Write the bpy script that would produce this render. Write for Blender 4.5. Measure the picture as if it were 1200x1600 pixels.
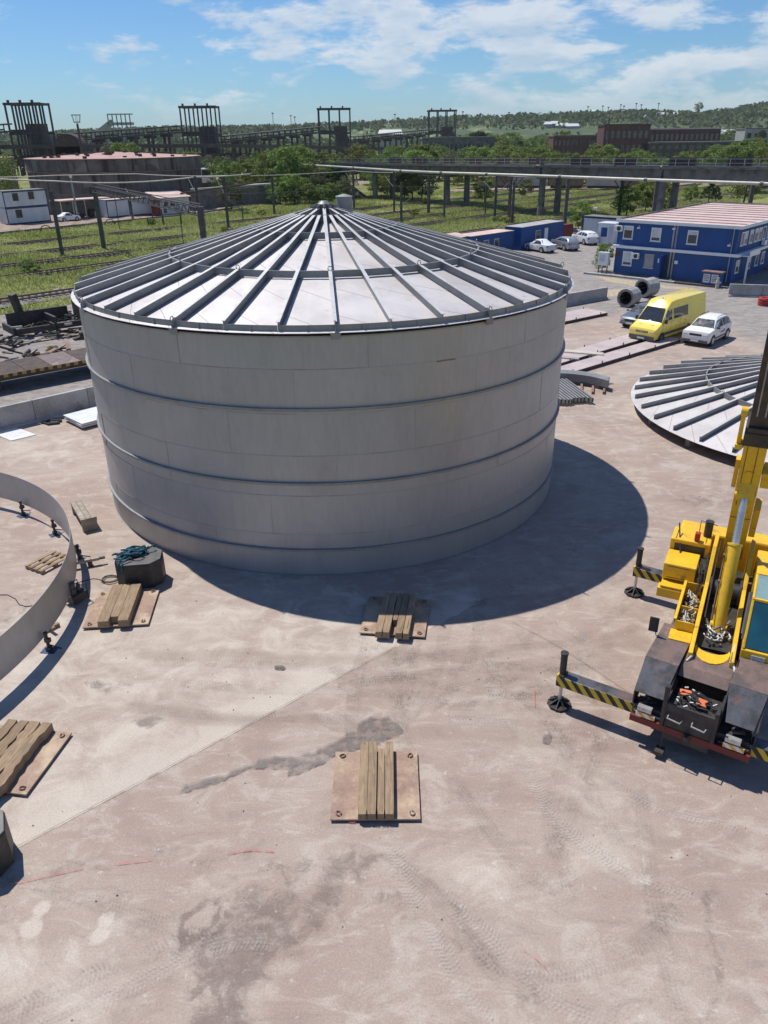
import bpy, math, random
import numpy as np
from mathutils import Vector, Matrix
R = math.radians
random.seed(7); rng = np.random.default_rng(11)
scene = bpy.context.scene
for o in list(bpy.data.objects): bpy.data.objects.remove(o, do_unlink=True)
col = scene.collection

# ------------------------------------------------------------------ camera
CH, CF, CP, CR = 13.0, 1203.0, R(26.09), R(0.73)
cd = bpy.data.cameras.new('camera'); cam = bpy.data.objects.new('camera', cd); col.objects.link(cam)
cd.sensor_fit = 'HORIZONTAL'; cd.sensor_width = 36.0; cd.lens = 36.0 * CF / 1200.0
cd.clip_start = 0.1; cd.clip_end = 12000
_f = Vector((0, math.cos(CP), -math.sin(CP))); _r = Vector((1, 0, 0)); _u = Vector((0, math.sin(CP), math.cos(CP)))
_r2 = _r * math.cos(CR) - _u * math.sin(CR); _u2 = _r * math.sin(CR) + _u * math.cos(CR)
cam.matrix_world = Matrix(((_r2.x, _u2.x, -_f.x, 0), (_r2.y, _u2.y, -_f.y, 0), (_r2.z, _u2.z, -_f.z, CH), (0, 0, 0, 1)))
scene.camera = cam
scene.render.resolution_x = 768; scene.render.resolution_y = 1024

def ray(x, y):
    u = (x - 600) / CF; v = (y - 800) / CF; c, s = math.cos(CR), math.sin(CR)
    u, v = u * c - v * s, u * s + v * c
    return (u, math.cos(CP) - v * math.sin(CP), -math.sin(CP) - v * math.cos(CP))
def G(x, y, z=0.0):                 # surveyed spot on the level z
    d = ray(x, y); t = (z - CH) / d[2]; return (d[0] * t, d[1] * t)
def ZA(x, y, Y):                    # surveyed spot at the distance Y
    d = ray(x, y); t = Y / d[1]; return (d[0] * t, Y, CH + d[2] * t)

# ------------------------------------------------------------------ light
SUN = Vector((-2.912, 2.83, 7.947)).normalized()
SKY_STR, SUN_STR = 0.072, 4.9
HAZE = 0.00008
world = bpy.data.worlds.new('World'); scene.world = world; world.use_nodes = True
wt = world.node_tree; wn = wt.nodes; wl = wt.links; wn.clear()
wo = wn.new('ShaderNodeOutputWorld'); bg = wn.new('ShaderNodeBackground'); sky = wn.new('ShaderNodeTexSky')
sky.sky_type = 'NISHITA'; sky.sun_disc = False
sky.sun_elevation = math.asin(SUN.z); sky.sun_rotation = math.atan2(SUN.x, SUN.y)
sky.air_density = 1.0; sky.dust_density = 0.2; sky.ozone_density = 4.0; sky.altitude = 50
bg.inputs['Strength'].default_value = SKY_STR
def wnode(t, **k):
    n = wn.new(t)
    for a, b in k.items(): setattr(n, a, b)
    return n
def wmath(op, a, b=None, clamp=False):
    n = wn.new('ShaderNodeMath'); n.operation = 'MULTIPLY' if op == 'MULTIPLY_ADD' else op; n.use_clamp = clamp
    for i, q in enumerate((a, b)):
        if q is None: continue
        if isinstance(q, (int, float)): n.inputs[i].default_value = q
        else: wl.new(q, n.inputs[i])
    return n.outputs[0]
tc = wnode('ShaderNodeTexCoord'); strm = wnode('ShaderNodeMapping'); strm.inputs['Scale'].default_value = (1.0, 1.0, 3.1); wl.new(tc.outputs['Generated'], strm.inputs[0]); sep = wnode('ShaderNodeSeparateXYZ'); wl.new(tc.outputs['Generated'], sep.inputs[0])
zz = wmath('MAXIMUM', sep.outputs[2], 0.0)
den = wmath('ADD', zz, 0.07)
px_ = wmath('DIVIDE', sep.outputs[0], den); py_ = wmath('DIVIDE', sep.outputs[1], den)
cmb = wnode('ShaderNodeCombineXYZ'); wl.new(px_, cmb.inputs[0]); wl.new(py_, cmb.inputs[1])
def wnoise(scale, detail, rough, off, dist=0.0):
    mp = wnode('ShaderNodeMapping'); mp.inputs['Location'].default_value = off; wl.new(strm.outputs[0], mp.inputs[0])
    n = wnode('ShaderNodeTexNoise'); n.inputs['Scale'].default_value = scale; n.inputs['Detail'].default_value = detail
    n.inputs['Roughness'].default_value = rough; n.inputs['Distortion'].default_value = dist
    wl.new(mp.outputs[0], n.inputs['Vector']); return n.outputs[0]
CLOUD_OFF = (3.1, 1.7, 0.0)
big = wnoise(3.2, 2, 0.5, CLOUD_OFF); fine = wnoise(10.5, 9, 0.62, (7.3, 2.2, 1.0), 0.15)
# a weather front: the cloud field thins out towards the west (-x)
west = wmath('MULTIPLY', wmath('DIVIDE', sep.outputs[0], wmath('ADD', wmath('ABSOLUTE', sep.outputs[1]), 0.2)), 0.30)
cov = wmath('ADD', wmath('ADD', wmath('MULTIPLY', big, 0.55), wmath('MULTIPLY', fine, 0.75)), wmath('MINIMUM', wmath('MAXIMUM', west, -0.12), 0.07))
mr = wnode('ShaderNodeMapRange'); mr.interpolation_type = 'SMOOTHSTEP'
wl.new(cov, mr.inputs['Value']); mr.inputs['From Min'].default_value = 0.625; mr.inputs['From Max'].default_value = 0.745
shade = wnoise(10.5, 7, 0.62, (7.3, 2.2, 1.04), 0.15)
cr_ = wnode('ShaderNodeMapRange'); wl.new(shade, cr_.inputs['Value']); cr_.inputs['From Min'].default_value = 0.44; cr_.inputs['From Max'].default_value = 0.66
cc = wnode('ShaderNodeMix', data_type='RGBA'); cc.inputs['A'].default_value = (11.2, 11.6, 12.0, 1); cc.inputs['B'].default_value = (7.4, 8.8, 10.4, 1)
wl.new(cr_.outputs[0], cc.inputs['Factor'])
hz = wnode('ShaderNodeMapRange'); wl.new(sep.outputs[2], hz.inputs['Value']); hz.inputs['From Min'].default_value = 0.0; hz.inputs['From Max'].default_value = 0.05
hi_ = wnode('ShaderNodeMapRange'); hi_.interpolation_type = 'SMOOTHSTEP'; wl.new(sep.outputs[2], hi_.inputs['Value']); hi_.inputs['From Min'].default_value = 0.55; hi_.inputs['From Max'].default_value = 0.16   # the cloud bank thins out overhead
cf = wmath('MULTIPLY', wmath('MULTIPLY', mr.outputs[0], hz.outputs[0]), wmath('MULTIPLY_ADD', hi_.outputs[0], 0.75))
skt = wnode('ShaderNodeMix', data_type='RGBA', blend_type='MULTIPLY'); skt.inputs['Factor'].default_value = 1.0
wl.new(sky.outputs[0], skt.inputs['A']); skt.inputs['B'].default_value = (0.80, 1.14, 1.49, 1)
mx = wnode('ShaderNodeMix', data_type='RGBA'); wl.new(cf, mx.inputs['Factor']); wl.new(skt.outputs['Result'], mx.inputs['A']); wl.new(cc.outputs['Result'], mx.inputs['B'])
wl.new(mx.outputs['Result'], bg.inputs['Color']); wl.new(bg.outputs[0], wo.inputs[0])
sd = bpy.data.lights.new('sun', 'SUN'); sd.energy = SUN_STR; sd.angle = R(0.53); sd.color = (1.0, 0.945, 0.86)
so = bpy.data.objects.new('sun', sd); col.objects.link(so); so.rotation_euler = SUN.to_track_quat('Z', 'Y').to_euler(); so.location = (0, 0, 60)
scene.view_settings.view_transform = 'Standard'; scene.view_settings.look = 'None'
scene.view_settings.exposure = 0.0; scene.view_settings.gamma = 1.0; scene.view_settings.use_curve_mapping = False
scene.render.engine = 'CYCLES'; scene.cycles.transparent_max_bounces = 48

# ------------------------------------------------------------------ materials
def newmat(name):
    m = bpy.data.materials.new(name); m.use_nodes = True
    nt = m.node_tree; b = nt.nodes['Principled BSDF']; return m, nt, b
def N(nt, t, **k):
    n = nt.nodes.new(t)
    for a, b in k.items(): setattr(n, a, b)
    return n
def noise(nt, vec, scale, detail=5, rough=0.6, dist=0.0):
    n = N(nt, 'ShaderNodeTexNoise'); n.inputs['Scale'].default_value = scale; n.inputs['Detail'].default_value = detail
    n.inputs['Roughness'].default_value = rough; n.inputs['Distortion'].default_value = dist
    if vec is not None: nt.links.new(vec, n.inputs['Vector'])
    return n.outputs[0]
def ramp(nt, val, a, b, smooth=True):
    n = N(nt, 'ShaderNodeMapRange'); n.interpolation_type = 'SMOOTHSTEP' if smooth else 'LINEAR'
    nt.links.new(val, n.inputs['Value']); n.inputs['From Min'].default_value = a; n.inputs['From Max'].default_value = b
    return n.outputs[0]
def mixc(nt, fac, a, b, mode='MIX'):
    n = N(nt, 'ShaderNodeMix', data_type='RGBA', blend_type=mode)
    for s, q in (('Factor', fac), ('A', a), ('B', b)):
        if isinstance(q, (int, float)): n.inputs[s].default_value = q
        elif isinstance(q, tuple): n.inputs[s].default_value = q if len(q) == 4 else (*q, 1)
        else: nt.links.new(q, n.inputs[s])
    return n.outputs['Result']
def mth(nt, op, a, b=None, c=None, clamp=False):
    n = N(nt, 'ShaderNodeMath'); n.operation = op; n.use_clamp = clamp
    for i, q in enumerate((a, b, c)):
        if q is None: continue
        if isinstance(q, (int, float)): n.inputs[i].default_value = q
        else: nt.links.new(q, n.inputs[i])
    return n.outputs[0]
def scaled(nt, vec, s):
    n = N(nt, 'ShaderNodeMapping'); n.inputs['Scale'].default_value = s; nt.links.new(vec, n.inputs[0]); return n.outputs[0]
def setbump(nt, b, h, strength, dist=0.02):
    n = N(nt, 'ShaderNodeBump'); n.inputs['Strength'].default_value = strength; n.inputs['Distance'].default_value = dist
    nt.links.new(h, n.inputs['Height']); nt.links.new(n.outputs[0], b.inputs['Normal'])
def objvec(nt):
    t = N(nt, 'ShaderNodeTexCoord'); oi = N(nt, 'ShaderNodeObjectInfo')
    m = N(nt, 'ShaderNodeVectorMath', operation='MULTIPLY_ADD')
    cb = N(nt, 'ShaderNodeCombineXYZ')
    for i in range(3): nt.links.new(oi.outputs['Random'], cb.inputs[i])
    nt.links.new(cb.outputs[0], m.inputs[0]); m.inputs[1].default_value = (37., 53., 71.); nt.links.new(t.outputs['Object'], m.inputs[2])
    return m.outputs[0], oi.outputs['Random']
def M(name, c1, rough=0.6, metal=0.0, c2=None, scale=2.0, amt=(0.4, 0.65), stretch=(1, 1, 1), bump=0.0, bscale=20.0, var=0.0, dirt=None, dscale=1.2, dr=(0.55, 0.7), spec=None, coat=0.0, fine=0.12):
    m, nt, b = newmat(name); v, rnd = objvec(nt)
    sv = scaled(nt, v, stretch)
    c2 = c2 or tuple(x * 0.8 for x in c1)
    c = mixc(nt, ramp(nt, noise(nt, sv, scale, 6, 0.62), *amt), c1, c2)
    if fine:
        f = ramp(nt, noise(nt, sv, scale * 9, 3, 0.7), 0.3, 0.7)
        c = mixc(nt, fine, c, mixc(nt, f, (0.15, 0.14, 0.13), (1.0, 1.0, 1.0)), 'OVERLAY')
    if dirt: c = mixc(nt, ramp(nt, noise(nt, v, dscale, 7, 0.68), *dr), c, dirt)
    if var:
        hsv = N(nt, 'ShaderNodeHueSaturation'); nt.links.new(c, hsv.inputs['Color'])
        nt.links.new(mth(nt, 'MULTIPLY_ADD', rnd, 2 * var, 1 - var), hsv.inputs['Value']); c = hsv.outputs[0]
    nt.links.new(c, b.inputs['Base Color'])
    b.inputs['Metallic'].default_value = metal
    rr = mth(nt, 'MULTIPLY_ADD', noise(nt, v, scale * 3, 4), 0.25, rough - 0.12, clamp=True); nt.links.new(rr, b.inputs['Roughness'])
    if spec is not None: b.inputs['Specular IOR Level'].default_value = spec
    if coat: b.inputs['Coat Weight'].default_value = coat
    if bump: setbump(nt, b, noise(nt, sv, bscale, 5, 0.65), bump)
    return m

MAT = {}
MAT['galv'] = M('galvanised_sheet', (0.385, 0.38, 0.375), 0.42, 0.3, (0.355, 0.35, 0.345), 0.8, stretch=(1, 1, .22), var=0.02, bump=0.03, bscale=.9, dirt=(0.31, 0.285, 0.26), dscale=0.6, dr=(0.58, 0.85), fine=0.05)
MAT['flange'] = M('sunlit_tone_flange', (0.58, 0.58, 0.57), 0.45, 0.2, (0.50, 0.50, 0.49), 1.4, var=0.05)  # same steel as the rib webs, painted brighter as if sunlit
MAT['steel'] = M('galvanised_steel_section', (0.275, 0.275, 0.278), 0.5, 0.2, (0.225, 0.225, 0.228), 1.4, var=0.05, fine=0.1)  # darkened so the rib webs look shaded beside their flanges
MAT['steel_l'] = M('bright_steel', (0.55, 0.56, 0.57), 0.35, 0.6, (0.45, 0.46, 0.47), 2)
MAT['black'] = M('black_painted_steel', (0.022, 0.022, 0.024), 0.55, 0.0, (0.05, 0.045, 0.04), 3)
MAT['rubber'] = M('rubber', (0.025, 0.025, 0.026), 0.85, 0, (0.045, 0.042, 0.04), 4)
MAT['rust'] = M('rusty_steel', (0.26, 0.17, 0.125), 0.75, 0.1, (0.18, 0.11, 0.08), 2.5, dirt=(0.33, 0.24, 0.16), bump=0.1)
MAT['matplate'] = M('dusty_rusted_plate', (0.33, 0.225, 0.17), 0.7, 0.05, (0.25, 0.16, 0.125), 1.6, dirt=(0.46, 0.36, 0.25), dscale=1.0, dr=(.45, .62), bump=0.05)
MAT['rustd'] = M('dark_rusty_steel', (0.055, 0.042, 0.038), 0.8, 0.1, (0.10, 0.065, 0.05), 2.0, dirt=(0.14, 0.12, 0.11), bump=0.15, dr=(.58, .72))
MAT['conc'] = M('precast_concrete', (0.36, 0.36, 0.36), 0.85, 0, (0.28, 0.275, 0.27), 1.2, bump=0.1, bscale=15, var=0.08, dirt=(0.2, 0.19, 0.18), dscale=0.8)
MAT['concd'] = M('weathered_concrete', (0.20, 0.19, 0.18), 0.9, 0, (0.12, 0.115, 0.11), 0.7, bump=0.1, var=0.08, dirt=(0.06, 0.055, 0.055), dscale=0.5)
MAT['soot'] = M('sooty_concrete', (0.060, 0.052, 0.050), 0.9, 0, (0.10, 0.085, 0.078), 0.15, var=0.15, dirt=(0.035, 0.03, 0.03), dscale=0.25)
MAT['yellow'] = M('crane_yellow_paint', (0.78, 0.47, 0.02), 0.42, 0, (0.68, 0.40, 0.025), 1.5, dirt=(0.30, 0.19, 0.05), dscale=2.6, dr=(0.56, 0.74), coat=0.1)
MAT['vanyel'] = M('van_yellow_paint', (0.84, 0.67, 0.10), 0.3, 0, (0.80, 0.63, 0.10), 1.0, coat=0.5, fine=0.02)
MAT['white'] = M('white_paint', (0.78, 0.79, 0.80), 0.4, 0, (0.72, 0.73, 0.74), 1.0, fine=0.04, coat=0.2)
MAT['whitep'] = M('white_panel', (0.62, 0.64, 0.66), 0.55, 0, (0.52, 0.54, 0.56), 0.8, stretch=(1, 1, 0.4), dirt=(0.38, 0.36, 0.34), dr=(.62, .8))
MAT['silver'] = M('silver_car_paint', (0.42, 0.45, 0.49), 0.3, 0.5, (0.40, 0.43, 0.47), 1, fine=0.0, coat=0.5)
MAT['greycar'] = M('grey_car_paint', (0.16, 0.19, 0.22), 0.3, 0.4, (0.15, 0.18, 0.21), 1, fine=0.0, coat=0.5)
MAT['glass'] = M('dark_window_glass', (0.02, 0.025, 0.03), 0.12, 0.0, (0.03, 0.035, 0.04), 1, fine=0.0, spec=1.0)
MAT['teal'] = M('tinted_cab_glass', (0.015, 0.07, 0.10), 0.12, 0.0, (0.02, 0.10, 0.14), 1.2, fine=0.0, spec=0.8)
MAT['tealtop'] = M('roof_hatch_glass', (0.22, 0.33, 0.33), 0.3, 0.0, (0.16, 0.26, 0.27), 1.2, fine=0.0)
MAT['blue'] = M('blue_container_paint', (0.006, 0.075, 0.27), 0.5, 0, (0.006, 0.062, 0.22), 0.8, stretch=(1, 1, 0.3), dirt=(0.03, 0.09, 0.22), dr=(.6, .85), fine=0.06)
MAT['blued'] = M('dark_blue_paint', (0.012, 0.045, 0.14), 0.55, 0, (0.01, 0.03, 0.10), 1)
MAT['pinkroof'] = M('weathered_pink_roof', (0.55, 0.41, 0.375), 0.8, 0, (0.62, 0.50, 0.46), 0.35, stretch=(1, 1, 1), dirt=(0.38, 0.24, 0.21), dscale=0.6, dr=(.55, .75))
MAT['lamp'] = M('headlamp_lens', (0.55, 0.57, 0.58), 0.15, 0.3, fine=0)
MAT['red'] = M('red_paint', (0.42, 0.03, 0.025), 0.5)
MAT['redd'] = M('dark_red_paint', (0.16, 0.018, 0.016), 0.55)
MAT['orange'] = M('orange_cloth', (0.70, 0.17, 0.07), 0.8)
MAT['rope'] = M('teal_rope', (0.035, 0.14, 0.19), 0.9, 0, (0.015, 0.05, 0.075), 6, bump=0.5, bscale=60)
MAT['wood'] = None
MAT['oldroof'] = M('dusty_red_tank_roof', (0.46, 0.29, 0.26), 0.85, 0, (0.36, 0.22, 0.20), 0.3, dirt=(0.26, 0.17, 0.15), dscale=.4)
MAT['brick'] = M('soot_red_brickwork', (0.13, 0.052, 0.045), 0.85, 0, (0.085, 0.04, 0.037), 0.2, dirt=(0.07, 0.05, 0.05), dscale=0.12)
MAT['darkmetal'] = M('dark_grey_steel', (0.09, 0.095, 0.10), 0.5, 0.2, (0.13, 0.12, 0.115), 3)
MAT['fender'] = M('worn_dark_fender_plate', (0.12, 0.125, 0.14), 0.38, 0.35, (0.07, 0.07, 0.072), 2.5, dirt=(0.22, 0.14, 0.11), dscale=1.4, dr=(.5, .68), bump=0.06)
MAT['fenderb'] = M('worn_brown_deck_plate', (0.19, 0.13, 0.115), 0.55, 0.15, (0.11, 0.09, 0.085), 2.5, dirt=(0.34, 0.21, 0.16), dscale=1.8, dr=(.55, .7), bump=0.06)
MAT['polelt'] = M('pale_pipe_paint', (0.52, 0.49, 0.42), 0.5, 0.1, (0.42, 0.39, 0.33), 1)
MAT['pole'] = M('dark_pole', (0.07, 0.065, 0.062), 0.8, 0, (0.11, 0.10, 0.095), 1.5)
MAT['paper'] = M('white_notice', (0.7, 0.7, 0.68), 0.7, fine=0)
MAT['sheet'] = M('white_coated_sheet', (0.72, 0.74, 0.76), 0.4, 0, (0.62, 0.64, 0.66), 1.5, fine=.05)
MAT['plate'] = M('dusty_pink_steel_plate', (0.50, 0.42, 0.41), 0.6, 0.1, (0.42, 0.35, 0.34), 0.8, fine=.08)
MAT['gold'] = M('brass_fittings', (0.55, 0.42, 0.18), 0.4, 0.5, (0.6, 0.5, 0.35), 8)
MAT['rags'] = M('light_scrap', (0.6, 0.6, 0.58), 0.7)

def wood(name, c1, c2, c3):
    m, nt, b = newmat(name); v, rnd = objvec(nt)
    s = scaled(nt, v, (9, 0.8, 9)); n1 = noise(nt, s, 2.2, 7, 0.65, 0.6)
    c = mixc(nt, ramp(nt, n1, 0.35, 0.62), c1, c2)
    c = mixc(nt, ramp(nt, noise(nt, v, 1.1, 5), 0.55, 0.72), c, c3)
    crack = ramp(nt, noise(nt, scaled(nt, v, (14, 0.35, 14)), 2.4, 4, 0.5, 0.3), 0.66, 0.70)
    c = mixc(nt, crack, c, (0.05, 0.035, 0.02)); c = mixc(nt, mth(nt, 'MULTIPLY', ramp(nt, noise(nt, v, 2.6, 6, .7), .5, .68), .5), c, (0.16, 0.12, 0.085))
    h = N(nt, 'ShaderNodeHueSaturation'); nt.links.new(c, h.inputs['Color']); nt.links.new(mth(nt, 'MULTIPLY_ADD', rnd, 0.35, 0.82), h.inputs['Value'])
    nt.links.new(h.outputs[0], b.inputs['Base Color']); b.inputs['Roughness'].default_value = 0.85
    setbump(nt, b, n1, 0.5, 0.01); return m
MAT['wood'] = wood('weathered_timber', (0.33, 0.235, 0.145), (0.22, 0.155, 0.10), (0.27, 0.22, 0.165))
MAT['woodg'] = wood('grey_timber', (0.36, 0.31, 0.26), (0.24, 0.20, 0.16), (0.42, 0.38, 0.33))

def roofplate_mat():
    m, nt, b = newmat('roof_sheet_with_weld_seams')
    g = N(nt, 'ShaderNodeNewGeometry'); v, rnd = objvec(nt)
    t = N(nt, 'ShaderNodeTexCoord')
    sp = N(nt, 'ShaderNodeSeparateXYZ'); nt.links.new(t.outputs['Object'], sp.inputs[0])
    # butt welds: parallel lines 1.5 m apart running north-east
    q = mth(nt, 'ADD', mth(nt, 'MULTIPLY', sp.outputs[0], -0.79), mth(nt, 'MULTIPLY', sp.outputs[1], 0.61))
    fr = mth(nt, 'ABSOLUTE', mth(nt, 'SUBTRACT', mth(nt, 'FRACT', mth(nt, 'DIVIDE', mth(nt, 'ADD', q, 40.0), 1.5)), 0.5))
    seam = ramp(nt, fr, .487, .496); wn_ = N(nt, 'ShaderNodeTexWhiteNoise', noise_dimensions='1D'); nt.links.new(mth(nt, 'ADD', mth(nt, 'FLOOR', mth(nt, 'DIVIDE', mth(nt, 'ADD', q, 40.75), 1.5)), mth(nt, 'MULTIPLY', mth(nt, 'FLOOR', mth(nt, 'MULTIPLY', rnd, 9.0)), 3.0)), wn_.inputs['W'])
    c = mixc(nt, ramp(nt, noise(nt, v, 0.7, 6), .4, .65), (0.62, 0.60, 0.60), (0.52, 0.49, 0.49)); c = mixc(nt, mth(nt, 'MULTIPLY', wn_.outputs['Value'], .22), c, (0.44, 0.40, 0.40))
    c = mixc(nt, ramp(nt, noise(nt, v, 3.5, 6, .7), .58, .72), c, (0.47, 0.41, 0.39))
    c = mixc(nt, mth(nt, 'MULTIPLY', seam, .8), c, (0.24, 0.22, 0.22)); nt.links.new(c, b.inputs['Base Color'])
    b.inputs['Metallic'].default_value = 0.15; b.inputs['Roughness'].default_value = 0.5
    setbump(nt, b, noise(nt, v, 1.2, 3), 0.08, .05); return m
MAT['roofsheet'] = roofplate_mat()

def stripes(name, ca, cb, width=0.16, slant=1.0, ax=(0, 1), rough=.5):
    m, nt, b = newmat(name); t = N(nt, 'ShaderNodeTexCoord'); sp = N(nt, 'ShaderNodeSeparateXYZ'); nt.links.new(t.outputs['Object'], sp.inputs[0])
    q = mth(nt, 'ADD', sp.outputs[ax[0]], mth(nt, 'MULTIPLY', sp.outputs[2], slant))
    f = mth(nt, 'GREATER_THAN', mth(nt, 'FRACT', mth(nt, 'DIVIDE', mth(nt, 'ADD', q, 20.0), width * 2)), .5)
    c = mixc(nt, f, ca, cb); w = noise(nt, t.outputs['Object'], 9, 5, .7)
    c = mixc(nt, ramp(nt, w, .60, .72), c, (0.08, 0.07, 0.06)); nt.links.new(c, b.inputs['Base Color']); b.inputs['Roughness'].default_value = rough
    return m
MAT['haz_yb'] = stripes('yellow_black_hazard_paint', (0.62, 0.44, 0.03), (0.02, 0.02, 0.02), 0.145, 0.8, (1, 1))
MAT['haz_wo'] = stripes('white_orange_hazard_board', (0.75, 0.74, 0.7), (0.8, 0.38, 0.03), 0.11, 1.0, (1, 1))
MAT['haz_tr'] = stripes('yellow_black_edge_paint', (0.40, 0.27, 0.04), (0.05, 0.035, 0.03), 0.25, 0.0, (0, 0))

def foliage(name, c1, c2, tr=0.35):
    m, nt, b = newmat(name); a = N(nt, 'ShaderNodeAttribute'); a.attribute_name = 'tint'
    oi = N(nt, 'ShaderNodeObjectInfo')
    c = mixc(nt, a.outputs['Fac'], c1, c2)
    h = N(nt, 'ShaderNodeHueSaturation'); nt.links.new(c, h.inputs['Color'])
    nt.links.new(mth(nt, 'MULTIPLY_ADD', oi.outputs['Random'], .5, .75), h.inputs['Value'])
    nt.links.new(mth(nt, 'MULTIPLY_ADD', oi.outputs['Random'], .05, .475), h.inputs['Hue'])
    nt.links.new(h.outputs[0], b.inputs['Base Color']); b.inputs['Roughness'].default_value = .7; b.inputs['Specular IOR Level'].default_value = .2
    tl = N(nt, 'ShaderNodeBsdfTranslucent'); nt.links.new(h.outputs[0], tl.inputs[0]); ms = N(nt, 'ShaderNodeMixShader'); ms.inputs[0].default_value = tr
    nt.links.new(b.outputs[0], ms.inputs[1]); nt.links.new(tl.outputs[0], ms.inputs[2]); nt.links.new(ms.outputs[0], nt.nodes['Material Output'].inputs[0]); return m
MAT['leaf'] = foliage('broadleaf_foliage', (0.095, 0.14, 0.028), (0.24, 0.30, 0.07))
MAT['leafd'] = foliage('dark_foliage', (0.035, 0.058, 0.020), (0.08, 0.11, 0.035))
MAT['leafh'] = foliage('hill_wood_foliage', (0.08, 0.12, 0.045), (0.15, 0.20, 0.08))
MAT['leafg'] = foliage('grey_green_foliage', (0.11, 0.13, 0.065), (0.19, 0.21, 0.12))
MAT['grass'] = foliage('meadow_grass', (0.27, 0.33, 0.09), (0.56, 0.58, 0.25), .5)
MAT['bark'] = M('bark', (0.10, 0.075, 0.055), .9, 0, (0.06, 0.045, 0.035), 4)

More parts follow.
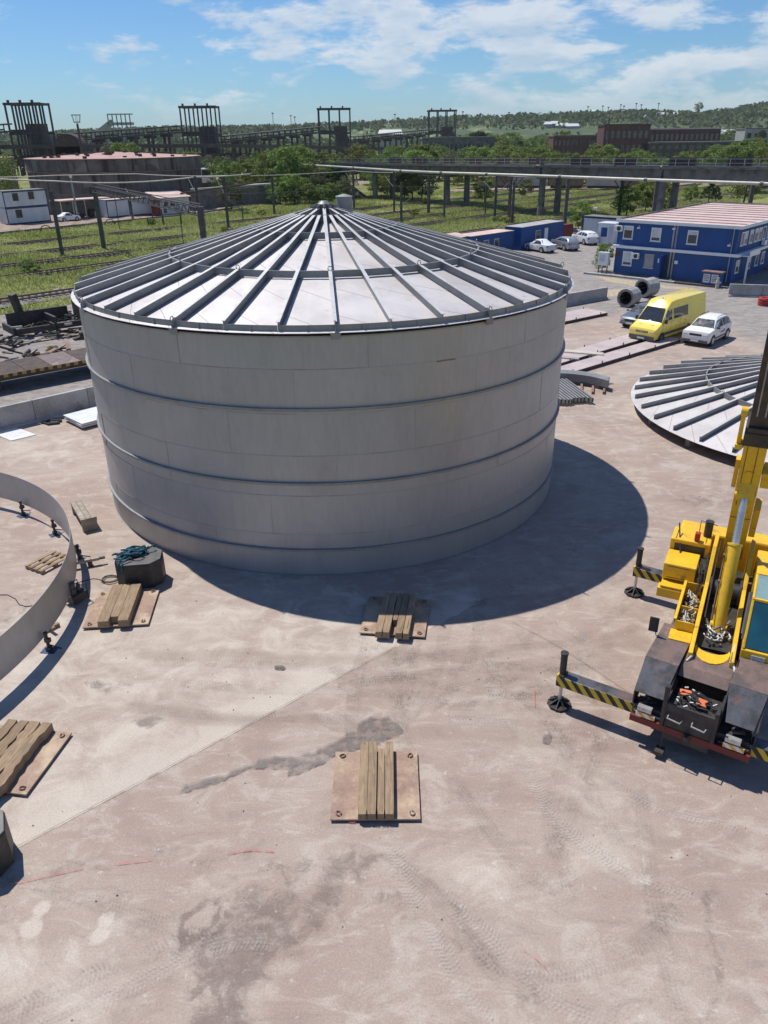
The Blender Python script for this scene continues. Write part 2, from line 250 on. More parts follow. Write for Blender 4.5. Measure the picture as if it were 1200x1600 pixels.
# ------------------------------------------------------------------ mesh helpers
class MB:
    def __init__(s): s.v = []; s.f = []; s.sm = []
    def add(s, vs, fs, smooth=False, mtx=None):
        k = len(s.v)
        for p in vs:
            p = Vector(p)
            if mtx is not None: p = mtx @ p
            s.v.append(tuple(p))
        for f in fs: s.f.append(tuple(k + i for i in f)); s.sm.append(smooth)
        return s
    def box(s, x0, x1, y0, y1, z0, z1, mtx=None):
        vs = [(x, y, z) for z in (z0, z1) for y in (y0, y1) for x in (x0, x1)]
        return s.add(vs, [(0, 2, 3, 1), (4, 5, 7, 6), (0, 1, 5, 4), (2, 6, 7, 3), (0, 4, 6, 2), (1, 3, 7, 5)], False, mtx)
    def beam(s, a, b, w, h, up=(0, 0, 1)):
        a = Vector(a); b = Vector(b); d = b - a; L = d.length; d = d / max(L, 1e-9); u = Vector(up)
        sx = d.cross(u)
        if sx.length < 1e-4: sx = d.cross(Vector((0, 1, 0)))
        sx.normalize(); uu = sx.cross(d)
        m = Matrix(((d.x, sx.x, uu.x, a.x), (d.y, sx.y, uu.y, a.y), (d.z, sx.z, uu.z, a.z), (0, 0, 0, 1)))
        return s.box(0, L, -w / 2, w / 2, -h / 2, h / 2, m)
    def cyl(s, a, b, r1, r2=None, n=12, caps=True, smooth=True):
        r2 = r1 if r2 is None else r2
        a = Vector(a); b = Vector(b); d = (b - a).normalized(); q = d.to_track_quat('Z', 'Y'); X = q @ Vector((1, 0, 0)); Y = q @ Vector((0, 1, 0))
        vs = []
        for c, r in ((a, r1), (b, r2)):
            for i in range(n): t = 2 * math.pi * i / n; vs.append(c + X * (r * math.cos(t)) + Y * (r * math.sin(t)))
        s.add(vs, [(i, (i + 1) % n, n + (i + 1) % n, n + i) for i in range(n)], smooth)
        if caps: s.add(vs, [tuple(range(n))[::-1], tuple(range(n, 2 * n))])
        return s
    def path(s, pts, r, n=6, closed=False):
        pts = [Vector(p) for p in pts]; vs = []; m = len(pts)
        for i, p in enumerate(pts):
            d = pts[min(i + 1, m - 1)] - pts[max(i - 1, 0)] if not closed else pts[(i + 1) % m] - pts[i - 1]
            if d.length < 1e-6: d = Vector((0, 0, 1))
            q = d.to_track_quat('Z', 'Y'); X = q @ Vector((1, 0, 0)); Y = q @ Vector((0, 1, 0))
            for j in range(n): t = 2 * math.pi * j / n; vs.append(p + X * (r * math.cos(t)) + Y * (r * math.sin(t)))
        fs = []
        for i in range(m if closed else m - 1):
            for j in range(n): fs.append((i * n + j, i * n + (j + 1) % n, ((i + 1) % m) * n + (j + 1) % n, ((i + 1) % m) * n + j))
        return s.add(vs, fs, True)
    def prism(s, pts, z0, z1, mtx=None):
        n = len(pts); vs = [(x, y, z0) for x, y in pts] + [(x, y, z1) for x, y in pts]
        return s.add(vs, [tuple(range(n))[::-1], tuple(range(n, 2 * n))] + [(i, (i + 1) % n, n + (i + 1) % n, n + i) for i in range(n)], False, mtx)
    def prof(s, pts, y0, y1, mtx=None):          # (x, z) outline extruded along y
        n = len(pts); vs = [(x, y0, z) for x, z in pts] + [(x, y1, z) for x, z in pts]
        return s.add(vs, [tuple(range(n)), tuple(range(n, 2 * n))[::-1]] + [(i, n + i, n + (i + 1) % n, (i + 1) % n) for i in range(n)], False, mtx)
    def arc(s, r0, r1, z0, z1, a0, a1, n, cone=0.0):  # a curved bar; cone lowers the outer radius
        vs = []
        for i in range(n + 1):
            t = a0 + (a1 - a0) * i / n; c, sn = math.cos(t), math.sin(t)
            vs += [(r0 * c, r0 * sn, z0 + cone), (r1 * c, r1 * sn, z0), (r1 * c, r1 * sn, z1), (r0 * c, r0 * sn, z1 + cone)]
        fs = []
        for i in range(n):
            k = 4 * i
            for j in range(4): fs.append((k + j, k + (j + 1) % 4, k + 4 + (j + 1) % 4, k + 4 + j))
        full = abs(abs(a1 - a0) - 2 * math.pi) < 1e-6
        if not full: fs += [(3, 2, 1, 0), (4 * n, 4 * n + 1, 4 * n + 2, 4 * n + 3)]
        return s.add(vs, fs, False)
    def build(s, name, mat, parent=None, bevel=0.0, loc=None, rot=None, label=None, fix=True, smooth_all=False):
        me = bpy.data.meshes.new(name); me.from_pydata(s.v, [], s.f)
        if fix:
            import bmesh
            bm = bmesh.new(); bm.from_mesh(me); bmesh.ops.recalc_face_normals(bm, faces=bm.faces); bm.to_mesh(me); bm.free()
        me.polygons.foreach_set('use_smooth', [True] * len(me.polygons) if smooth_all else s.sm)
        me.materials.append(MAT[mat] if isinstance(mat, str) else mat)
        if smooth_all or any(s.sm): me.set_sharp_from_angle(angle=R(35))
        o = bpy.data.objects.new(name, me); col.objects.link(o)
        if parent is not None: o.parent = parent
        if loc is not None: o.location = loc
        if rot is not None: o.rotation_euler = rot
        if bevel:
            b = o.modifiers.new('bevel', 'BEVEL'); b.width = bevel; b.segments = 2; b.limit_method = 'ANGLE'; b.angle_limit = R(40)
        if label: o['label'] = label
        return o
def tag(o, label=None, cat=None, group=None, kind=None):
    if label: o['label'] = label
    if cat: o['category'] = cat
    if group: o['group'] = group
    if kind: o['kind'] = kind
    return o
def thing(name, loc, rz, label, cat, group=None):
    o = bpy.data.objects.new(name, None); o.empty_display_size = .3; col.objects.link(o); o.location = loc; o.rotation_euler = (0, 0, rz)
    return tag(o, label, cat, group)
def place(o, c, parent):          # another object on the same mesh
    q = o.copy(); col.objects.link(q); q.parent = parent; return q
def copy_tree(o, parent=None, label=None, loc=None, rz=None, scale=None):
    kids = list(o.children)
    c = o.copy(); col.objects.link(c); c.parent = parent
    if label: c['label'] = label
    if loc is not None: c.location = loc
    if rz is not None: c.rotation_euler = (0, 0, rz)
    if scale is not None: c.scale = scale
    for k in kids: copy_tree(k, c)
    return c

# ================================================================== SETTING: ground
def seg(X, Y, pts, w, soft):
    d = np.full(X.shape, 1e9)
    for (x0, y0), (x1, y1) in zip(pts[:-1], pts[1:]):
        dx, dy = x1 - x0, y1 - y0; L = dx * dx + dy * dy + 1e-9
        t = np.clip(((X - x0) * dx + (Y - y0) * dy) / L, 0, 1)
        d = np.minimum(d, np.hypot(X - x0 - t * dx, Y - y0 - t * dy))
    return np.clip(1 - (d - w) / soft, 0, 1)
def blob(X, Y, c, rx, ry, a=0.0):
    ca, sa = math.cos(a), math.sin(a); x = (X - c[0]) * ca + (Y - c[1]) * sa; y = -(X - c[0]) * sa + (Y - c[1]) * ca
    return np.clip(1.35 - np.hypot(x / rx, y / ry), 0, 1)
def wob(X, Y, s, a):
    return a * (np.sin(X * s + 1.3 * np.sin(Y * s * .7)) + np.sin(Y * s * 1.3 + 2 * np.sin(X * s * .6)) + .6 * np.sin((X + Y) * s * 2.7 + .5))
def P2(pts, z=0.0): return [G(x, y, z) for x, y in pts]

WALL_A, WALL_B = (-19.1, 36.39), (19.51, 68.06)          # line of the precast yard wall
def behind_wall(X, Y): return (Y - WALL_A[1]) - (X - WALL_A[0]) * (WALL_B[1] - WALL_A[1]) / (WALL_B[0] - WALL_A[0])

def grid(name, xs, ys, z, mat, attrs):
    X, Y = np.meshgrid(xs, ys); nx, ny = len(xs), len(ys)
    Z = z(X, Y) if callable(z) else np.full(X.shape, z)
    co = np.stack([X, Y, Z], -1).reshape(-1, 3).astype(np.float32)
    i = np.arange(nx - 1)[None, :] + nx * np.arange(ny - 1)[:, None]
    f = np.stack([i, i + 1, i + nx + 1, i + nx], -1).reshape(-1, 4).astype(np.int32)
    me = bpy.data.meshes.new(name); me.vertices.add(len(co)); me.vertices.foreach_set('co', co.ravel())
    me.loops.add(f.size); me.loops.foreach_set('vertex_index', f.ravel()); me.polygons.add(len(f))
    me.polygons.foreach_set('loop_start', np.arange(len(f), dtype=np.int32) * 4)
    me.update(calc_edges=True)
    for k, fn in attrs.items():
        a = me.attributes.new(k, 'FLOAT', 'POINT'); a.data.foreach_set('value', fn(X, Y).ravel().astype(np.float32))
    me.materials.append(mat); me.polygons.foreach_set('use_smooth', [True] * len(f))
    o = bpy.data.objects.new(name, me); col.objects.link(o); return o

def yard_mat():
    m, nt, b = newmat('dusty_pink_yard_concrete'); g = N(nt, 'ShaderNodeNewGeometry'); v = g.outputs['Position']
    def at(n): a = N(nt, 'ShaderNodeAttribute'); a.attribute_name = n; return a.outputs['Fac']
    pale, pink, warm, grey = (0.44, 0.385, 0.335), (0.325, 0.248, 0.21), (0.375, 0.305, 0.26), (0.31, 0.295, 0.275)
    n1 = noise(nt, v, 0.22, 7, .62, .6); n2 = noise(nt, v, 0.9, 8, .68, .8); n3 = noise(nt, v, 5.0, 7, .7); n4 = noise(nt, v, 26, 5, .7)
    rot = N(nt, 'ShaderNodeMapping'); rot.inputs['Rotation'].default_value = (0, 0, R(-25)); rot.inputs['Scale'].default_value = (.7, 1.7, 1); nt.links.new(v, rot.inputs[0])
    n5 = noise(nt, rot.outputs[0], 1.1, 8, .72, 1.1)                        # broom and tyre wipe
    c = mixc(nt, ramp(nt, n1, .38, .62), warm, pink)
    c = mixc(nt, mth(nt, 'MULTIPLY', ramp(nt, n2, .50, .66), .75), c, pale)
    c = mixc(nt, mth(nt, 'MULTIPLY', ramp(nt, n5, .50, .66), .5), c, (0.485, 0.43, 0.375))
    c = mixc(nt, mth(nt, 'MULTIPLY', ramp(nt, n5, .48, .34), .45), c, (0.25, 0.20, 0.18))
    w = mth(nt, 'ADD', at('pale'), mth(nt, 'MULTIPLY', mth(nt, 'SUBTRACT', n2, .5), 1.3))
    c = mixc(nt, mth(nt, 'MULTIPLY', ramp(nt, w, .2, .85), .70), c, (0.53, 0.48, 0.415))
    gw = mth(nt, 'ADD', at('asphalt'), mth(nt, 'MULTIPLY', mth(nt, 'SUBTRACT', n2, .5), .8))
    ga = mixc(nt, ramp(nt, n5, .4, .6), (0.22, 0.20, 0.188), (0.32, 0.29, 0.27))
    c = mixc(nt, ramp(nt, gw, .3, .7), c, ga)
    sw = mth(nt, 'ADD', at('sand'), mth(nt, 'MULTIPLY', mth(nt, 'SUBTRACT', n2, .5), 1.2))
    sa = mixc(nt, ramp(nt, n3, .4, .6), (0.52, 0.44, 0.30), (0.30, 0.24, 0.17)); c = mixc(nt, ramp(nt, sw, .35, .6), c, sa)
    n6 = noise(nt, v, 2.3, 8, .72, .5); dk = mth(nt, 'ADD', at('dark'), mth(nt, 'MULTIPLY', mth(nt, 'SUBTRACT', n6, .53), 3.4)); dk = mth(nt, 'ADD', dk, mth(nt, 'MULTIPLY', mth(nt, 'SUBTRACT', n2, .5), 1.2)); dk = mth(nt, 'MULTIPLY', dk, ramp(nt, at('dark'), .02, .3))
    c = mixc(nt, mth(nt, 'MULTIPLY', ramp(nt, dk, .25, 1.15), .72), c, (0.16, 0.125, 0.108))
    bd = mth(nt, 'ADD', at('band'), mth(nt, 'MULTIPLY', mth(nt, 'SUBTRACT', n3, .5), .7))
    c = mixc(nt, mth(nt, 'MULTIPLY', ramp(nt, bd, .2, .95), .5), c, (0.27, 0.205, 0.17))
    # pits, spalls and grit
    c = mixc(nt, mth(nt, 'MULTIPLY', ramp(nt, n3, .60, .70), .45), c, (0.62, 0.58, 0.54))
    c = mixc(nt, mth(nt, 'MULTIPLY', ramp(nt, n3, .40, .28), .38), c, (0.20, 0.16, 0.14))
    c = mixc(nt, .15, c, mixc(nt, ramp(nt, n4, .3, .7), (.1, .1, .1), (1., 1., 1.)), 'OVERLAY')
    vo = N(nt, 'ShaderNodeTexVoronoi'); vo.inputs['Scale'].default_value = 1.6; nt.links.new(v, vo.inputs['Vector'])
    sp = ramp(nt, vo.outputs['Distance'], .045, .02); c = mixc(nt, mth(nt, 'MULTIPLY', sp, mth(nt, 'GREATER_THAN', n2, .47)), c, (0.09, 0.075, 0.07))
    vr = N(nt, 'ShaderNodeTexVoronoi'); vr.feature = 'DISTANCE_TO_EDGE'; vr.inputs['Scale'].default_value = .11; wv = N(nt, 'ShaderNodeVectorMath', operation='ADD')
    nn = N(nt, 'ShaderNodeTexNoise'); nn.inputs['Scale'].default_value = .9; nn.inputs['Detail'].default_value = 8; nt.links.new(v, nn.inputs['Vector'])
    nt.links.new(v, wv.inputs[0]); nt.links.new(nn.outputs['Color'], wv.inputs[1]); nt.links.new(wv.outputs[0], vr.inputs['Vector'])
    cr = ramp(nt, vr.outputs['Distance'], .0016, .0004); c = mixc(nt, mth(nt, 'MULTIPLY', cr, 0.0), c, (0.12, 0.10, 0.09))
    nt.links.new(c, b.inputs['Base Color']); b.inputs['Roughness'].default_value = .82; b.inputs['Specular IOR Level'].default_value = .3
    setbump(nt, b, mth(nt, 'ADD', n3, mth(nt, 'MULTIPLY', n4, .5)), .22, .02); return m

jd0, jd1 = G(620, 1010), G(45, 1315)
def f_pale(X, Y):
    s = ((X - jd0[0]) * (jd1[1] - jd0[1]) - (Y - jd0[1]) * (jd1[0] - jd0[0])) / math.hypot(jd1[0] - jd0[0], jd1[1] - jd0[1])
    side = np.where(s < 0, 1.0, -1.0)       # sign probed below
    probe = ((-9 - jd0[0]) * (jd1[1] - jd0[1]) - (18 - jd0[1]) * (jd1[0] - jd0[0]))
    s = s if probe > 0 else -s
    v = np.where(s > 0, .55 + .45 * np.clip(1 - s / 1.1, 0, 1), -.08) * np.clip((X + 16) / 6, 0.2, 1) * np.clip((24 - Y) / 5, 0, 1)
    v = v * np.where((X < 3), 1, 0)
    for c, r in ((G(60, 1520), 1.5), (G(130, 1560), 1.3), (G(740, 1360), 1.2), (G(940, 1330), 1.5), (G(1040, 640), 4), (G(60, 700), 4)): v = np.maximum(v, .55 * blob(X, Y, c, r, r * .6))
    for x_, y_, r_ in ((65, 1420, .16), (50, 1450, .2), (165, 1436, .13), (155, 1462, .16), (38, 1558, .12), (410, 1465, .1), (632, 1512, .1), (1010, 1375, .1)): v = np.maximum(v, 1.6 * blob(X, Y, G(x_, y_), r_, r_))
    return v + 0 * side
def f_dark(X, Y):
    Xw, Yw = X + wob(X, Y, 2.1, .12), Y + wob(Y, X, 2.4, .10); v = np.zeros(X.shape)
    def S(px, w, s, a): return a * seg(Xw, Yw, P2(px), w, s)
    L = [S([(560, 1350), (520, 1400), (450, 1440), (400, 1465)], .15, .55, .8), S([(400, 1455), (370, 1500), (350, 1560), (340, 1660)], .38, .6, 1.05), S([(480, 1440), (420, 1470), (390, 1540)], .05, .25, 1.1),
         S([(330, 1470), (305, 1520), (300, 1600)], .1, .45, .9), .7 * blob(Xw, Yw, G(430, 1400), 1.5, .7), .5 * blob(Xw, Yw, G(470, 1350), 1.6, .5),
         S([(0, 1372), (120, 1350), (250, 1338), (420, 1330), (560, 1345)], .05, .32, .5),
         S([(600, 1385), (700, 1430), (770, 1500), (830, 1600)], .05, .6, .55),
         S([(1110, 1380), (1125, 1470), (1100, 1540), (1060, 1600)], .02, .18, .7),
         S([(740, 945), (860, 890), (1000, 800)], .1, .7, .45),
         .8 * blob(Xw, Yw, G(165, 1067), .55, .4), .9 * blob(Xw, Yw, G(240, 1128), .55, .25), .7 * blob(Xw, Yw, G(1085, 782), 1.3, .6),
         .7 * blob(Xw, Yw, G(852, 1155), .15, .2), .6 * blob(Xw, Yw, G(905, 1150), .12, .12), .5 * blob(Xw, Yw, G(40, 865), 1.6, .6), .5 * blob(Xw, Yw, G(50, 950), 1.4, 1.2),
         .5 * blob(Xw, Yw, G(330, 1500), 1.3, .9), .55 * blob(Xw, Yw, G(1090, 1590), .6, .4), .4 * blob(Xw, Yw, G(900, 640), 4, 2.2), .55 * blob(Xw, Yw, G(930, 605), 4, 1.6)]
    ring = np.abs(np.hypot(Xw - G(316, 1445)[0], Yw - G(316, 1445)[1]) - .33); L.append(1.15 * np.clip(1 - (ring - .05) / .14, 0, 1))
    L.append(.62 * np.clip((behind_wall(Xw, Yw) - 13) / 2, 0, 1) * (X < -8)); L.append(.5 * np.clip((behind_wall(Xw, Yw) - 2) / 2, 0, 1) * (X < -8))
    for q in L: v = np.maximum(v, q)
    return v
def f_band(X, Y):
    Xw, Yw = X + wob(X, Y, 1.1, .1), Y + wob(Y, X, 1.0, .07)
    L = [seg(Xw, Yw, P2([(200, 1110), (420, 1124), (700, 1145), (1010, 1165), (1300, 1200)]), .12, .3) * .9,
         seg(Xw, Yw, P2([(230, 1022), (420, 1030), (600, 1035), (1000, 1000)]), .12, .4) * .8,
         seg(Xw, Yw, P2([(600, 1075), (760, 1060), (950, 1030)]), .3, .5) * .7,
         seg(Xw, Yw, P2([(560, 1110), (620, 1085), (800, 1075), (1000, 1100)]), .05, .4) * .5]
    for a in ((-9, 1.2), (-4, .8), (3, 1.0)): L.append(.35 * np.clip(1 - np.abs(Y - 27.5 - a[0] * .1 + .35 * (X - 12)) / a[1], 0, 1) * (X > 9))
    return np.maximum.reduce(L)
def f_asph(X, Y):
    b = behind_wall(X, Y) + wob(X, Y, .5, .3)
    return np.clip((b + 9 * (X > 14)) / 7, 0, 1) * np.where(X > 14, 1, .9) + np.clip((X - 22) / 6, 0, .9) * np.clip((Y - 44) / 10, 0, 1)
def f_sand(X, Y):
    a = seg(X + wob(X, Y, .8, .4), Y + wob(Y, X, .7, .4), [G(870, 455), G(930, 462), G(985, 455)], .6, 1.6)
    b = seg(X + wob(X, Y, .8, .3), Y, [G(1000, 448), G(930, 433), G(1080, 452)], .2, .9) * .8
    return np.maximum(a, b)
xs = np.concatenate([np.arange(-46, -12, .4), np.arange(-12, 14, .09), np.arange(14, 110, .45)])
ys = np.concatenate([np.arange(2, 9, .4), np.arange(9, 24, .09), np.arange(24, 142, .4)])
def trim(X, Y): return np.where(Y > 95.7 + X, -0.30, 0.0)
yard = grid('yard_ground', xs, ys, trim, yard_mat(), {'pale': f_pale, 'dark': f_dark, 'band': f_band, 'asphalt': f_asph, 'sand': f_sand})
tag(yard, 'dusty pink stained concrete yard with asphalt lot beyond', None, None, 'structure')

# ---- marks on the slab (sheets 4 mm above it)
def decal_mat(name, colr, kind, strength=.8, rough=.85):
    m, nt, b = newmat(name); uv = N(nt, 'ShaderNodeUVMap'); uv.uv_map = 'uv'; sp = N(nt, 'ShaderNodeSeparateXYZ'); nt.links.new(uv.outputs[0], sp.inputs[0])
    g = N(nt, 'ShaderNodeNewGeometry'); v = g.outputs['Position']; s, t = sp.outputs[0], sp.outputs[1]     # s: metres along, t: -1..1 across
    edge = ramp(nt, mth(nt, 'ABSOLUTE', t), 1.0, .85); nz = noise(nt, v, 1.3, 6, .65); nf = noise(nt, v, 9, 5, .7)
    if kind == 'tread':
        q = mth(nt, 'ADD', mth(nt, 'MULTIPLY', s, 13.0), mth(nt, 'MULTIPLY', mth(nt, 'ABSOLUTE', t), 1.1)); lug = ramp(nt, mth(nt, 'ABSOLUTE', mth(nt, 'SUBTRACT', mth(nt, 'FRACT', q), .5)), .18, .30)
        rib = ramp(nt, mth(nt, 'ABSOLUTE', mth(nt, 'SUBTRACT', mth(nt, 'FRACT', mth(nt, 'MULTIPLY', t, 2.5)), .5)), .40, .30)
        a = mth(nt, 'MULTIPLY', mth(nt, 'MULTIPLY_ADD', mth(nt, 'MULTIPLY', lug, rib), .75, .25), edge)
        a = mth(nt, 'MULTIPLY', a, ramp(nt, nz, .30, .66)); a = mth(nt, 'MULTIPLY', a, ramp(nt, nf, .25, .6))
    elif kind == 'paint': a = mth(nt, 'MULTIPLY', edge, ramp(nt, nf, .30, .60))
    elif kind == 'joint': a = mth(nt, 'MULTIPLY', edge, ramp(nt, nz, .25, .5))
    elif kind == 'wet2': a = mth(nt, 'MULTIPLY', mth(nt, 'MULTIPLY_ADD', ramp(nt, noise(nt, v, 3.5, 7, .7), .36, .6), .75, .25), mth(nt, 'MULTIPLY_ADD', ramp(nt, nf, .3, .6), .4, .6))
    else:
        a = mth(nt, 'ADD', mth(nt, 'SUBTRACT', 1.0, mth(nt, 'ABSOLUTE', t)), mth(nt, 'MULTIPLY', mth(nt, 'SUBTRACT', nf, .5), .9)); a = mth(nt, 'ADD', a, mth(nt, 'MULTIPLY', mth(nt, 'SUBTRACT', noise(nt, v, 2.5, 6, .6), .5), .9))
        a = mth(nt, 'MULTIPLY', ramp(nt, a, .30, .40), ramp(nt, mth(nt, 'ABSOLUTE', t), 1.0, .9)); a = mth(nt, 'MULTIPLY', a, mth(nt, 'MULTIPLY_ADD', ramp(nt, nf, .35, .6), .35, .65))
    nt.links.new(mth(nt, 'MULTIPLY', a, strength), b.inputs['Alpha']); b.inputs['Base Color'].default_value = (*colr, 1); b.inputs['Roughness'].default_value = rough
    return m
DM = {'w2': decal_mat('damp_stain', (0.17, 0.15, 0.14), 'wet2', .72, .5), 'd': decal_mat('dark_tyre_print', (0.10, 0.085, 0.08), 'tread', .22), 'l': decal_mat('pale_tyre_print', (0.55, 0.51, 0.47), 'tread', .34),
      'p': decal_mat('faded_red_paint', (0.62, 0.10, 0.10), 'paint', .5), 'j': decal_mat('slab_joint_dirt', (0.12, 0.10, 0.09), 'joint', .5), 'w': decal_mat('wet_stain', (0.12, 0.105, 0.10), 'wet', .8, .35)}
def smooth_line(pts, n=10):
    out = []; P = [Vector((*p, 0)) for p in pts]
    for i in range(len(P) - 1):
        a, b_, c, d = P[max(i - 1, 0)], P[i], P[i + 1], P[min(i + 2, len(P) - 1)]
        for k in range(n):
            t = k / n; out.append(.5 * ((2 * b_) + (c - a) * t + (2 * a - 5 * b_ + 4 * c - d) * t * t + (3 * b_ - a - 3 * c + d) * t ** 3))
    out.append(P[-1]); return out
dz = [0.004]
def ribbon(name, pts, w, mk, z=None, ws=None, n=10):
    L = smooth_line(pts, n); vs = []; uv = []; s = 0
    for i, p in enumerate(L):
        d = (L[min(i + 1, len(L) - 1)] - L[max(i - 1, 0)]).normalized(); nn = Vector((-d.y, d.x, 0))
        if i: s += (L[i] - L[i - 1]).length
        ww = w if ws is None else np.interp(i / (len(L) - 1), np.linspace(0, 1, len(ws)), ws)
        for t in (-1, 0, 1): vs.append(p + nn * (ww / 2 * t)); uv.append((s, t))
    dz[0] += 0.0007; zz_ = dz[0]
    me = bpy.data.meshes.new(name); fs = []
    for i in range(len(L) - 1):
        for j in range(2): fs.append((3 * i + j, 3 * i + 3 + j, 3 * i + 4 + j, 3 * i + 1 + j))
    me.from_pydata([(v.x, v.y, zz_) for v in vs], [], fs); u = me.uv_layers.new(name='uv')
    for lp in me.loops: u.data[lp.index].uv = uv[lp.vertex_index]
    me.materials.append(DM[mk]); o = bpy.data.objects.new(name, me); col.objects.link(o); o.parent = yard; return o
for pts in ([(520, 1040), (560, 1060), (700, 1050), (850, 1035), (960, 1010)], [(530, 1075), (620, 1062), (760, 1080), (900, 1075)], [(560, 1020), (575, 980), (600, 930)],
            [(590, 960), (560, 1050), (550, 1130), (560, 1230)], [(650, 985), (640, 1060), (625, 1110)], [(700, 960), (680, 1050), (640, 1120), (600, 1150)],
            [(680, 1100), (800, 1108), (900, 1120), (1000, 1150)], [(700, 1125), (850, 1135), (980, 1155), (1200, 1190)], [(640, 1085), (720, 1098), (800, 1090), (860, 1070)],
            [(200, 1105), (330, 1118), (480, 1122), (640, 1130)], [(760, 1020), (780, 1060), (850, 1120), (900, 1200)], [(890, 1150), (870, 1230), (860, 1300), (895, 1385)],
            [(940, 1160), (900, 1250), (860, 1340)], [(600, 1330), (680, 1400), (740, 1480), (790, 1540)], [(700, 1210), (760, 1290), (830, 1370), (900, 1400)],
            [(740, 1480), (820, 1520), (960, 1500), (1060, 1420)], [(1000, 1240), (1020, 1400), (1060, 1580)], [(60, 1380), (180, 1420), (330, 1470)], [(0, 1590), (200, 1500), (420, 1440)],
            [(640, 980), (740, 965), (840, 950), (980, 900)], [(900, 1000), (960, 960), (1040, 890)], [(1010, 880), (1080, 830), (1120, 770), (1110, 700)], [(240, 1035), (420, 1040), (560, 1050)]):
    q0_ = P2(pts); ribbon('tyre_mark', q0_, .42, 'd')
    if len(pts) > 3 and pts[0][1] < 1200: ribbon('tyre_mark', [(x + .55 * (k % 2) * .1 + 1.1, y + .95) for k, (x, y) in enumerate(q0_)], .38, 'd')
for pts in ([(0, 1640), (200, 1545), (330, 1480), (420, 1470)], [(820, 1180), (860, 1270), (960, 1350), (1080, 1400)], [(600, 1290), (640, 1390), (700, 1500), (760, 1600)], [(930, 1210), (1020, 1260), (1150, 1290)],
            [(690, 1400), (770, 1470), (860, 1560), (960, 1600)], [(460, 960), (560, 1005), (700, 1010)], [(1020, 790), (960, 880), (920, 960), (905, 1060)]):
    ribbon('tyre_mark', P2(pts), .4, 'l')
for pts, w in (([(355, 1336), (390, 1330), (428, 1332)], .035), ([(180, 1352), (240, 1345)], .03), ([(0, 1388), (40, 1378), (130, 1358)], .03), ([(817, 1486), (840, 1502), (862, 1526)], .02), ([(835, 1080), (836, 1106)], .03),
               ([(840, 1100), (858, 1099)], .02), ([(545, 1287), (555, 1287)], .03), ([(612, 1176), (645, 1176)], .015)):
    ribbon('paint_mark', P2(pts), w, 'p')
for pts in ([(620, 1010), (480, 1084), (300, 1180), (45, 1315)], [(800, 973), (870, 1010), (985, 1085)], [(45, 1315), (-60, 1370)]):
    ribbon('slab_joint', P2(pts), .022, 'j')
def stain(name, px, rough_=.05, mk='w2'):
    P_ = P2(px); rs = random.Random(len(px))
    for lv in range(3):
        o_ = []
        for a_, b_ in zip(P_, P_[1:] + P_[:1]):
            L_ = math.hypot(b_[0] - a_[0], b_[1] - a_[1]); k_ = rs.uniform(-1, 1) * L_ * .16; o_ += [a_, ((a_[0] + b_[0]) / 2 - (b_[1] - a_[1]) / max(L_, 1e-6) * k_, (a_[1] + b_[1]) / 2 + (b_[0] - a_[0]) / max(L_, 1e-6) * k_)]
        P_ = o_
    dz[0] += .0007; me = bpy.data.meshes.new(name); me.from_pydata([(x, y, dz[0]) for x, y in P_], [], [tuple(range(len(P_)))]); u = me.uv_layers.new(name='uv')
    for lp in me.loops: u.data[lp.index].uv = (0, 0)
    me.materials.append(DM[mk]); o = bpy.data.objects.new(name, me); col.objects.link(o); o.parent = yard
stain('wet_stain', [(277, 1240), (290, 1227), (325, 1217), (367, 1203), (396, 1196), (404, 1185), (433, 1183), (454, 1183), (492, 1177), (504, 1169), (529, 1157), (558, 1142), (567, 1127), (579, 1121), (606, 1120), (621, 1131), (629, 1146), (610, 1154), (571, 1167), (529, 1175), (500, 1196), (467, 1210), (442, 1220), (450, 1208), (450, 1202), (417, 1200), (388, 1202), (367, 1212), (333, 1227), (308, 1233)])
0 and stain('wet_stain', [(404, 1185), (454, 1184), (504, 1169), (558, 1144), (570, 1140), (545, 1158), (510, 1176), (470, 1186), (440, 1188)])
0 and stain('wet_stain', [(320, 1232), (367, 1211), (420, 1199), (452, 1202), (448, 1206), (415, 1204), (372, 1216), (330, 1233)])
0 and ribbon('wet_stain', [], .2, 'w', n=5)
stain('dark_patch', [(850, 1150), (858, 1146), (862, 1154), (855, 1164), (846, 1160)])
#, (522, 1392), (490, 1418), (455, 1435), (430, 1448), (400, 1470), (395, 1500), (380, 1545), (368, 1600), (378, 1600), (398, 1545), (410, 1500), (440, 1470), (480, 1445), (525, 1415)])
ribbon('oil_spot', P2([(429, 1045), (437, 1044), (445, 1046)]), .2, 'w', ws=[.16, .3, .16])

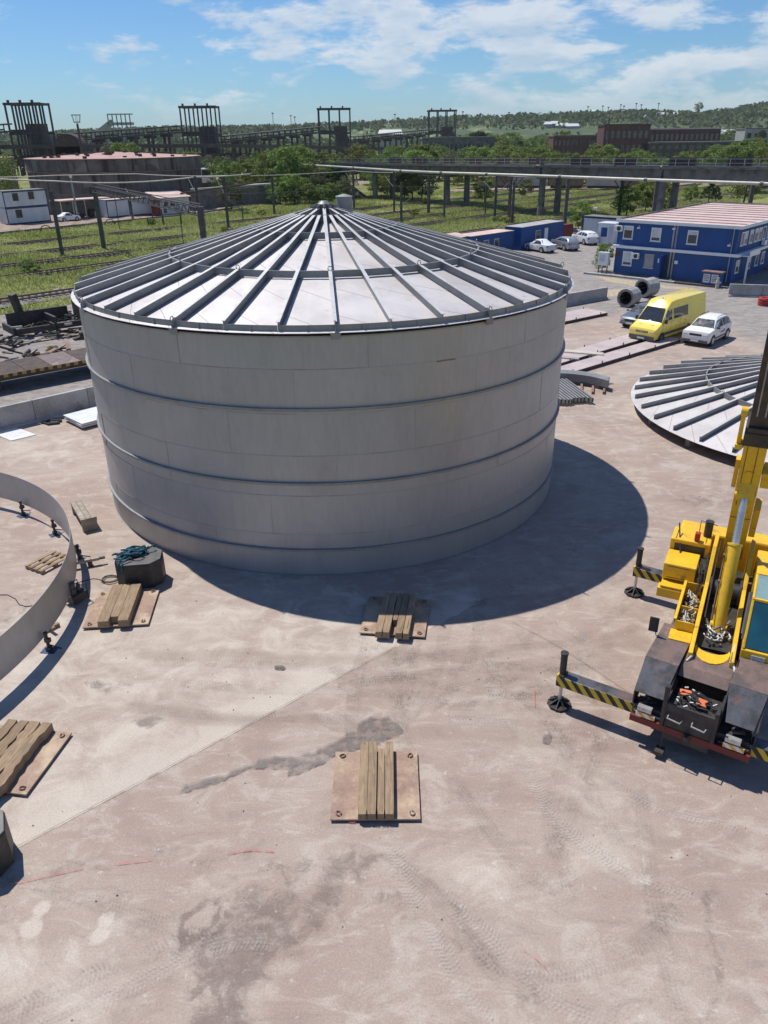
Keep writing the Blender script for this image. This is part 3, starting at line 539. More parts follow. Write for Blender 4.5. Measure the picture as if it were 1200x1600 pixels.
# ---- open ground
def field_mat():
    m, nt, b = newmat('meadow_soil_and_grass'); g = N(nt, 'ShaderNodeNewGeometry'); v = g.outputs['Position']
    n1 = noise(nt, v, .06, 7, .65, .5); n2 = noise(nt, v, .5, 7, .7); n3 = noise(nt, v, 3.5, 5, .7)
    rot = N(nt, 'ShaderNodeMapping'); rot.inputs['Rotation'].default_value = (0, 0, R(-46)); rot.inputs['Scale'].default_value = (.12, 1.0, 1); nt.links.new(v, rot.inputs[0])
    n4 = noise(nt, rot.outputs[0], .35, 6, .65, .3)
    c = mixc(nt, ramp(nt, n1, .4, .6), (0.19, 0.22, 0.07), (0.30, 0.31, 0.13)); c = mixc(nt, mth(nt, 'MULTIPLY', ramp(nt, n4, .50, .62), .8), c, (0.28, 0.275, 0.13))
    c = mixc(nt, mth(nt, 'MULTIPLY', ramp(nt, n2, .52, .66), .6), c, (0.06, 0.085, 0.02)); c = mixc(nt, mth(nt, 'MULTIPLY', ramp(nt, n3, .35, .6), .35), c, (0.05, 0.06, 0.02))
    a = N(nt, 'ShaderNodeAttribute'); a.attribute_name = 'bare'; w = mth(nt, 'ADD', a.outputs['Fac'], mth(nt, 'MULTIPLY', mth(nt, 'SUBTRACT', n2, .5), .8))
    d = mixc(nt, ramp(nt, n2, .4, .6), (0.36, 0.29, 0.235), (0.25, 0.20, 0.17)); c = mixc(nt, ramp(nt, w, .4, .6), c, d)
    nt.links.new(c, b.inputs['Base Color']); b.inputs['Roughness'].default_value = .95; b.inputs['Specular IOR Level'].default_value = .1
    setbump(nt, b, n2, .5, .3); return m
roadline = [(-110, 70), (-58.74, 126.01), (-35.38, 154.81), (-14.61, 202.46), (0, 260)]
def f_bare(X, Y):
    a = seg(X, Y, [(-120, 82), (-64.3, 133), (-39, 161), (-19, 207), (-8, 270)], 4.5, 2.5)
    a = np.maximum(a, np.where((X < -30) & (Y > 125) & (Y < 205) & (Y > 125 + (X + 60) * 1.4), 1, 0))
    a = np.maximum(a, .8 * seg(X, Y, [(25, 215), (60, 225), (110, 240)], 5, 5)); a = np.maximum(a, .9 * seg(X, Y, [(110, 300), (140, 310)], 4, 4)); return a
def fz(X, Y):
    h = .22 * np.sin(X * .31 + 1.7 * np.sin(Y * .13)) * np.sin(Y * .27 + X * .11) + .12 * np.sin(X * 1.1 + Y * .7) * np.sin(Y * .9 - X * .3)
    inner = np.clip((Y - 96.5 - X) / 6, 0, 1) * np.clip((Y - 40) / 10, 0, 1)
    return -.12 + h * inner * .8 - .25 * (1 - inner)
field = grid('meadow_ground', np.arange(-170, 260, 1.2), np.arange(30, 330, 1.2), fz, field_mat(), {'bare': f_bare})
tag(field, kind='structure', label='overgrown grassy railway land with dirt road')
far = grid('plain', np.array([-4500, -1500, -600, -172, 0, 255, 700, 1500, 4500.]), np.array([-400, -100, 0, 29, 331, 600, 1200, 3000, 9000.]), -.75, MAT['leafd'], {'bare': lambda X, Y: 0 * X})
far.data.materials.clear(); far.data.materials.append(field.data.materials[0]); tag(far, kind='structure', label='flat green plain reaching the horizon')

# ---- hills with woods on the skyline
def ridge(x):
    xs_ = [-5000, -1500, -660, -270, 8, 200, 341, 450, 563, 620, 673, 900, 2000, 5000]; hs = [16, 18, 20, 28, 33, 37, 42, 45, 40, 45, 52, 56, 60, 40]
    return np.interp(x, xs_, hs) - 2
def hz_(X, Y):
    t = np.clip((Y - 640) / 860, 0, 1); t = t * t * (3 - 2 * t); b = np.clip(1 - (Y - 1500) / 2500, 0, 1)
    low = np.where(X > 150, 1, .55 + .45 * np.clip((X + 400) / 500, 0, 1))
    return -1.5 + ridge(X * 1500 / np.maximum(Y, 700)) * np.where(Y < 1500, t, b) * 1.0 * low / np.where(Y < 1500, low, low) + 2.0 * np.sin(X * .011) * np.sin(Y * .009 + 1) * t
def hill_mat():
    m, nt, b = newmat('distant_hill_fields'); g = N(nt, 'ShaderNodeNewGeometry'); v = g.outputs['Position']
    st = scaled(nt, v, (1, .25, 1)); n1 = noise(nt, st, .004, 5, .6, 1.0); n2 = noise(nt, st, .03, 7, .7)
    c = mixc(nt, ramp(nt, n1, .44, .5), (0.10, 0.15, 0.055), (0.18, 0.24, 0.09)); c = mixc(nt, mth(nt, 'MULTIPLY', ramp(nt, n1, .60, .64), .8), c, (0.30, 0.30, 0.08))
    c = mixc(nt, ramp(nt, n2, .36, .52), c, (0.055, 0.082, 0.032)); nt.links.new(c, b.inputs['Base Color']); b.inputs['Roughness'].default_value = 1; return m
hill = grid('hills', np.arange(-3600, 3600, 22.), np.concatenate([np.arange(620, 1560, 22.), np.arange(1560, 4200, 120.)]), hz_, hill_mat(), {'bare': lambda X, Y: 0 * X})
tag(hill, kind='structure', label='long low wooded hills along the skyline')

# ================================================================== big storage tank
TR, TH, TX, TY = 9.261, 7.947, -2.1255, 31.161
SLOPE = .258
def cone(r, base): return base + SLOPE * (9.45 - r)
def make_roof(root, zb, full=True):
    """ribbed conical roof: 36 sheets, 36 ribs, two rings of braces, rim, lifting lugs and hub"""
    off = R(-85)
    def sheet():
        b = MB(); a0, a1 = R(-4.98), R(4.98); rr = [.5, 2.3, 5.8, 9.45]
        vs = []; fs = []
        for r in rr:
            for t in (a0, 0, a1): vs.append((r * math.cos(t), r * math.sin(t), cone(r, 0)))
        n = len(vs); vs += [(x, y, z - .012) for x, y, z in vs]
        for i in range(3):
            for j in range(2): k = 3 * i + j; fs += [(k, k + 3, k + 4, k + 1), (n + k, n + k + 1, n + k + 4, n + k + 3)]
        e = 9; fs += [(e, n + e, n + e + 1, e + 1), (e + 1, n + e + 1, n + e + 2, e + 2)]
        b.add(vs, fs); return b.build('roof_plate', 'roofsheet', root, loc=(0, 0, zb))
    def rib(r0):
        b = MB(); z0, z1 = cone(r0, 0), cone(9.3, 0)
        b.add([(r0, -.008, z0), (9.3, -.008, z1), (9.3, -.008, z1 + .24), (r0, -.008, z0 + .24), (r0, .008, z0), (9.3, .008, z1), (9.3, .008, z1 + .24), (r0, .008, z0 + .24)],
              [(0, 1, 2, 3), (4, 7, 6, 5), (0, 4, 5, 1), (1, 5, 6, 2), (3, 2, 6, 7), (0, 3, 7, 4)])
        b.beam((r0, .045, z0 + .012), (9.3, .045, z1 + .012), .09, .012)
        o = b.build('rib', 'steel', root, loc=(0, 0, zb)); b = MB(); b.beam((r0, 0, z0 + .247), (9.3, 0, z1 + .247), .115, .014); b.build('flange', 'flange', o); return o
    ps = sheet(); r1 = rib(.45); r2 = rib(1.15)
    def brace(r):
        b = MB(); h = 2 * r * math.sin(R(5)) / 2 - .012; x = r * math.cos(R(5)); z = cone(x, 0)
        b.box(x - .006, x + .006, -h, h, z + .02, z + .232); b.box(x - .05, x + .006, -h, h, z + .232, z + .239); b.cyl((x - .01, -h * .1, z + .06), (x + .04, -h * .1, z + .06), .022, n=6)
        return b.build('ring_brace', 'steel', root, loc=(0, 0, zb))
    ba = brace(5.9); bb = brace(2.75)
    def bandseg():
        if not full: return None
        b = MB(); b.arc(9.29, 9.305, 0, .17, R(-4.9), R(4.9), 3); b.box(9.305, 9.33, -.03, .03, -.03, .17); return b.build('rim_band', 'steel', root, loc=(0, 0, zb + .03))
    bs = bandseg()
    def lug():
        if not full: return None
        b = MB(); b.prof([(9.2, .0), (9.46, .0), (9.46, .13), (9.38, .26), (9.24, .26)], -.02, .02); b.box(9.33, 9.46, -.16, .16, -.04, -.02); b.box(9.40, 9.42, -.14, .14, -.2, -.02)
        b.path([(9.42 + .07 * math.cos(t), .0, .27 + .08 * math.sin(t)) for t in np.linspace(0, 2 * math.pi, 9)[:-1]], .018, 5, True); return b.build('lifting_lug', 'steel', root, loc=(0, 0, zb))
    lg = lug()
    def lug2():
        b = MB(); z = cone(5.9, 0) + .25; b.path([(5.9, .07 * math.cos(t), z + .06 + .07 * math.sin(t)) for t in np.linspace(0, 2 * math.pi, 9)[:-1]], .016, 5, True); return b.build('lifting_eye', 'steel', root, loc=(0, 0, zb))
    l2 = lug2()
    for k in range(36):
        a = off + R(10) * k; am = a + R(5)
        def put(o, ang, first):
            q = o if first else place(o, None, root)
            if not first:
                for ch in o.children: place(ch, None, q)
            q.rotation_euler = (0, 0, ang)
        put(ps, am, k == 0); put(ba, am, k == 0); put(bb, am, k == 0)
        if full: put(bs, am, k == 0)
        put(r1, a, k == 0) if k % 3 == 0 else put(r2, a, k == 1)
        if k % 3 == 0: put(l2, a, k == 0)
        if k % 3 == 0 and full: put(lg, a, k == 0)
    b = MB(); b.cyl((0, 0, cone(0.6, zb) - .1), (0, 0, cone(.6, zb) + .42), .24, n=20); b.cyl((0, 0, cone(.6, zb) + .42), (0, 0, cone(.6, zb) + .52), .25, .12, n=20)
    for i in range(12): t = R(30 * i + 5); b.beam((.22 * math.cos(t), .22 * math.sin(t), cone(.2, zb) + .18), (.5 * math.cos(t), .5 * math.sin(t), cone(.5, zb) + .18), .015, .3)
    b.arc(1.12, 1.15, cone(1.15, zb), cone(1.15, zb) + .27, 0, 2 * math.pi, 36); b.build('hub', 'steel', root)
tank = thing('storage_tank', (TX, TY, 0), 0, 'large round grey steel storage tank with ribbed conical roof in the middle of the yard', 'storage tank')
make_roof(tank, 8.0)
b = MB(); b.cyl((0, 0, 0), (0, 0, .78), .31, n=24); b.cyl((0, 0, .78), (0, 0, .80), .33, n=24); b.cyl((0, 0, .80), (0, 0, .88), .33, .05, n=24)
b.build('vent', 'steel', tank, loc=(.75, .55, 10.12))
b = MB(); b.cyl((0, 0, .02), (0, 0, 7.9), 9.2465, n=240); b.build('shell_liner', 'galv', tank)
b = MB(); b.arc(9.20, 9.36, 7.86, 7.90, 0, 2 * math.pi, 120); b.build('top_angle', 'steel', tank)
levels = [0.0, .15 + 1.35 - .0, 2.85, 4.2, 5.55, 6.9, 7.90]
for ci in range(6):
    z0, z1 = levels[ci], levels[ci + 1]; npl = 10; da = 2 * math.pi / npl; b = MB(); b.arc(9.24, 9.256, z0 + .004, z1 - .004, .0006, da - .0006, 24); p0 = b.build('shell_plate', 'galv', tank, smooth_all=True)
    st = [0.9, .25, .62, .05, .42, .8][ci]
    for k in range(npl):
        q = p0 if k == 0 else place(p0, None, tank); q.rotation_euler = (0, 0, da * (k + st)); s = 1 + random.uniform(-.00035, .0004); q.scale = (s, s, 1)
for z in (.96, 3.31, 5.72):
    b = MB(); b.arc(9.262, 9.345, z - .02, z + .012, 0, 2 * math.pi, 144); b.arc(9.262, 9.272, z - .10, z - .02, 0, 2 * math.pi, 144); b.arc(9.335, 9.345, z - .055, z - .02, 0, 2 * math.pi, 144)
    b.build('girt', 'steel_l' if False else 'steel', tank)
m_, nt, b_ = newmat('tank_weld_bead'); MAT['weld'] = m_; v, rnd = objvec(nt); c = mixc(nt, ramp(nt, noise(nt, v, 1.1, 5), .45, .65), (0.35, 0.345, 0.34), (0.31, 0.26, 0.21)); nt.links.new(c, b_.inputs['Base Color']); b_.inputs['Roughness'].default_value = .6
for ci in range(1, 6): b = MB(); b.arc(9.2565, 9.261, levels[ci] - .012, levels[ci] + .012, 0, 2 * math.pi, 200); b.build('weld_bead', 'weld', tank)
for ci in range(6):
    st = [0.9, .25, .62, .05, .42, .8][ci]; b = MB()
    for k in range(10):
        a = 2 * math.pi / 10 * (k + st)
        if math.sin(a) < .3: b = MB(); b.box(9.255, 9.2615, -.010, .010, levels[ci] + .02, levels[ci + 1] - .02, Matrix.Rotation(a, 4, 'Z')); b.build('weld_bead', 'weld', tank)
for a, z0, z1 in ((-152, 5.55, 6.9), (-150, 2.9, 4.1)):
    b = MB(); b.arc(9.2565, 9.266, z0, z1, R(a), R(a) + .004, 1); b.build('plate_edge', 'rust', tank)
b = MB(); b.arc(9.2565, 9.264, 6.86, 6.90, R(-66), R(-62), 3); b.build('rust_run', 'rust', tank)
b = MB(); b.arc(9.262, 9.30, 0.0, .012, 0, 2 * math.pi, 144); b.build('base_angle', 'steel', tank)

roof2 = thing('conical_tank_roof', (22.22, 36.64, 0), R(4), 'ribbed conical grey steel tank roof resting low on the ground behind the crane boom', 'tank roof')
make_roof(roof2, .52, False)
b = MB()
for k in range(18):
    t = R(20 * k); b.beam((8.7 * math.cos(t), 8.7 * math.sin(t), .26), (9.1 * math.cos(t), 9.1 * math.sin(t), .26), .25, .5)
b.build('support_block', 'woodg', roof2)

# ================================================================== shell ring on jacks
RX, RY, RR_, RZ0, RZ1 = -19.07, 18.88, 9.48, .40, 1.54
ring = thing('tank_shell_ring', (RX, RY, 0), 0, 'low open ring of curved grey tank shell held up on jacks at the left', 'shell ring')
b = MB(); b.arc(RR_ - .006, RR_ + .006, RZ0, RZ1, 0, 2 * math.pi / 6 - .0006, 24); q0 = b.build('shell_plate', 'galv', ring, smooth_all=True)
for k in range(6): q = q0 if k == 0 else place(q0, None, ring); q.rotation_euler = (0, 0, R(60 * k + 22))
def make_jack(label):
    t = thing('lifting_jack', (0, 0, 0), 0, label, 'jack', 'jacks under the shell ring')
    b = MB(); b.box(-.2, .2, -.15, .15, 0, .02); b.build('base_plate', 'blued', t)
    b = MB(); b.cyl((0, 0, .02), (0, 0, .55), .045, n=10); b.box(-.07, .07, -.07, .07, .02, .14); b.box(-.06, .1, -.05, .05, .3, .42); b.cyl((0, 0, .55), (0, 0, .62), .06, n=10); b.beam((.04, 0, .2), (.35, .05, .05), .03, .03); b.build('screw_post', 'black', t)
    return t
jk = None
jl = ['screw jack inside the ring on its far wall, uppermost in view', 'screw jack inside the ring at its right curve', 'screw jack outside the ring beside the yellow tool bar', 'screw jack under the near wall of the ring at lower left']
for i, (p, rr) in enumerate((((43, 803), -.15), ((94, 833), -.15), ((122, 877), .1), ((70, 1016), .12))):
    g = G(*p); a = math.atan2(g[1] - RY, g[0] - RX); q = make_jack(jl[i]) if i == 0 else None
    if i == 0: jk = q
    else: q = copy_tree(jk, None, jl[i])
    q.location = (RX + (RR_ + rr) * math.cos(a), RY + (RR_ + rr) * math.sin(a), 0); q.rotation_euler = (0, 0, a)

# ================================================================== timber mats on steel plates
def mat_(name, p, rz, label, timbers, size=(1.9, 1.98), timber_mat='wood', irregular=0):
    t = thing(name, (*p, 0), rz, label, 'load plate', 'timber topped steel plates on the slab')
    sx, sy = size[0] / 2, size[1] / 2
    b = MB(); b.box(-sx, sx, -sy, sy, .05, .09); b.build('steel_plate', 'matplate', t, bevel=.004)
    b = MB(); b.box(-sx + .1, -sx + .3, -sy + .1, sy - .1, 0.002, .05); b.box(sx - .3, sx - .1, -sy + .1, sy - .1, 0.002, .05); b.build('batten', 'black', t)
    lb = MB(); lb.path([(.055 * math.cos(a), .04 * math.sin(a), .012) for a in np.linspace(.5, 6.0, 12)], .013, 6); lug0 = None
    for i, (x, y) in enumerate(((-1, -1), (1, -1), (1, 1), (-1, 1))):
        if i == 0: lug0 = lb.build('lifting_ring', 'rust', t); q = lug0
        else: q = place(lug0, None, t)
        q.location = (x * (sx - .17), y * (sy - .15), .1); q.rotation_euler = (0, 0, random.uniform(0, 6)); q.scale = (1.2, 1.2, 1.2)
    for (x, w, y0, y1, h) in timbers:
        b = MB(); n = 14; ln = y1 - y0; vs = []
        for i in range(n + 1):
            y = y0 + ln * i / n; jx = irregular * random.uniform(-.06, .06); jw = w / 2 * (1 - irregular * random.uniform(0, .22)); e = (.012 if i in (0, n) else 0)
            vs += [(x - jw + jx, y, .095), (x + jw + jx, y, .095), (x + jw + jx - e, y, .095 + h - e), (x - jw + jx + e, y, .095 + h - e)]
        fs = []
        for i in range(n):
            k = 4 * i
            for j in range(4): fs.append((k + j, k + (j + 1) % 4, k + 4 + (j + 1) % 4, k + 4 + j))
        fs += [(0, 3, 2, 1), (4 * n, 4 * n + 1, 4 * n + 2, 4 * n + 3)]; b.add(vs, fs); b.build('timber', timber_mat, t, bevel=.008)
    return t
mc = G(586, 1232); mat_('timber_load_mat', (mc[0] + .02, 12.68), R(-.5), 'rusty steel plate with four long timbers in the centre foreground, fully sunlit',
     [(-.27, .19, -1.03, 1.12, .2), (-.075, .19, -1.03, 1.12, .2), (.12, .15, -1.03, .88, .2), (.30, .19, -1.03, 1.12, .2)])
mat_('timber_load_mat', (.32, 19.32), R(-8), 'rusty steel plate with split timbers half in the shadow of the big tank', [(-.36, .2, -1.2, .92, .22), (-.15, .2, -1.2, .9, .22), (.04, .14, -.55, .9, .22), (.22, .2, -1.2, .92, .22), (.42, .17, -1.2, .9, .22)])
mat_('timber_load_mat', (-8.05, 19.95), R(5), 'rusty steel plate with broad timber deck beside the green rope box', [(-.31, .33, -1.08, 1.0, .24), (-.02, .24, -.85, 1.0, .24), (.26, .31, -1.08, 1.02, .24)])
mat_('timber_load_mat', (-8.72, 13.62), R(-9), 'rusty steel plate with decayed rough timbers cut by the left frame edge', [(-.55, .26, -1.2, 1.0, .22), (-.26, .28, -1.3, 1.0, .22), (.04, .30, -1.35, 1.02, .22), (.33, .26, -1.3, 1.0, .24)], irregular=.55)

# ================================================================== small yard things
bt = [G(*p, 1.0) for p in ((180, 868), (203, 857), (240, 862), (243, 880), (225, 888), (192, 888))]
cx = sum(p[0] for p in bt) / 6; cy = sum(p[1] for p in bt) / 6
cw = thing('counterweight_block', (-7.93, 21.72, 0), R(8), 'dark eight-sided steel counterweight box carrying a heap of teal rope', 'counterweight')
oct_ = [(-.72, -.28), (-.42, -.58), (.42, -.58), (.72, -.28), (.72, .28), (.42, .58), (-.42, .58), (-.72, .28)]
b = MB(); b.prism(oct_, 0.02, .86); b.build('body', 'black', cw, bevel=.015)
b = MB(); b.prism([(x * .985, y * .985) for x, y in oct_], .862, .905); b.build('lid', 'darkmetal', cw, bevel=.01)
rp = MB()
for k in range(16):
    c0 = Vector((random.gauss(-.05, .22), random.gauss(.06, .13), 0)); rad = random.uniform(.12, .27); ph = random.uniform(0, 6)
    rp.path([(c0.x + rad * math.cos(t) * 1.25, c0.y + rad * .7 * math.sin(t + ph * .3), .03 + .05 * (k % 4) + .03 * math.sin(3 * t + ph)) for t in np.linspace(ph, ph + 5.6, 22)], .027, 6)
rp.path([(-.35, -.2, .1), (-.52, -.4, .06), (-.58, -.50, -.05), (-.6, -.53, -.4)], .027, 6); rp.path([(-.2, -.3, .1), (-.4, -.47, .05), (-.45, -.6, -.02), (-.46, -.61, -.3)], .027, 6)
o = rp.build('rope_heap', 'rope', None, loc=(-7.93, 21.72, .93), rot=(0, 0, R(8))); tag(o, 'tangled teal blue rope heaped on the dark octagonal counterweight', 'rope')
cw2 = thing('counterweight_block', (-8.25, 10.75, 0), R(25), 'dark steel counterweight box at the left frame edge below the decayed timbers', 'counterweight')
b = MB(); b.prism(oct_, 0.02, .86); b.build('body', 'black', cw2, bevel=.015); b = MB(); b.prism([(x * .985, y * .985) for x, y in oct_], .862, .905); b.build('lid', 'darkmetal', cw2, bevel=.01)

g0, g1 = (-11.85, 26.9), (-10.85, 25.25)
tb = thing('timber_block', ((g0[0] + g1[0]) / 2 + .05, (g0[1] + g1[1]) / 2, 0), math.atan2(g1[1] - g0[1], g1[0] - g0[0]), 'long pale-topped timber trestle block standing between ring and tank', 'timber block')
for i in range(3):
    y = -.19 + .19 * i; b = MB(); b.box(-.95, .95, y - .09, y + .09, .40, .52); b.build('plank', 'woodg', tb, bevel=.006)
b = MB(); b.box(-.93, -.8, -.27, .27, 0, .4); b.box(.8, .93, -.27, .27, 0, .4); b.box(-.8, .8, .2, .26, .1, .395); b.build('frame', 'woodg', tb)
pal = thing('wooden_pallet', (-11.45, 22.85, 0), R(-30), 'small brown wooden pallet lying inside the shell ring', 'pallet')
for i in range(4): b = MB(); b.box(-.42 + .24 * i, -.30 + .24 * i, -.6, .6, .11, .135); b.build('slat', 'wood', pal)
for i in range(3): b = MB(); b.box(-.44, .44, -.58 + .52 * i, -.46 + .52 * i, 0, .108); b.build('bearer', 'wood', pal)
tl = thing('tool_bar', (*G(133, 886), 0), R(22), 'short timber bar with yellow ends across the ring edge', 'tool bar')
b = MB(); b.box(-.5, .5, -.06, .06, .18, .28); b.build('bar', 'woodg', tl, bevel=.006); b = MB(); b.box(-.45, -.3, -.1, .1, 0, .18); b.box(.1, .25, -.1, .1, 0, .18); b.box(.5, .68, -.04, .04, .2, .26); tag(b.build('foot', 'black', tl), kind='stuff')
hp = thing('hydraulic_pump', (*G(121, 940), 0), R(60), 'black hydraulic pump unit beside the near outer wall of the ring', 'pump')
b = MB(); b.box(-.28, .28, -.2, .2, .08, .35); b.build('tank', 'black', hp, bevel=.02); b = MB(); b.cyl((-.1, 0, .35), (-.1, 0, .72), .12, n=14); b.cyl((.14, 0, .35), (.14, 0, .55), .07, n=10); b.build('motor', 'darkmetal', hp)
b = MB(); b.path([(-.28, -.2, .05), (-.28, -.2, .6), (.28, -.2, .6), (.28, -.2, .05)], .018, 6); b.path([(-.28, .2, .05), (-.28, .2, .6), (.28, .2, .6), (.28, .2, .05)], .018, 6); b.build('frame', 'black', hp)
b = MB(); b.path([(.2 + .2 * math.cos(t), .3 + .1 * math.sin(t), .1 + .02 * t) for t in np.linspace(0, 14, 50)], .014, 5); b.build('hose', 'rubber', hp)
co = G(173, 907); b = MB(); b.path([(co[0] + .27 * math.cos(t) * (1 + .08 * math.sin(2.3 * t)), co[1] + .22 * math.sin(t) * (1 + .08 * math.cos(1.7 * t)), .02 + .004 * t) for t in np.linspace(0, 19, 90)], .012, 5)
b.path([(co[0] - .25, co[1], .015), (co[0] - .6, co[1] + .12, .012), (co[0] - 1.0, co[1] - .1, .012), (co[0] - 1.35, co[1] - .35, .015)], .010, 5)
tag(b.build('cable_coil', 'rubber'), 'loose dark cable coil lying left of the rope-topped counterweight', 'cable')
b = MB(); b.path([(*G(x, y), .012) for x, y in ((0, 930), (12, 930), (24, 936), (30, 945), (40, 948), (52, 947))], .014, 5); tag(b.build('power_cable', 'rubber'), 'thin dark cable snaking over the slab inside the ring', 'cable')
tr = thing('timber_trestle', (*G(78, 985), 0), R(50), 'small brown timber frame under the near wall of the ring', 'trestle')
b = MB(); b.box(-.3, .3, -.05, .05, .0, .12); b.box(-.05, .05, -.3, .3, .12, .22); b.box(-.3, -.2, -.05, .05, .12, .5); b.build('beam', 'wood', tr)

# precast yard walls
wd = Vector((WALL_B[0] - WALL_A[0], WALL_B[1] - WALL_A[1], 0)).normalized(); wang = math.atan2(wd.y, wd.x)
def wallrun(name, a, b_, label, h=1.1, n=3, th=.22):
    a = Vector((*a, 0)); b_ = Vector((*b_, 0)); L = (b_ - a).length; t = thing(name, a, math.atan2(b_.y - a.y, b_.x - a.x), label, 'wall', 'precast concrete yard walls')
    for i in range(n):
        q = MB(); x0, x1 = L * i / n + .012, L * (i + 1) / n - .012; q.prof([(0, 0)], 0, 0) if False else None
        q.add([(x, y, z) for x in (x0, x1) for y, z in ((-.28, 0), (.28, 0), (.28, .12), (th / 2, .18), (th / 2, h), (-th / 2, h), (-th / 2, .18), (-.28, .12))],
              [tuple(range(8)), tuple(range(8, 16))[::-1]] + [(j, 8 + j, 8 + (j + 1) % 8, (j + 1) % 8) for j in range(8)])
        q.build('wall_panel', 'conc', t, bevel=.01)
    return t
W0 = Vector((-19.1, 36.39, 0))
wallrun('concrete_wall', (-26.1, 29.7), (-9.5, 45.55), 'low grey precast wall left of the tank beside the road', 1.15, 8)
wallrun('concrete_wall', (7.5, 59.7), (19.5, 68.06), 'low grey precast wall right of the tank, ending near the concrete rings', 1.0, 5)
wallrun('concrete_wall', (30.3, 68.6), (38.0, 66.5), 'low grey precast wall in front of the blue office block', 1.05, 3)
# flat stuff lying about
def sheetstack(name, pts, z0, n, label, dz_=.05):
    c = (sum(p[0] for p in pts) / 4, sum(p[1] for p in pts) / 4); t = thing(name, (*c, 0), 0, label, 'metal sheets')
    for i in range(n):
        a = random.uniform(-.03, .03); q = MB(); q.prism([((p[0] - c[0]) * math.cos(a) - (p[1] - c[1]) * math.sin(a) + random.uniform(-.05, .05), (p[0] - c[0]) * math.sin(a) + (p[1] - c[1]) * math.cos(a)) for p in pts], z0 + dz_ * i, z0 + dz_ * i + dz_ * .55); q.build('sheet', 'sheet', t)
    return t
s = [(-16.3, 37.6), (-14.9, 36.2), (-12.6, 38.5), (-14.0, 39.9)]; sheetstack('sheet_stack', s, .12, 3, 'stack of white coated sheets by the tank near the left wall', .09)
b = MB(); b.path([(-16.4, 37.5, .05), (-16.7, 37.4, .1), (-17.1, 37.6, .05), (-17.3, 37.3, .04), (-16.9, 37.0, .06), (-16.4, 37.2, .05)], .06, 6); b.box(-16.9, -16.5, 37.1, 37.3, 0, .12); tag(b.build('scrap_heap', 'black'), 'small heap of black scrap at the end of the white sheet stack', 'scrap')
sheetstack('flat_sheets', [(-19.4, 36.0), (-17.9, 34.8), (-17.0, 35.6), (-18.5, 36.8)], .01, 1, 'pair of white sheets lying flat near the left frame edge', .04)
sheetstack('flat_sheets', [(-20.9, 35.6), (-19.6, 34.4), (-18.6, 35.4), (-19.9, 36.6)], .03, 1, 'bluish white sheet cut by the left frame edge', .04)
def strip(name, a, b_, w, label, h=.13):
    a = Vector((*a, 0)); b_ = Vector((*b_, 0)); L = (b_ - a).length; t = thing(name, a, math.atan2(b_.y - a.y, b_.x - a.x), label, 'steel plate')
    q = MB(); q.box(0, L, 0, w, h, h + .03); q.build('plate', 'plate', t); q = MB()
    q.box(.05, L - .05, .02, .06, .0, h); q.box(.05, L - .05, w - .06, w - .02, 0, h); q.build('edge_beam', 'rustd', t); q = MB()
    k = 0
    x = 1.2
    while x < L: q.box(x, x + .05, -.03, .02, h - .05, h + .16); q.box(x + .6, x + .65, w - .02, w + .03, h - .05, h + .14); x += 2.9
    q.build('clip', 'rustd', t); return t
p = (7.6, 40.9); strip('steel_plate_strip', (10.4, 43.95), (20.5, 52.4), 1.25, 'long dusty pink steel plate strip nearest the stacked beams', .2)
strip('steel_plate_strip', (8.6, 44.6), (18.4, 53.0), 1.45, 'long dusty pink steel plate strip lying behind its twin, ending by the van', .2)
strip('steel_plate_strip', (9.2, 54.9), (17.9, 61.4), 2.2, 'wide pinkish steel plate lying nearest the right precast wall', .2)
# bundle of steel sections and curved rings
bun = thing('steel_section_bundle', (10.0, 40.0, 0), R(100), 'bundle of straight galvanised steel sections beside the tank', 'steel bundle')
for k in range(11):
    q = MB(); y = -1.0 + .19 * k; L0 = random.uniform(-.15, .1); q.box(-.8 + L0, 3.4, y - .05, y + .05, .34, .36); q.box(-.8 + L0, 3.4, y - .05, y - .035, .1, .34); q.box(-.8 + L0, 3.4, y + .035, y + .05, .1, .34); q.build('section', 'steel', bun)
q = MB(); q.box(-.5, -.38, -1.1, 1.0, 0, .1); q.box(2.2, 2.32, -1.1, 1.0, 0, .1); q.build('bearer', 'wood', bun)
cv = thing('curved_beam_stack', (0, 0, 0), 0, 'stack of curved galvanised ring segments resting on rusty bearers beside the tank', 'steel stack')
q = MB(); ccx, ccy, cr0 = 3.9, 35.4, 0
A_, B_ = Vector((9.6, 42.9, 0)), Vector((12.45, 42.0, 0))
q = MB()
def arcpts(z):
    out = []
    for i in range(13): t = i / 12; pnt = Vector((8.6, 43.1, 0)).lerp(Vector((12.55, 41.5, 0)), t); out.append((pnt.x + .35 * 4 * t * (1 - t), pnt.y + .62 * 4 * t * (1 - t), z))
    return out
for j in range(5):
    pa = arcpts(0); 
    for i in range(12):
        a_, b2 = Vector(pa[i]), Vector(pa[i + 1]); nrm = Vector((.3, .95, 0)) * (.16 * j); q.beam(a_ + nrm + Vector((0, 0, .42)), b2 + nrm + Vector((0, 0, .42)), .13, .42)
q.build('ring_segment', 'steel', cv)
q = MB()
for i in range(6): q.beam((9.2 + .6 * i, 41.2 - .05 * i, .08), (9.6 + .6 * i, 43.4 - .22 * i, .08), .12, .14)
q.build('bearer', 'rust', cv)
q = MB(); q.beam((12.5, 41.6, .35), (12.95, 41.75, .35), .03, .03); q.beam((12.5, 41.9, .3), (12.95, 42.05, .3), .03, .03); q.build('tie_rod', 'rust', cv)
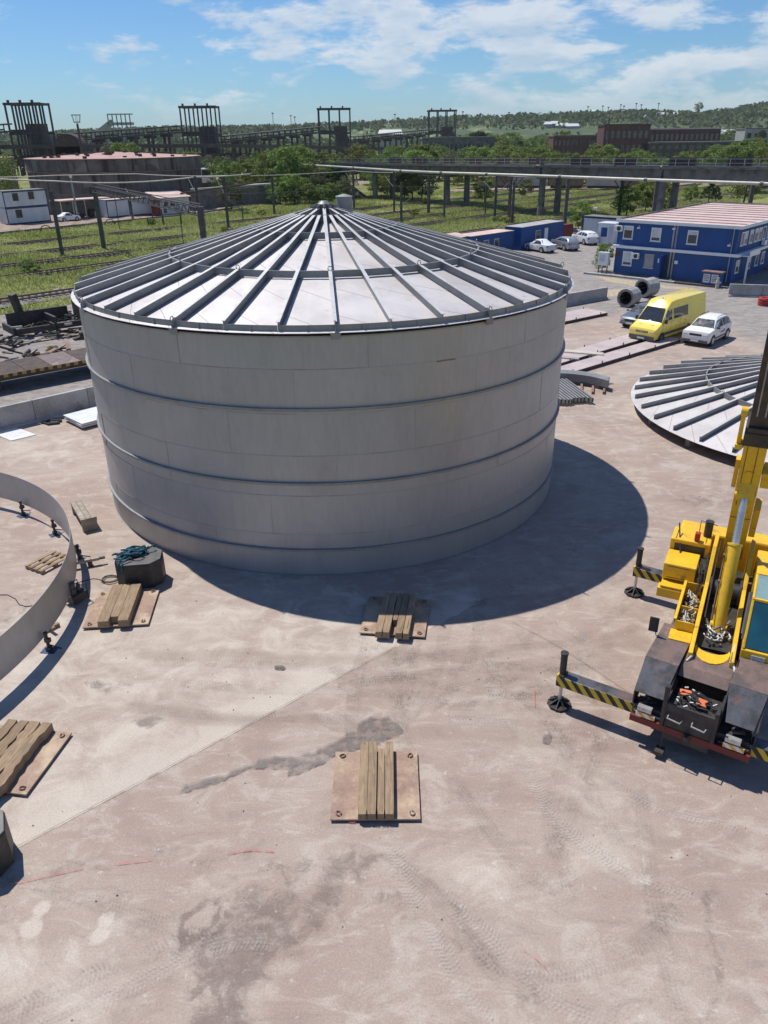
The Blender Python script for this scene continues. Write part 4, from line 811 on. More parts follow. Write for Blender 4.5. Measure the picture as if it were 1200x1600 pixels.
def roll(p0, p1, n, label, mt='polelt'):
    t = thing('pipe_bundle', (0, 0, 0), 0, label, 'pipes'); a = Vector((*p0, 0)); c = Vector((*p1, 0)); d = (c - a).normalized(); s_ = Vector((-d.y, d.x, 0))
    for i in range(n):
        q = MB(); o_ = s_ * (.17 * (i % 3)) + Vector((0, 0, .1 + .15 * (i // 3))); q.cyl(a + o_, c + o_ + d * random.uniform(-.15, .15), .085, n=10); q.build('pipe', mt, t)
    return t
roll((8.6, 50.5), (14.05, 48.35), 6, 'bundle of pale pipes behind the pink steel strips')
roll((8.6, 49.0), (12.2, 47.4), 5, 'shorter bundle of grey pipes nearer the tank than the pale pipes', 'steel')
# concrete ring sections
def pipe_ring(c, ang, label, r=.72, L=1.35, tilt=0):
    t = thing('concrete_ring', (*c, r), ang, label, 'concrete ring', 'concrete rings behind the van'); n = 12
    q = MB(); q.add([(x, rr * math.cos(2 * math.pi * i / n), rr * math.sin(2 * math.pi * i / n)) for x, rr in ((-L / 2, r), (L / 2, r), (-L / 2, r * .72), (L / 2, r * .72)) for i in range(n)],
        [(i, (i + 1) % n, n + (i + 1) % n, n + i) for i in range(n)] + [(2 * n + (i + 1) % n, 2 * n + i, 3 * n + i, 3 * n + (i + 1) % n) for i in range(n)] +
        [((i + 1) % n, i, 2 * n + i, 2 * n + (i + 1) % n) for i in range(n)] + [(n + i, n + (i + 1) % n, 3 * n + (i + 1) % n, 3 * n + i) for i in range(n)]); q.build('ring_wall', 'conc', t)
    q = MB(); q.cyl((-L / 2 + .05, 0, 0), (L / 2 - .05, 0, 0), r * .70, n=20, caps=False); q.cyl((L / 2 - .06, 0, 0), (L / 2 - .04, 0, 0), r * .71, n=20); q.cyl((-L / 2 - .04, 0, 0), (-L / 2 + .06, 0, 0), r * .80, n=20, caps=False); q.build('rubber_lining', 'black', t)
    return t
c1 = G(979, 481); c2 = G(1012, 466)
pipe_ring((c1[0] + .35, c1[1] + .75), R(50), 'grey many-sided concrete ring left of its twin, nearest the grey car', .75, 1.5)
pipe_ring((c2[0] + .1, c2[1] + .8), R(38), 'grey concrete ring farther back, close to the blue office block', .8, 1.5)
deb = thing('scrap_pile', (*G(1020, 478), 0), 0, 'rusty low pile of boards and steel scrap between the rings and van', 'scrap')
for i in range(22):
    q = MB(); a = Vector((random.uniform(-1.5, 1.6), random.uniform(-.9, .9), .08 + random.random() * .3)); d = Vector((random.uniform(-1, 1), random.uniform(-.4, .4), random.uniform(-.1, .1))); q.beam(a - d, a + d, .12, .05); q.build('board', random.choice(['rust', 'wood', 'woodg', 'rustd']), deb)
b = MB()
for k in range(3): b.path([(.42 * math.cos(t), .42 * math.sin(t), .12 + .2 * k) for t in np.linspace(0, 2 * math.pi, 21)[:-1]], .13, 8, True)
g = G(1194, 477); o = b.build('red_hose_coil', 'red', loc=(*g, 0)); tag(o, 'red coiled hose roll on the ground by the right frame edge', 'hose coil')
# pebbles and crumbs on the slab
b = MB()
for i in range(170):
    x, y = random.uniform(-13, 13), random.uniform(9, 30); r_ = random.uniform(.008, .03)
    vs = [(x + r_ * random.uniform(.6, 1.3) * c, y + r_ * random.uniform(.6, 1.3) * s_, z) for c, s_, z in ((1, 0, 0), (0, 1, 0), (-1, 0, 0), (0, -1, 0))] + [(x, y, r_ * 1.1)]; b.add(vs, [(0, 1, 4), (1, 2, 4), (2, 3, 4), (3, 0, 4)])
tag(b.build('grit', 'concd'), 'scattered grit and small stones on the slab', None, None, 'stuff')

# ================================================================== MOBILE CRANE
# local frame: x forward (towards the camera), y to the picture's right, z up
AXv = Vector((-.552, -.834, 0)).normalized(); CRANE0 = (6.93, 13.36)
crane = thing('mobile_crane', (*CRANE0, 0), math.atan2(AXv.y, AXv.x), 'yellow mobile crane with raised boom and striped outriggers at the right edge', 'crane')
def part(name, mb, mat, parent=None, bevel=.0, label=None, **k): return mb.build(name, mat, parent or crane, bevel=bevel, label=label, **k)
b = MB(); b.box(-7.6, -.12, -.62, .42, .55, 1.2); b.box(-7.2, -.4, -1.15, 1.0, .75, 1.0); part('chassis', b, 'black', bevel=.02)
# wheels
wheel0 = None
for x in (-1.35, -5.5):
    for y in (-1.05, .82):
        if wheel0 is None:
            b = MB(); b.cyl((0, -.24, 0), (0, .24, 0), .70, n=28); b.cyl((0, -.26, 0), (0, .26, 0), .60, n=28)
            for i in range(24): t = R(15 * i); b.beam((.69 * math.cos(t), -.24, .69 * math.sin(t)), (.69 * math.cos(t + .09), 0, .69 * math.sin(t + .09)), .06, .05, up=(math.cos(t), 0, math.sin(t)))
            wheel0 = part('wheel', b, 'rubber'); rm = MB(); rm.cyl((0, -.27, 0), (0, .27, 0), .36, n=20); rm.cyl((0, -.3, 0), (0, .3, 0), .14, n=12); rm0 = rm.build('rim', 'yellow', wheel0); w = wheel0
        else: w = wheel0.copy(); col.objects.link(w); w.parent = crane; r_ = rm0.copy(); col.objects.link(r_); r_.parent = w
        w.location = (x, y, .70)
# front fenders, decks
def slabpoly(mb, pts, th=.03):        # thin plate from 3D corners
    n = len(pts); nrm = (Vector(pts[1]) - Vector(pts[0])).cross(Vector(pts[2]) - Vector(pts[0])).normalized(); nrm = nrm if nrm.z > 0 else -nrm
    vs = [tuple(Vector(p)) for p in pts] + [tuple(Vector(p) - nrm * th) for p in pts]
    mb.add(vs, [tuple(range(n)), tuple(range(n, 2 * n))[::-1]] + [(i, (i + 1) % n, n + (i + 1) % n, n + i) for i in range(n)])
for y0, y1, nm in ((-1.45, -.70, 'L'), (.42, 1.22, 'R')):
    b = MB(); slabpoly(b, [(-.72, y0, 1.92), (-.72, y1, 1.92), (-2.35, y1, 1.92), (-2.35, y0, 1.92)]); part('fender_top', b, 'fenderb', bevel=.004)
    b = MB(); slabpoly(b, [(-.05, y0 + (.02 if nm == 'L' else .14), 1.36), (-.05, y1 - .08, 1.36), (-.71, y1, 1.915), (-.71, y0, 1.915)]); part('fender_slope', b, 'fender', bevel=.004)
    b = MB(); slabpoly(b, [(-2.37, y0, 1.9), (-2.37, y1, 1.9), (-2.9, y1, 1.5), (-2.9, y0, 1.5)]); part('fender_rear', b, 'fender')
    b = MB(); b.prof([(-.07, .85), (-.07, 1.33), (-.72, 1.88), (-.72, 1.0)], y1 - .03, y1); b.prof([(-.07, .85), (-.07, 1.33), (-.72, 1.88), (-.72, 1.0)], y0, y0 + .03); b.box(-.12, -.08, y0 + .03, y1 - .03, .86, .96); part('fender_side', b, 'black')
b = MB(); slabpoly(b, [(-.80, -.68, 1.62), (-.80, .40, 1.62), (-1.0, .40, 1.80), (-1.75, .40, 1.86), (-1.75, -.68, 1.86), (-1.0, -.68, 1.80)]); part('deck_cover', b, 'fenderb')
b = MB(); slabpoly(b, [(-2.9, -1.42, 1.45), (-2.9, 1.15, 1.45), (-6.7, 1.15, 1.45), (-6.7, -1.42, 1.45)]); part('side_deck', b, 'fenderb')
# tray with rigging
b = MB(); b.box(-.80, .10, -.66, .38, 1.26, 1.30); b.box(.06, .12, -.70, .40, 1.0, 1.46); b.box(-.80, .06, -.70, -.66, 1.26, 1.5); b.box(-.80, .06, .38, .42, 1.26, 1.5); b.box(.02, .14, -.75, -.66, .8, 1.9); b.box(.02, .14, .36, .44, .8, 1.62); part('rigging_tray', b, 'black', bevel=.005)
b = MB()
for k in range(13):
    c0 = (random.uniform(-.6, -.1), random.uniform(-.45, .2)); ph = random.uniform(0, 6); rr = random.uniform(.12, .3)
    b.path([(max(-.76, min(.02, c0[0] + rr * math.cos(t))), max(-.62, min(.34, c0[1] + rr * 1.3 * math.sin(t + ph * .2))), 1.33 + .05 * random.random() + .04 * (k % 4)) for t in np.linspace(ph, ph + 4.5, 14)], .016, 5)
part('hose_tangle', b, 'rubber')
for pts in ([(-.55, -.55), (-.35, -.5), (-.38, -.22), (-.6, -.3)], [(-.45, -.1), (-.2, -.12), (-.18, .12), (-.3, .06), (-.42, .12)]):
    b = MB(); b.prism(pts, 1.42, 1.47); part('orange_rag', b, 'orange', bevel=.02)
b = MB()
for i in range(12): x, y = random.uniform(-.7, 0), random.uniform(-.6, .3); b.beam((x, y, 1.40 + random.random() * .08), (x + random.uniform(-.08, .08), y + random.uniform(-.08, .08), 1.42 + random.random() * .06), .03, .03)
tag(part('shackle_litter', b, 'rags'), kind='stuff')
# bumper
b = MB(); b.box(.02, .12, -1.42, 1.2, .62, .80); part('bumper', b, 'redd', bevel=.01)
b = MB(); b.box(-.1, .1, -.64, .36, .45, 1.24); b.box(.10, .16, -.2, -.05, .6, .8); b.cyl((.1, -.13, .75), (.26, -.13, .75), .05, n=8); b.box(-.3, .05, -1.38, -.7, .82, .88); b.box(-.3, .05, .5, 1.15, .82, .88); part('front_frame', b, 'black', bevel=.01)
for y0, y1 in ((-1.30, -.86), (.62, 1.06)):
    b = MB(); b.box(.125, .14, y0, y1, .84, .96); part('hazard_board', b, 'haz_wo')
    b = MB(); b.box(.0, .13, y0 + .02, y1 - .1, .99, 1.10); b.cyl((.13, y0 + .12, 1.045), (.15, y0 + .12, 1.045), .045, n=10); part('headlamp', b, 'steel_l')
for y in (-.42, .1):
    b = MB(); b.path([(.12, y - .16, 1.18), (.26, y - .16, 1.16), (.28, y + .12, 1.14), (.12, y + .14, 1.12)], .018, 6); part('grab_handle', b, 'conc')
b = MB(); b.path([(.16, -.62, 1.2), (.2, -.62, .15)], .012, 5); b.box(.1, .35, -.72, -.52, .10, .2); part('step_chain', b, 'black')
for i, (x, y, L_) in enumerate(((-.45, -1.1, .5), (-.4, .85, .5))):
    b = MB(); 
    for k in range(7): a = Vector((x + random.uniform(-.12, .3), y + random.uniform(-.25, .2), .95 + random.random() * .15)); b.beam(a, a + Vector((random.uniform(-.2, .2), random.uniform(-.25, .25), .04)), .07, .05)
    part('bumper_bracket', b, 'fender')
# outriggers
pad0 = None
for x in (0.0 - .22, -6.45):
    for sgn in (-1, 1):
        o_ = Vector((x, -.12, 0)); yb = 3.02
        b = MB(); b.box(x - .16, x + .16, min(o_.y + sgn * 1.25, o_.y + sgn * yb), max(o_.y + sgn * 1.25, o_.y + sgn * yb), .70, .985); bm_ = part('outrigger_beam', b, 'fender', bevel=.008)
        b = MB(); ya, yb2 = sorted((o_.y + sgn * 1.3, o_.y + sgn * yb)); b.box(x + .162, x + .168, ya, yb2, .705, .98); b.build('warning_stripe', 'haz_yb', bm_)
        b = MB(); yy = o_.y + sgn * (yb + .08); b.box(x - .13, x + .17, yy - .09, yy + .09, .70, 1.02); jh_ = part('jack_housing', b, 'haz_yb'); b = MB(); b.cyl((x, yy, 1.02), (x, yy, 1.58), .085, n=12); b.cyl((x, yy, 1.58), (x, yy, 1.62), .10, n=12); b.build('jack_cylinder', 'black', jh_)
        b = MB(); b.cyl((x, yy, .14), (x, yy, .72), .045, n=12); part('jack_rod', b, 'steel_l')
        b = MB(); b.prism([(x + .30 * math.cos(R(45 * i + 22)), yy + .30 * math.sin(R(45 * i + 22))) for i in range(8)], .0, .07)
        for i in range(8): t = R(45 * i); b.add([(x + .06 * math.cos(t), yy + .06 * math.sin(t), .22), (x + .30 * math.cos(t), yy + .30 * math.sin(t), .07), (x + .30 * math.cos(t + .12), yy + .30 * math.sin(t + .12), .07), (x + .06 * math.cos(t + .3), yy + .06 * math.sin(t + .3), .22), (x, yy, .07)], [(0, 1, 2, 3), (0, 4, 1), (3, 2, 4), (0, 3, 4), (1, 4, 2)])
        part('outrigger_pad', b, 'black')
b = MB(); b.box(-.4, -.05, -1.36, 1.12, .66, 1.02); part('outrigger_box', b, 'black', bevel=.01); b = MB(); b.box(-6.65, -6.25, -1.36, 1.12, .66, 1.02); part('outrigger_box', b, 'black', bevel=.01)
# turntable and superstructure (slewed a few degrees)
TS = math.atan(.112); SM = Matrix.Translation((-3.4, -.36, 0)) @ Matrix.Rotation(TS, 4, 'Z')
def spart(name, mb, mat, bevel=0.0, parent=None, label=None):
    o = mb.build(name, mat, crane if parent is None else parent, bevel=bevel, label=label)
    if parent is None: o.matrix_local = SM
    return o
b = MB(); b.cyl((0, 0, 1.42), (0, 0, 1.70), .98, n=40); b.cyl((0, 0, 1.60), (0, 0, 1.74), 1.06, n=40); spart('slew_ring', b, 'rubber')
b = MB()
b.prof([(2.05, 1.74), (2.05, 1.98), (1.2, 2.12), (-.8, 2.35), (-1.55, 3.05), (-2.2, 3.15), (-2.75, 2.6), (-2.9, 1.74)], -.50, -.40); spart('side_frame', b, 'yellow', .012)
b = MB()
b.prof([(2.05, 1.74), (2.05, 1.98), (1.2, 2.12), (-.8, 2.35), (-1.55, 3.05), (-2.2, 3.15), (-2.75, 2.6), (-2.9, 1.74)], .40, .50); spart('side_frame', b, 'yellow', .012)
b = MB(); n = 8
outer = [(1.55 + .75 * math.cos(t) * .75, .40 * math.sin(t) / 1.0) for t in np.linspace(-math.pi / 2, math.pi / 2, n + 1)]; inner = [(1.40 + .3 * math.cos(t), .37 * math.sin(t)) for t in np.linspace(math.pi / 2, -math.pi / 2, n + 1)]
b.prism(outer + inner, 1.76, 1.86); spart('nose_plate', b, 'yellow', .01)
b = MB(); b.box(-2.8, 1.4, -.39, .39, 1.75, 1.79); spart('bed_plate', b, 'black')
b = MB(); b.cyl((-1.0, -.36, 2.1), (-1.0, .36, 2.1), .24, n=20); b.cyl((-1.0, -.39, 2.1), (-1.0, -.33, 2.1), .36, n=20); b.cyl((-1.0, .33, 2.1), (-1.0, .39, 2.1), .36, n=20); spart('winch_drum', b, 'black')
b = MB()
for k in range(7):
    ph = random.uniform(0, 6); c0 = (random.uniform(.5, 1.2), random.uniform(-.15, .15)); b.path([(c0[0] + .22 * math.cos(t), c0[1] + .18 * math.sin(t + .4), 1.83 + .03 * k) for t in np.linspace(ph, ph + 4, 10)], .018, 5)
spart('hydraulic_hose', b, 'rags')
b = MB()
for i in range(22): a = Vector((random.uniform(.2, 1.3), random.uniform(-.3, .3), 1.82 + random.random() * .2)); b.beam(a, a + Vector((random.uniform(-.2, .2), random.uniform(-.15, .15), random.uniform(0, .1))), .04, .04)
tag(spart('pipework', b, 'darkmetal'), kind='stuff')
# valve bay, open-topped, on the left
b = MB(); b.box(-.85, 1.15, -.96, -.93, 1.55, 2.22); b.box(1.12, 1.15, -.93, -.51, 1.55, 2.20); b.box(-.85, -.82, -.93, -.51, 1.55, 2.22); b.box(.35, .38, -.93, -.51, 1.9, 2.18); b.box(-.82, 1.12, -.93, -.51, 1.55, 1.58); b.box(-.85, 1.15, -1.0, -.93, 2.22, 2.25); spart('valve_bay', b, 'yellow', .006)
b = MB()
for i in range(60):
    a = Vector((random.uniform(-.72, 1.02), random.uniform(-.88, -.56), random.uniform(1.75, 2.1)))
    if random.random() < .5: b.box(a.x - .05, a.x + .05, a.y - .035, a.y + .035, a.z - .08, a.z + .04)
    else: b.cyl(a, a + Vector((random.uniform(-.12, .12), random.uniform(-.08, .08), random.uniform(-.05, .09))), .022, n=6)
spart('valve_block', b, 'gold')
b = MB()
for k in range(16):
    ph = random.uniform(0, 6); c0 = Vector((random.uniform(-.6, .9), random.uniform(-.8, -.62), 1.98 + random.random() * .16)); b.path([(c0.x + .16 * math.cos(t), c0.y + .1 * math.sin(t + .6), c0.z + .05 * math.sin(2 * t)) for t in np.linspace(ph, ph + 3.6, 9)], .014, 5)
spart('valve_hose', b, 'rags')
b = MB()
for k in range(12):
    ph = random.uniform(0, 6); c0 = Vector((random.uniform(-.6, .9), random.uniform(-.8, -.62), 1.9 + random.random() * .16)); b.path([(c0.x + .2 * math.cos(t), c0.y + .12 * math.sin(t + .6), c0.z + .05 * math.sin(2 * t)) for t in np.linspace(ph, ph + 3.6, 9)], .016, 5)
spart('valve_hose', b, 'rubber')
b = MB(); b.box(1.16, 1.62, -1.02, -.51, 1.90, 1.95); b.box(1.58, 1.62, -1.02, -.51, 1.72, 1.90); spart('front_platform', b, 'yellow', .006)
b = MB(); b.box(1.50, 2.05, -1.12, -.66, 1.35, 1.88); b.box(1.45, 2.10, -1.16, -.62, 1.88, 1.91); lb_ = spart('lamp_box', b, 'yellow', .012)
b = MB(); b.box(2.055, 2.065, -1.03, -.76, 1.42, 1.80); o = b.build('grille', 'rubber', lb_)
b = MB(); b.cyl((2.0, -1.2, 1.5), (2.06, -1.2, 1.5), .05, n=10); o = b.build('side_lamp', 'rags', lb_)
b = MB(); b.path([(1.55, -1.1, 1.9), (1.6, -1.3, 1.92), (1.6, -1.36, 2.15)], .015, 5); b.box(1.58, 1.62, -1.50, -1.28, 2.02, 2.42); spart('mirror', b, 'black', .012)
# engine boxes and counterweight on the left rear
b = MB(); b.box(-2.15, -1.25, -1.62, -.78, 1.95, 2.42); spart('tool_locker', b, 'yellow', .03)
b = MB(); b.box(-3.05, -2.22, -1.62, -.58, 2.1, 2.72); spart('engine_cover', b, 'yellow', .03)
b = MB()
for k in range(5): b.box(-2.05 + .12 * k, -2.0 + .12 * k, -1.628, -1.622, 2.05, 2.3)
b.box(-1.252, -1.246, -1.5, -.95, 2.0, 2.02); b.box(-1.252, -1.246, -1.5, -.95, 2.34, 2.355); tag(spart('vent_slot', b, 'black'), kind='stuff')
b = MB(); b.box(-3.0, -2.27, -1.5, -1.48, 2.721, 2.728); b.box(-3.0, -2.27, -.72, -.70, 2.721, 2.728); b.box(-2.215, -2.205, -1.5, -.7, 2.2, 2.6); tag(spart('panel_seal', b, 'black'), kind='stuff')
b = MB(); b.box(-1.22, -.90, -1.66, -.60, 1.55, 1.82); b.box(-2.2, -.92, -1.60, -.62, 1.84, 1.90); spart('side_shelf', b, 'yellow', .015)
b = MB()
for k in range(16):
    a = Vector((random.uniform(-2.1, -1.1), random.uniform(-.74, -.56), 2.0 + random.random() * .6)); b.path([a, a + Vector((.2, .03, .1)), a + Vector((.45, .06, -.1)), a + Vector((.6, .05, -.35))], .018, 5)
spart('hydraulic_hose', b, 'rubber')
b = MB(); b.box(-2.3, -1.3, -.76, -.53, 1.9, 2.3); spart('pump_unit', b, 'black')
b = MB(); b.path([(-2.0, -1.3, 2.42), (-2.7, -1.5, 3.0)], .02, 5); b.path([(-2.9, -.95, 2.72), (-2.9, -.95, 3.1), (-2.7, -.5, 3.12)], .012, 5); spart('aerial', b, 'black')
b = MB(); b.box(-2.42, -2.26, -1.02, -.88, 2.74, 2.98); spart('warning_lamp', b, 'red', .02)
b = MB(); b.cyl((-2.75, -.72, 2.7), (-2.75, -.72, 3.2), .11, n=12); spart('exhaust', b, 'black')
b = MB(); b.box(-3.75, -3.1, -1.5, 1.5, 1.55, 2.65); spart('counterweight', b, 'yellow', .06)
b = MB(); b.box(-2.9, -1.9, .62, 1.7, 1.9, 2.55); spart('winch_housing', b, 'yellow', .04); b = MB(); b.cyl((-1.6, .62, 2.2), (-1.6, 1.2, 2.2), .26, n=18); spart('hoist_winch', b, 'yellow')
b = MB(); b.box(-2.3, -2.1, 1.25, 1.4, 2.56, 2.8); spart('warning_lamp', b, 'red', .02)
# cab on the right
cab = thing('cab', (0, 0, 0), 0, None, None); del_keys = [k for k in ('label', 'category') if k in cab.keys()]
b = MB(); cy0, cy1 = .60, 1.42
b.prof([(1.62, 1.58), (1.62, 2.12), (1.58, 2.14), (-.55, 2.14), (-.55, 1.58)], cy0, cy1)
b.beam((1.58, cy0 + .03, 2.14), (.92, cy0 + .03, 3.12), .06, .06); b.beam((1.58, cy1 - .03, 2.14), (.92, cy1 - .03, 3.12), .06, .06)
b.beam((.92, cy0, 3.12), (.92, cy1, 3.12), .07, .07); b.box(-.55, .10, cy0, cy1, 2.14, 3.38); b.beam((.92, cy0 + .03, 3.14), (.1, cy0 + .03, 3.34), .06, .06); b.beam((.92, cy1 - .03, 3.14), (.1, cy1 - .03, 3.34), .06, .06)
bpy.data.objects.remove(cab); cab = spart('cab', b, 'yellow', .015)
b = MB(); slabpoly(b, [(1.57, cy0 + .05, 2.17), (1.57, cy1 - .05, 2.17), (.95, cy1 - .05, 3.09), (.95, cy0 + .05, 3.09)], .02); b.build('windshield', 'teal', cab)
b = MB(); slabpoly(b, [(.90, cy0 + .05, 3.15), (.90, cy1 - .05, 3.15), (.12, cy1 - .05, 3.36), (.12, cy0 + .05, 3.36)], .02); b.build('roof_window', 'tealtop', cab)
b = MB(); b.add([(1.5, cy0 + .01, 2.2), (.95, cy0 + .01, 3.05), (.12, cy0 + .01, 3.3), (.12, cy0 + .01, 2.2)], [(0, 1, 2, 3)]); b.build('side_window', 'teal', cab)
b = MB(); b.box(1.625, 1.635, cy0 + .0, cy1, 1.58, 1.76); b.build('red_band', 'redd', cab)
b = MB(); b.box(1.625, 1.64, cy0 + .22, cy0 + .52, 1.86, 2.04); nb = b.build('notice', 'paper', cab)
b = MB()
for i, w_ in enumerate((.22, .24, .18, .23)): b.box(1.641, 1.643, cy0 + .26, cy0 + .26 + w_, 2.005 - .035 * i, 2.012 - .035 * i)
b.build('notice_text', 'darkmetal', nb)
b = MB(); b.beam((1.45, cy0 - .03, 2.3), (.75, cy0 - .03, 3.2), .05, .09); b.cyl((1.3, cy0 - .05, 2.35), (.6, cy0 - .05, 3.1), .035, n=8); spart('cab_pillar', b, 'darkmetal')
b = MB(); b.path([(2.0, .5, 1.9), (2.2, .55, 1.85), (2.15, .7, 1.8)], .03, 6); b.path([(2.02, -.4, 1.9), (2.2, -.5, 1.82)], .03, 6); b.path([(2.02, .42, 1.98), (2.02, .42, 2.25), (1.7, .44, 2.25)], .015, 5); spart('hose_end', b, 'rags')
# boom
EL = R(64); PV = Vector((-1.9, 0, 2.85)); D = Vector((math.cos(EL), 0, math.sin(EL))); U = Vector((-math.sin(EL), 0, math.cos(EL)))
BMx = Matrix(((D.x, 0, U.x, PV.x), (0, 1, 0, 0), (D.z, 0, U.z, PV.z), (0, 0, 0, 1)))
def bpart(name, mb, mat, bevel=0, parent=None):
    if parent is None: o = mb.build(name, mat, crane, bevel=bevel); o.matrix_local = SM @ BMx; return o
    return mb.build(name, mat, parent, bevel=bevel)
boom = MB(); boom.box(-.35, 4.2, -.25, .25, -.0, .62); boom = bpart('boom', boom, 'yellow', .02)
b = MB(); b.box(1.9, 4.1, -.165, -.15, -.012, -.002); b.box(1.9, 4.1, .06, .075, -.012, -.002); b.box(1.4, 1.415, -.24, .24, -.010, -.002); b.build('seam_strip', 'rustd', boom)
b = MB(); b.box(1.9, 4.1, -.15, .06, -.008, -.002); b.build('wear_plate', 'yellow', boom)
b = MB(); b.prof([(2.15, -.0), (2.75, -.0), (2.45, -.22), (2.3, -.22)], -.20, .20); b.cyl((2.42, -.24, -.12), (2.42, .24, -.12), .075, n=14); b.build('cylinder_lug', 'yellow', boom)
b = MB(); b.cyl((3.1, -.02, -.03), (3.1, -.02, -.001), .085, n=16); b.build('pin_boss', 'yellow', boom)
b = MB(); b.box(4.05, 4.45, -.29, .29, -.05, .67); b.box(4.45, 4.6, -.24, .24, -.03, .6); b.build('boom_collar', 'black', boom)
b = MB(); b.box(3.9, 5.0, -.42, -.33, .05, .22); b.cyl((4.95, -.44, .13), (4.95, -.30, .13), .11, n=12); b.box(3.85, 4.0, -.44, -.28, 0, .3); b.build('sheave_bracket', 'yellow', boom)
for bx_ in ((2.3, 3.3, -.36, -.26, .2, .35), (.6, 1.7, .27, .42, .1, .5), (2.6, 3.1, .27, .46, .05, .45)): b = MB(); b.box(*bx_); b.build('side_bracket', 'yellow', boom)
b = MB(); b.box(4.3, 8.2, -.23, .23, .06, .56); b2 = bpart('boom_section', b, 'rustd', .015)
b = MB(); b.box(4.5, 8.2, -.238, -.232, .07, .55); b.build('edge_plate', 'plate', b2); b = MB(); b.box(4.9, 8.1, -.12, -.09, .05, .058); b.box(4.9, 8.1, .05, .08, .05, .058); b.build('seam_strip', 'conc', b2)
b = MB(); b.box(8.0, 11.0, -.17, .17, .11, .51); b3 = bpart('boom_section', b, 'rustd', .015); b = MB(); b.box(8.1, 8.3, -.25, .25, .03, .6); b.box(10.9, 11.5, -.19, .19, -.1, .6); b.cyl((11.3, -.2, -.1), (11.3, .2, -.1), .22, n=16); b.build('boom_head', 'yellow', b3)
# lift cylinder
ca = Vector((.55, .02, 1.95)); cb = PV + D * 2.42 + U * -.12; cd_ = (cb - ca); cm = ca + cd_ * .62
b = MB(); b.cyl(ca - cd_.normalized() * .15, cm, .155, n=22); b.cyl(cm, cm + cd_.normalized() * .05, .175, n=22); b.cyl(ca + Vector((0, -.2, 0)), ca + Vector((0, .2, 0)), .1, n=12); lc = spart('lift_cylinder', b, 'yellow')
b = MB(); b.cyl(cm + cd_.normalized() * .04, cb, .088, n=20); b.build('piston_rod', 'steel_l', lc)
b = MB(); b.path([ca + Vector((.1, -.19, .2)), ca + cd_ * .3 + Vector((.1, -.19, 0)), cm + Vector((.1, -.18, 0))], .016, 6); 
for q_ in (.15, .35, .55): p_ = ca + cd_ * q_ + Vector((.1, -.19, 0)); b.cyl(p_ - Vector((0, .03, 0)), p_ + Vector((0, .03, 0)), .04, n=8)
b.build('oil_pipe', 'rust', lc)
b = MB(); b.path([(.5, -.3, 1.9), (.7, -.32, 2.2), (-.4, -.33, 2.8), (-1.6, -.33, 3.2)], .02, 6); spart('boom_hose', b, 'rubber')

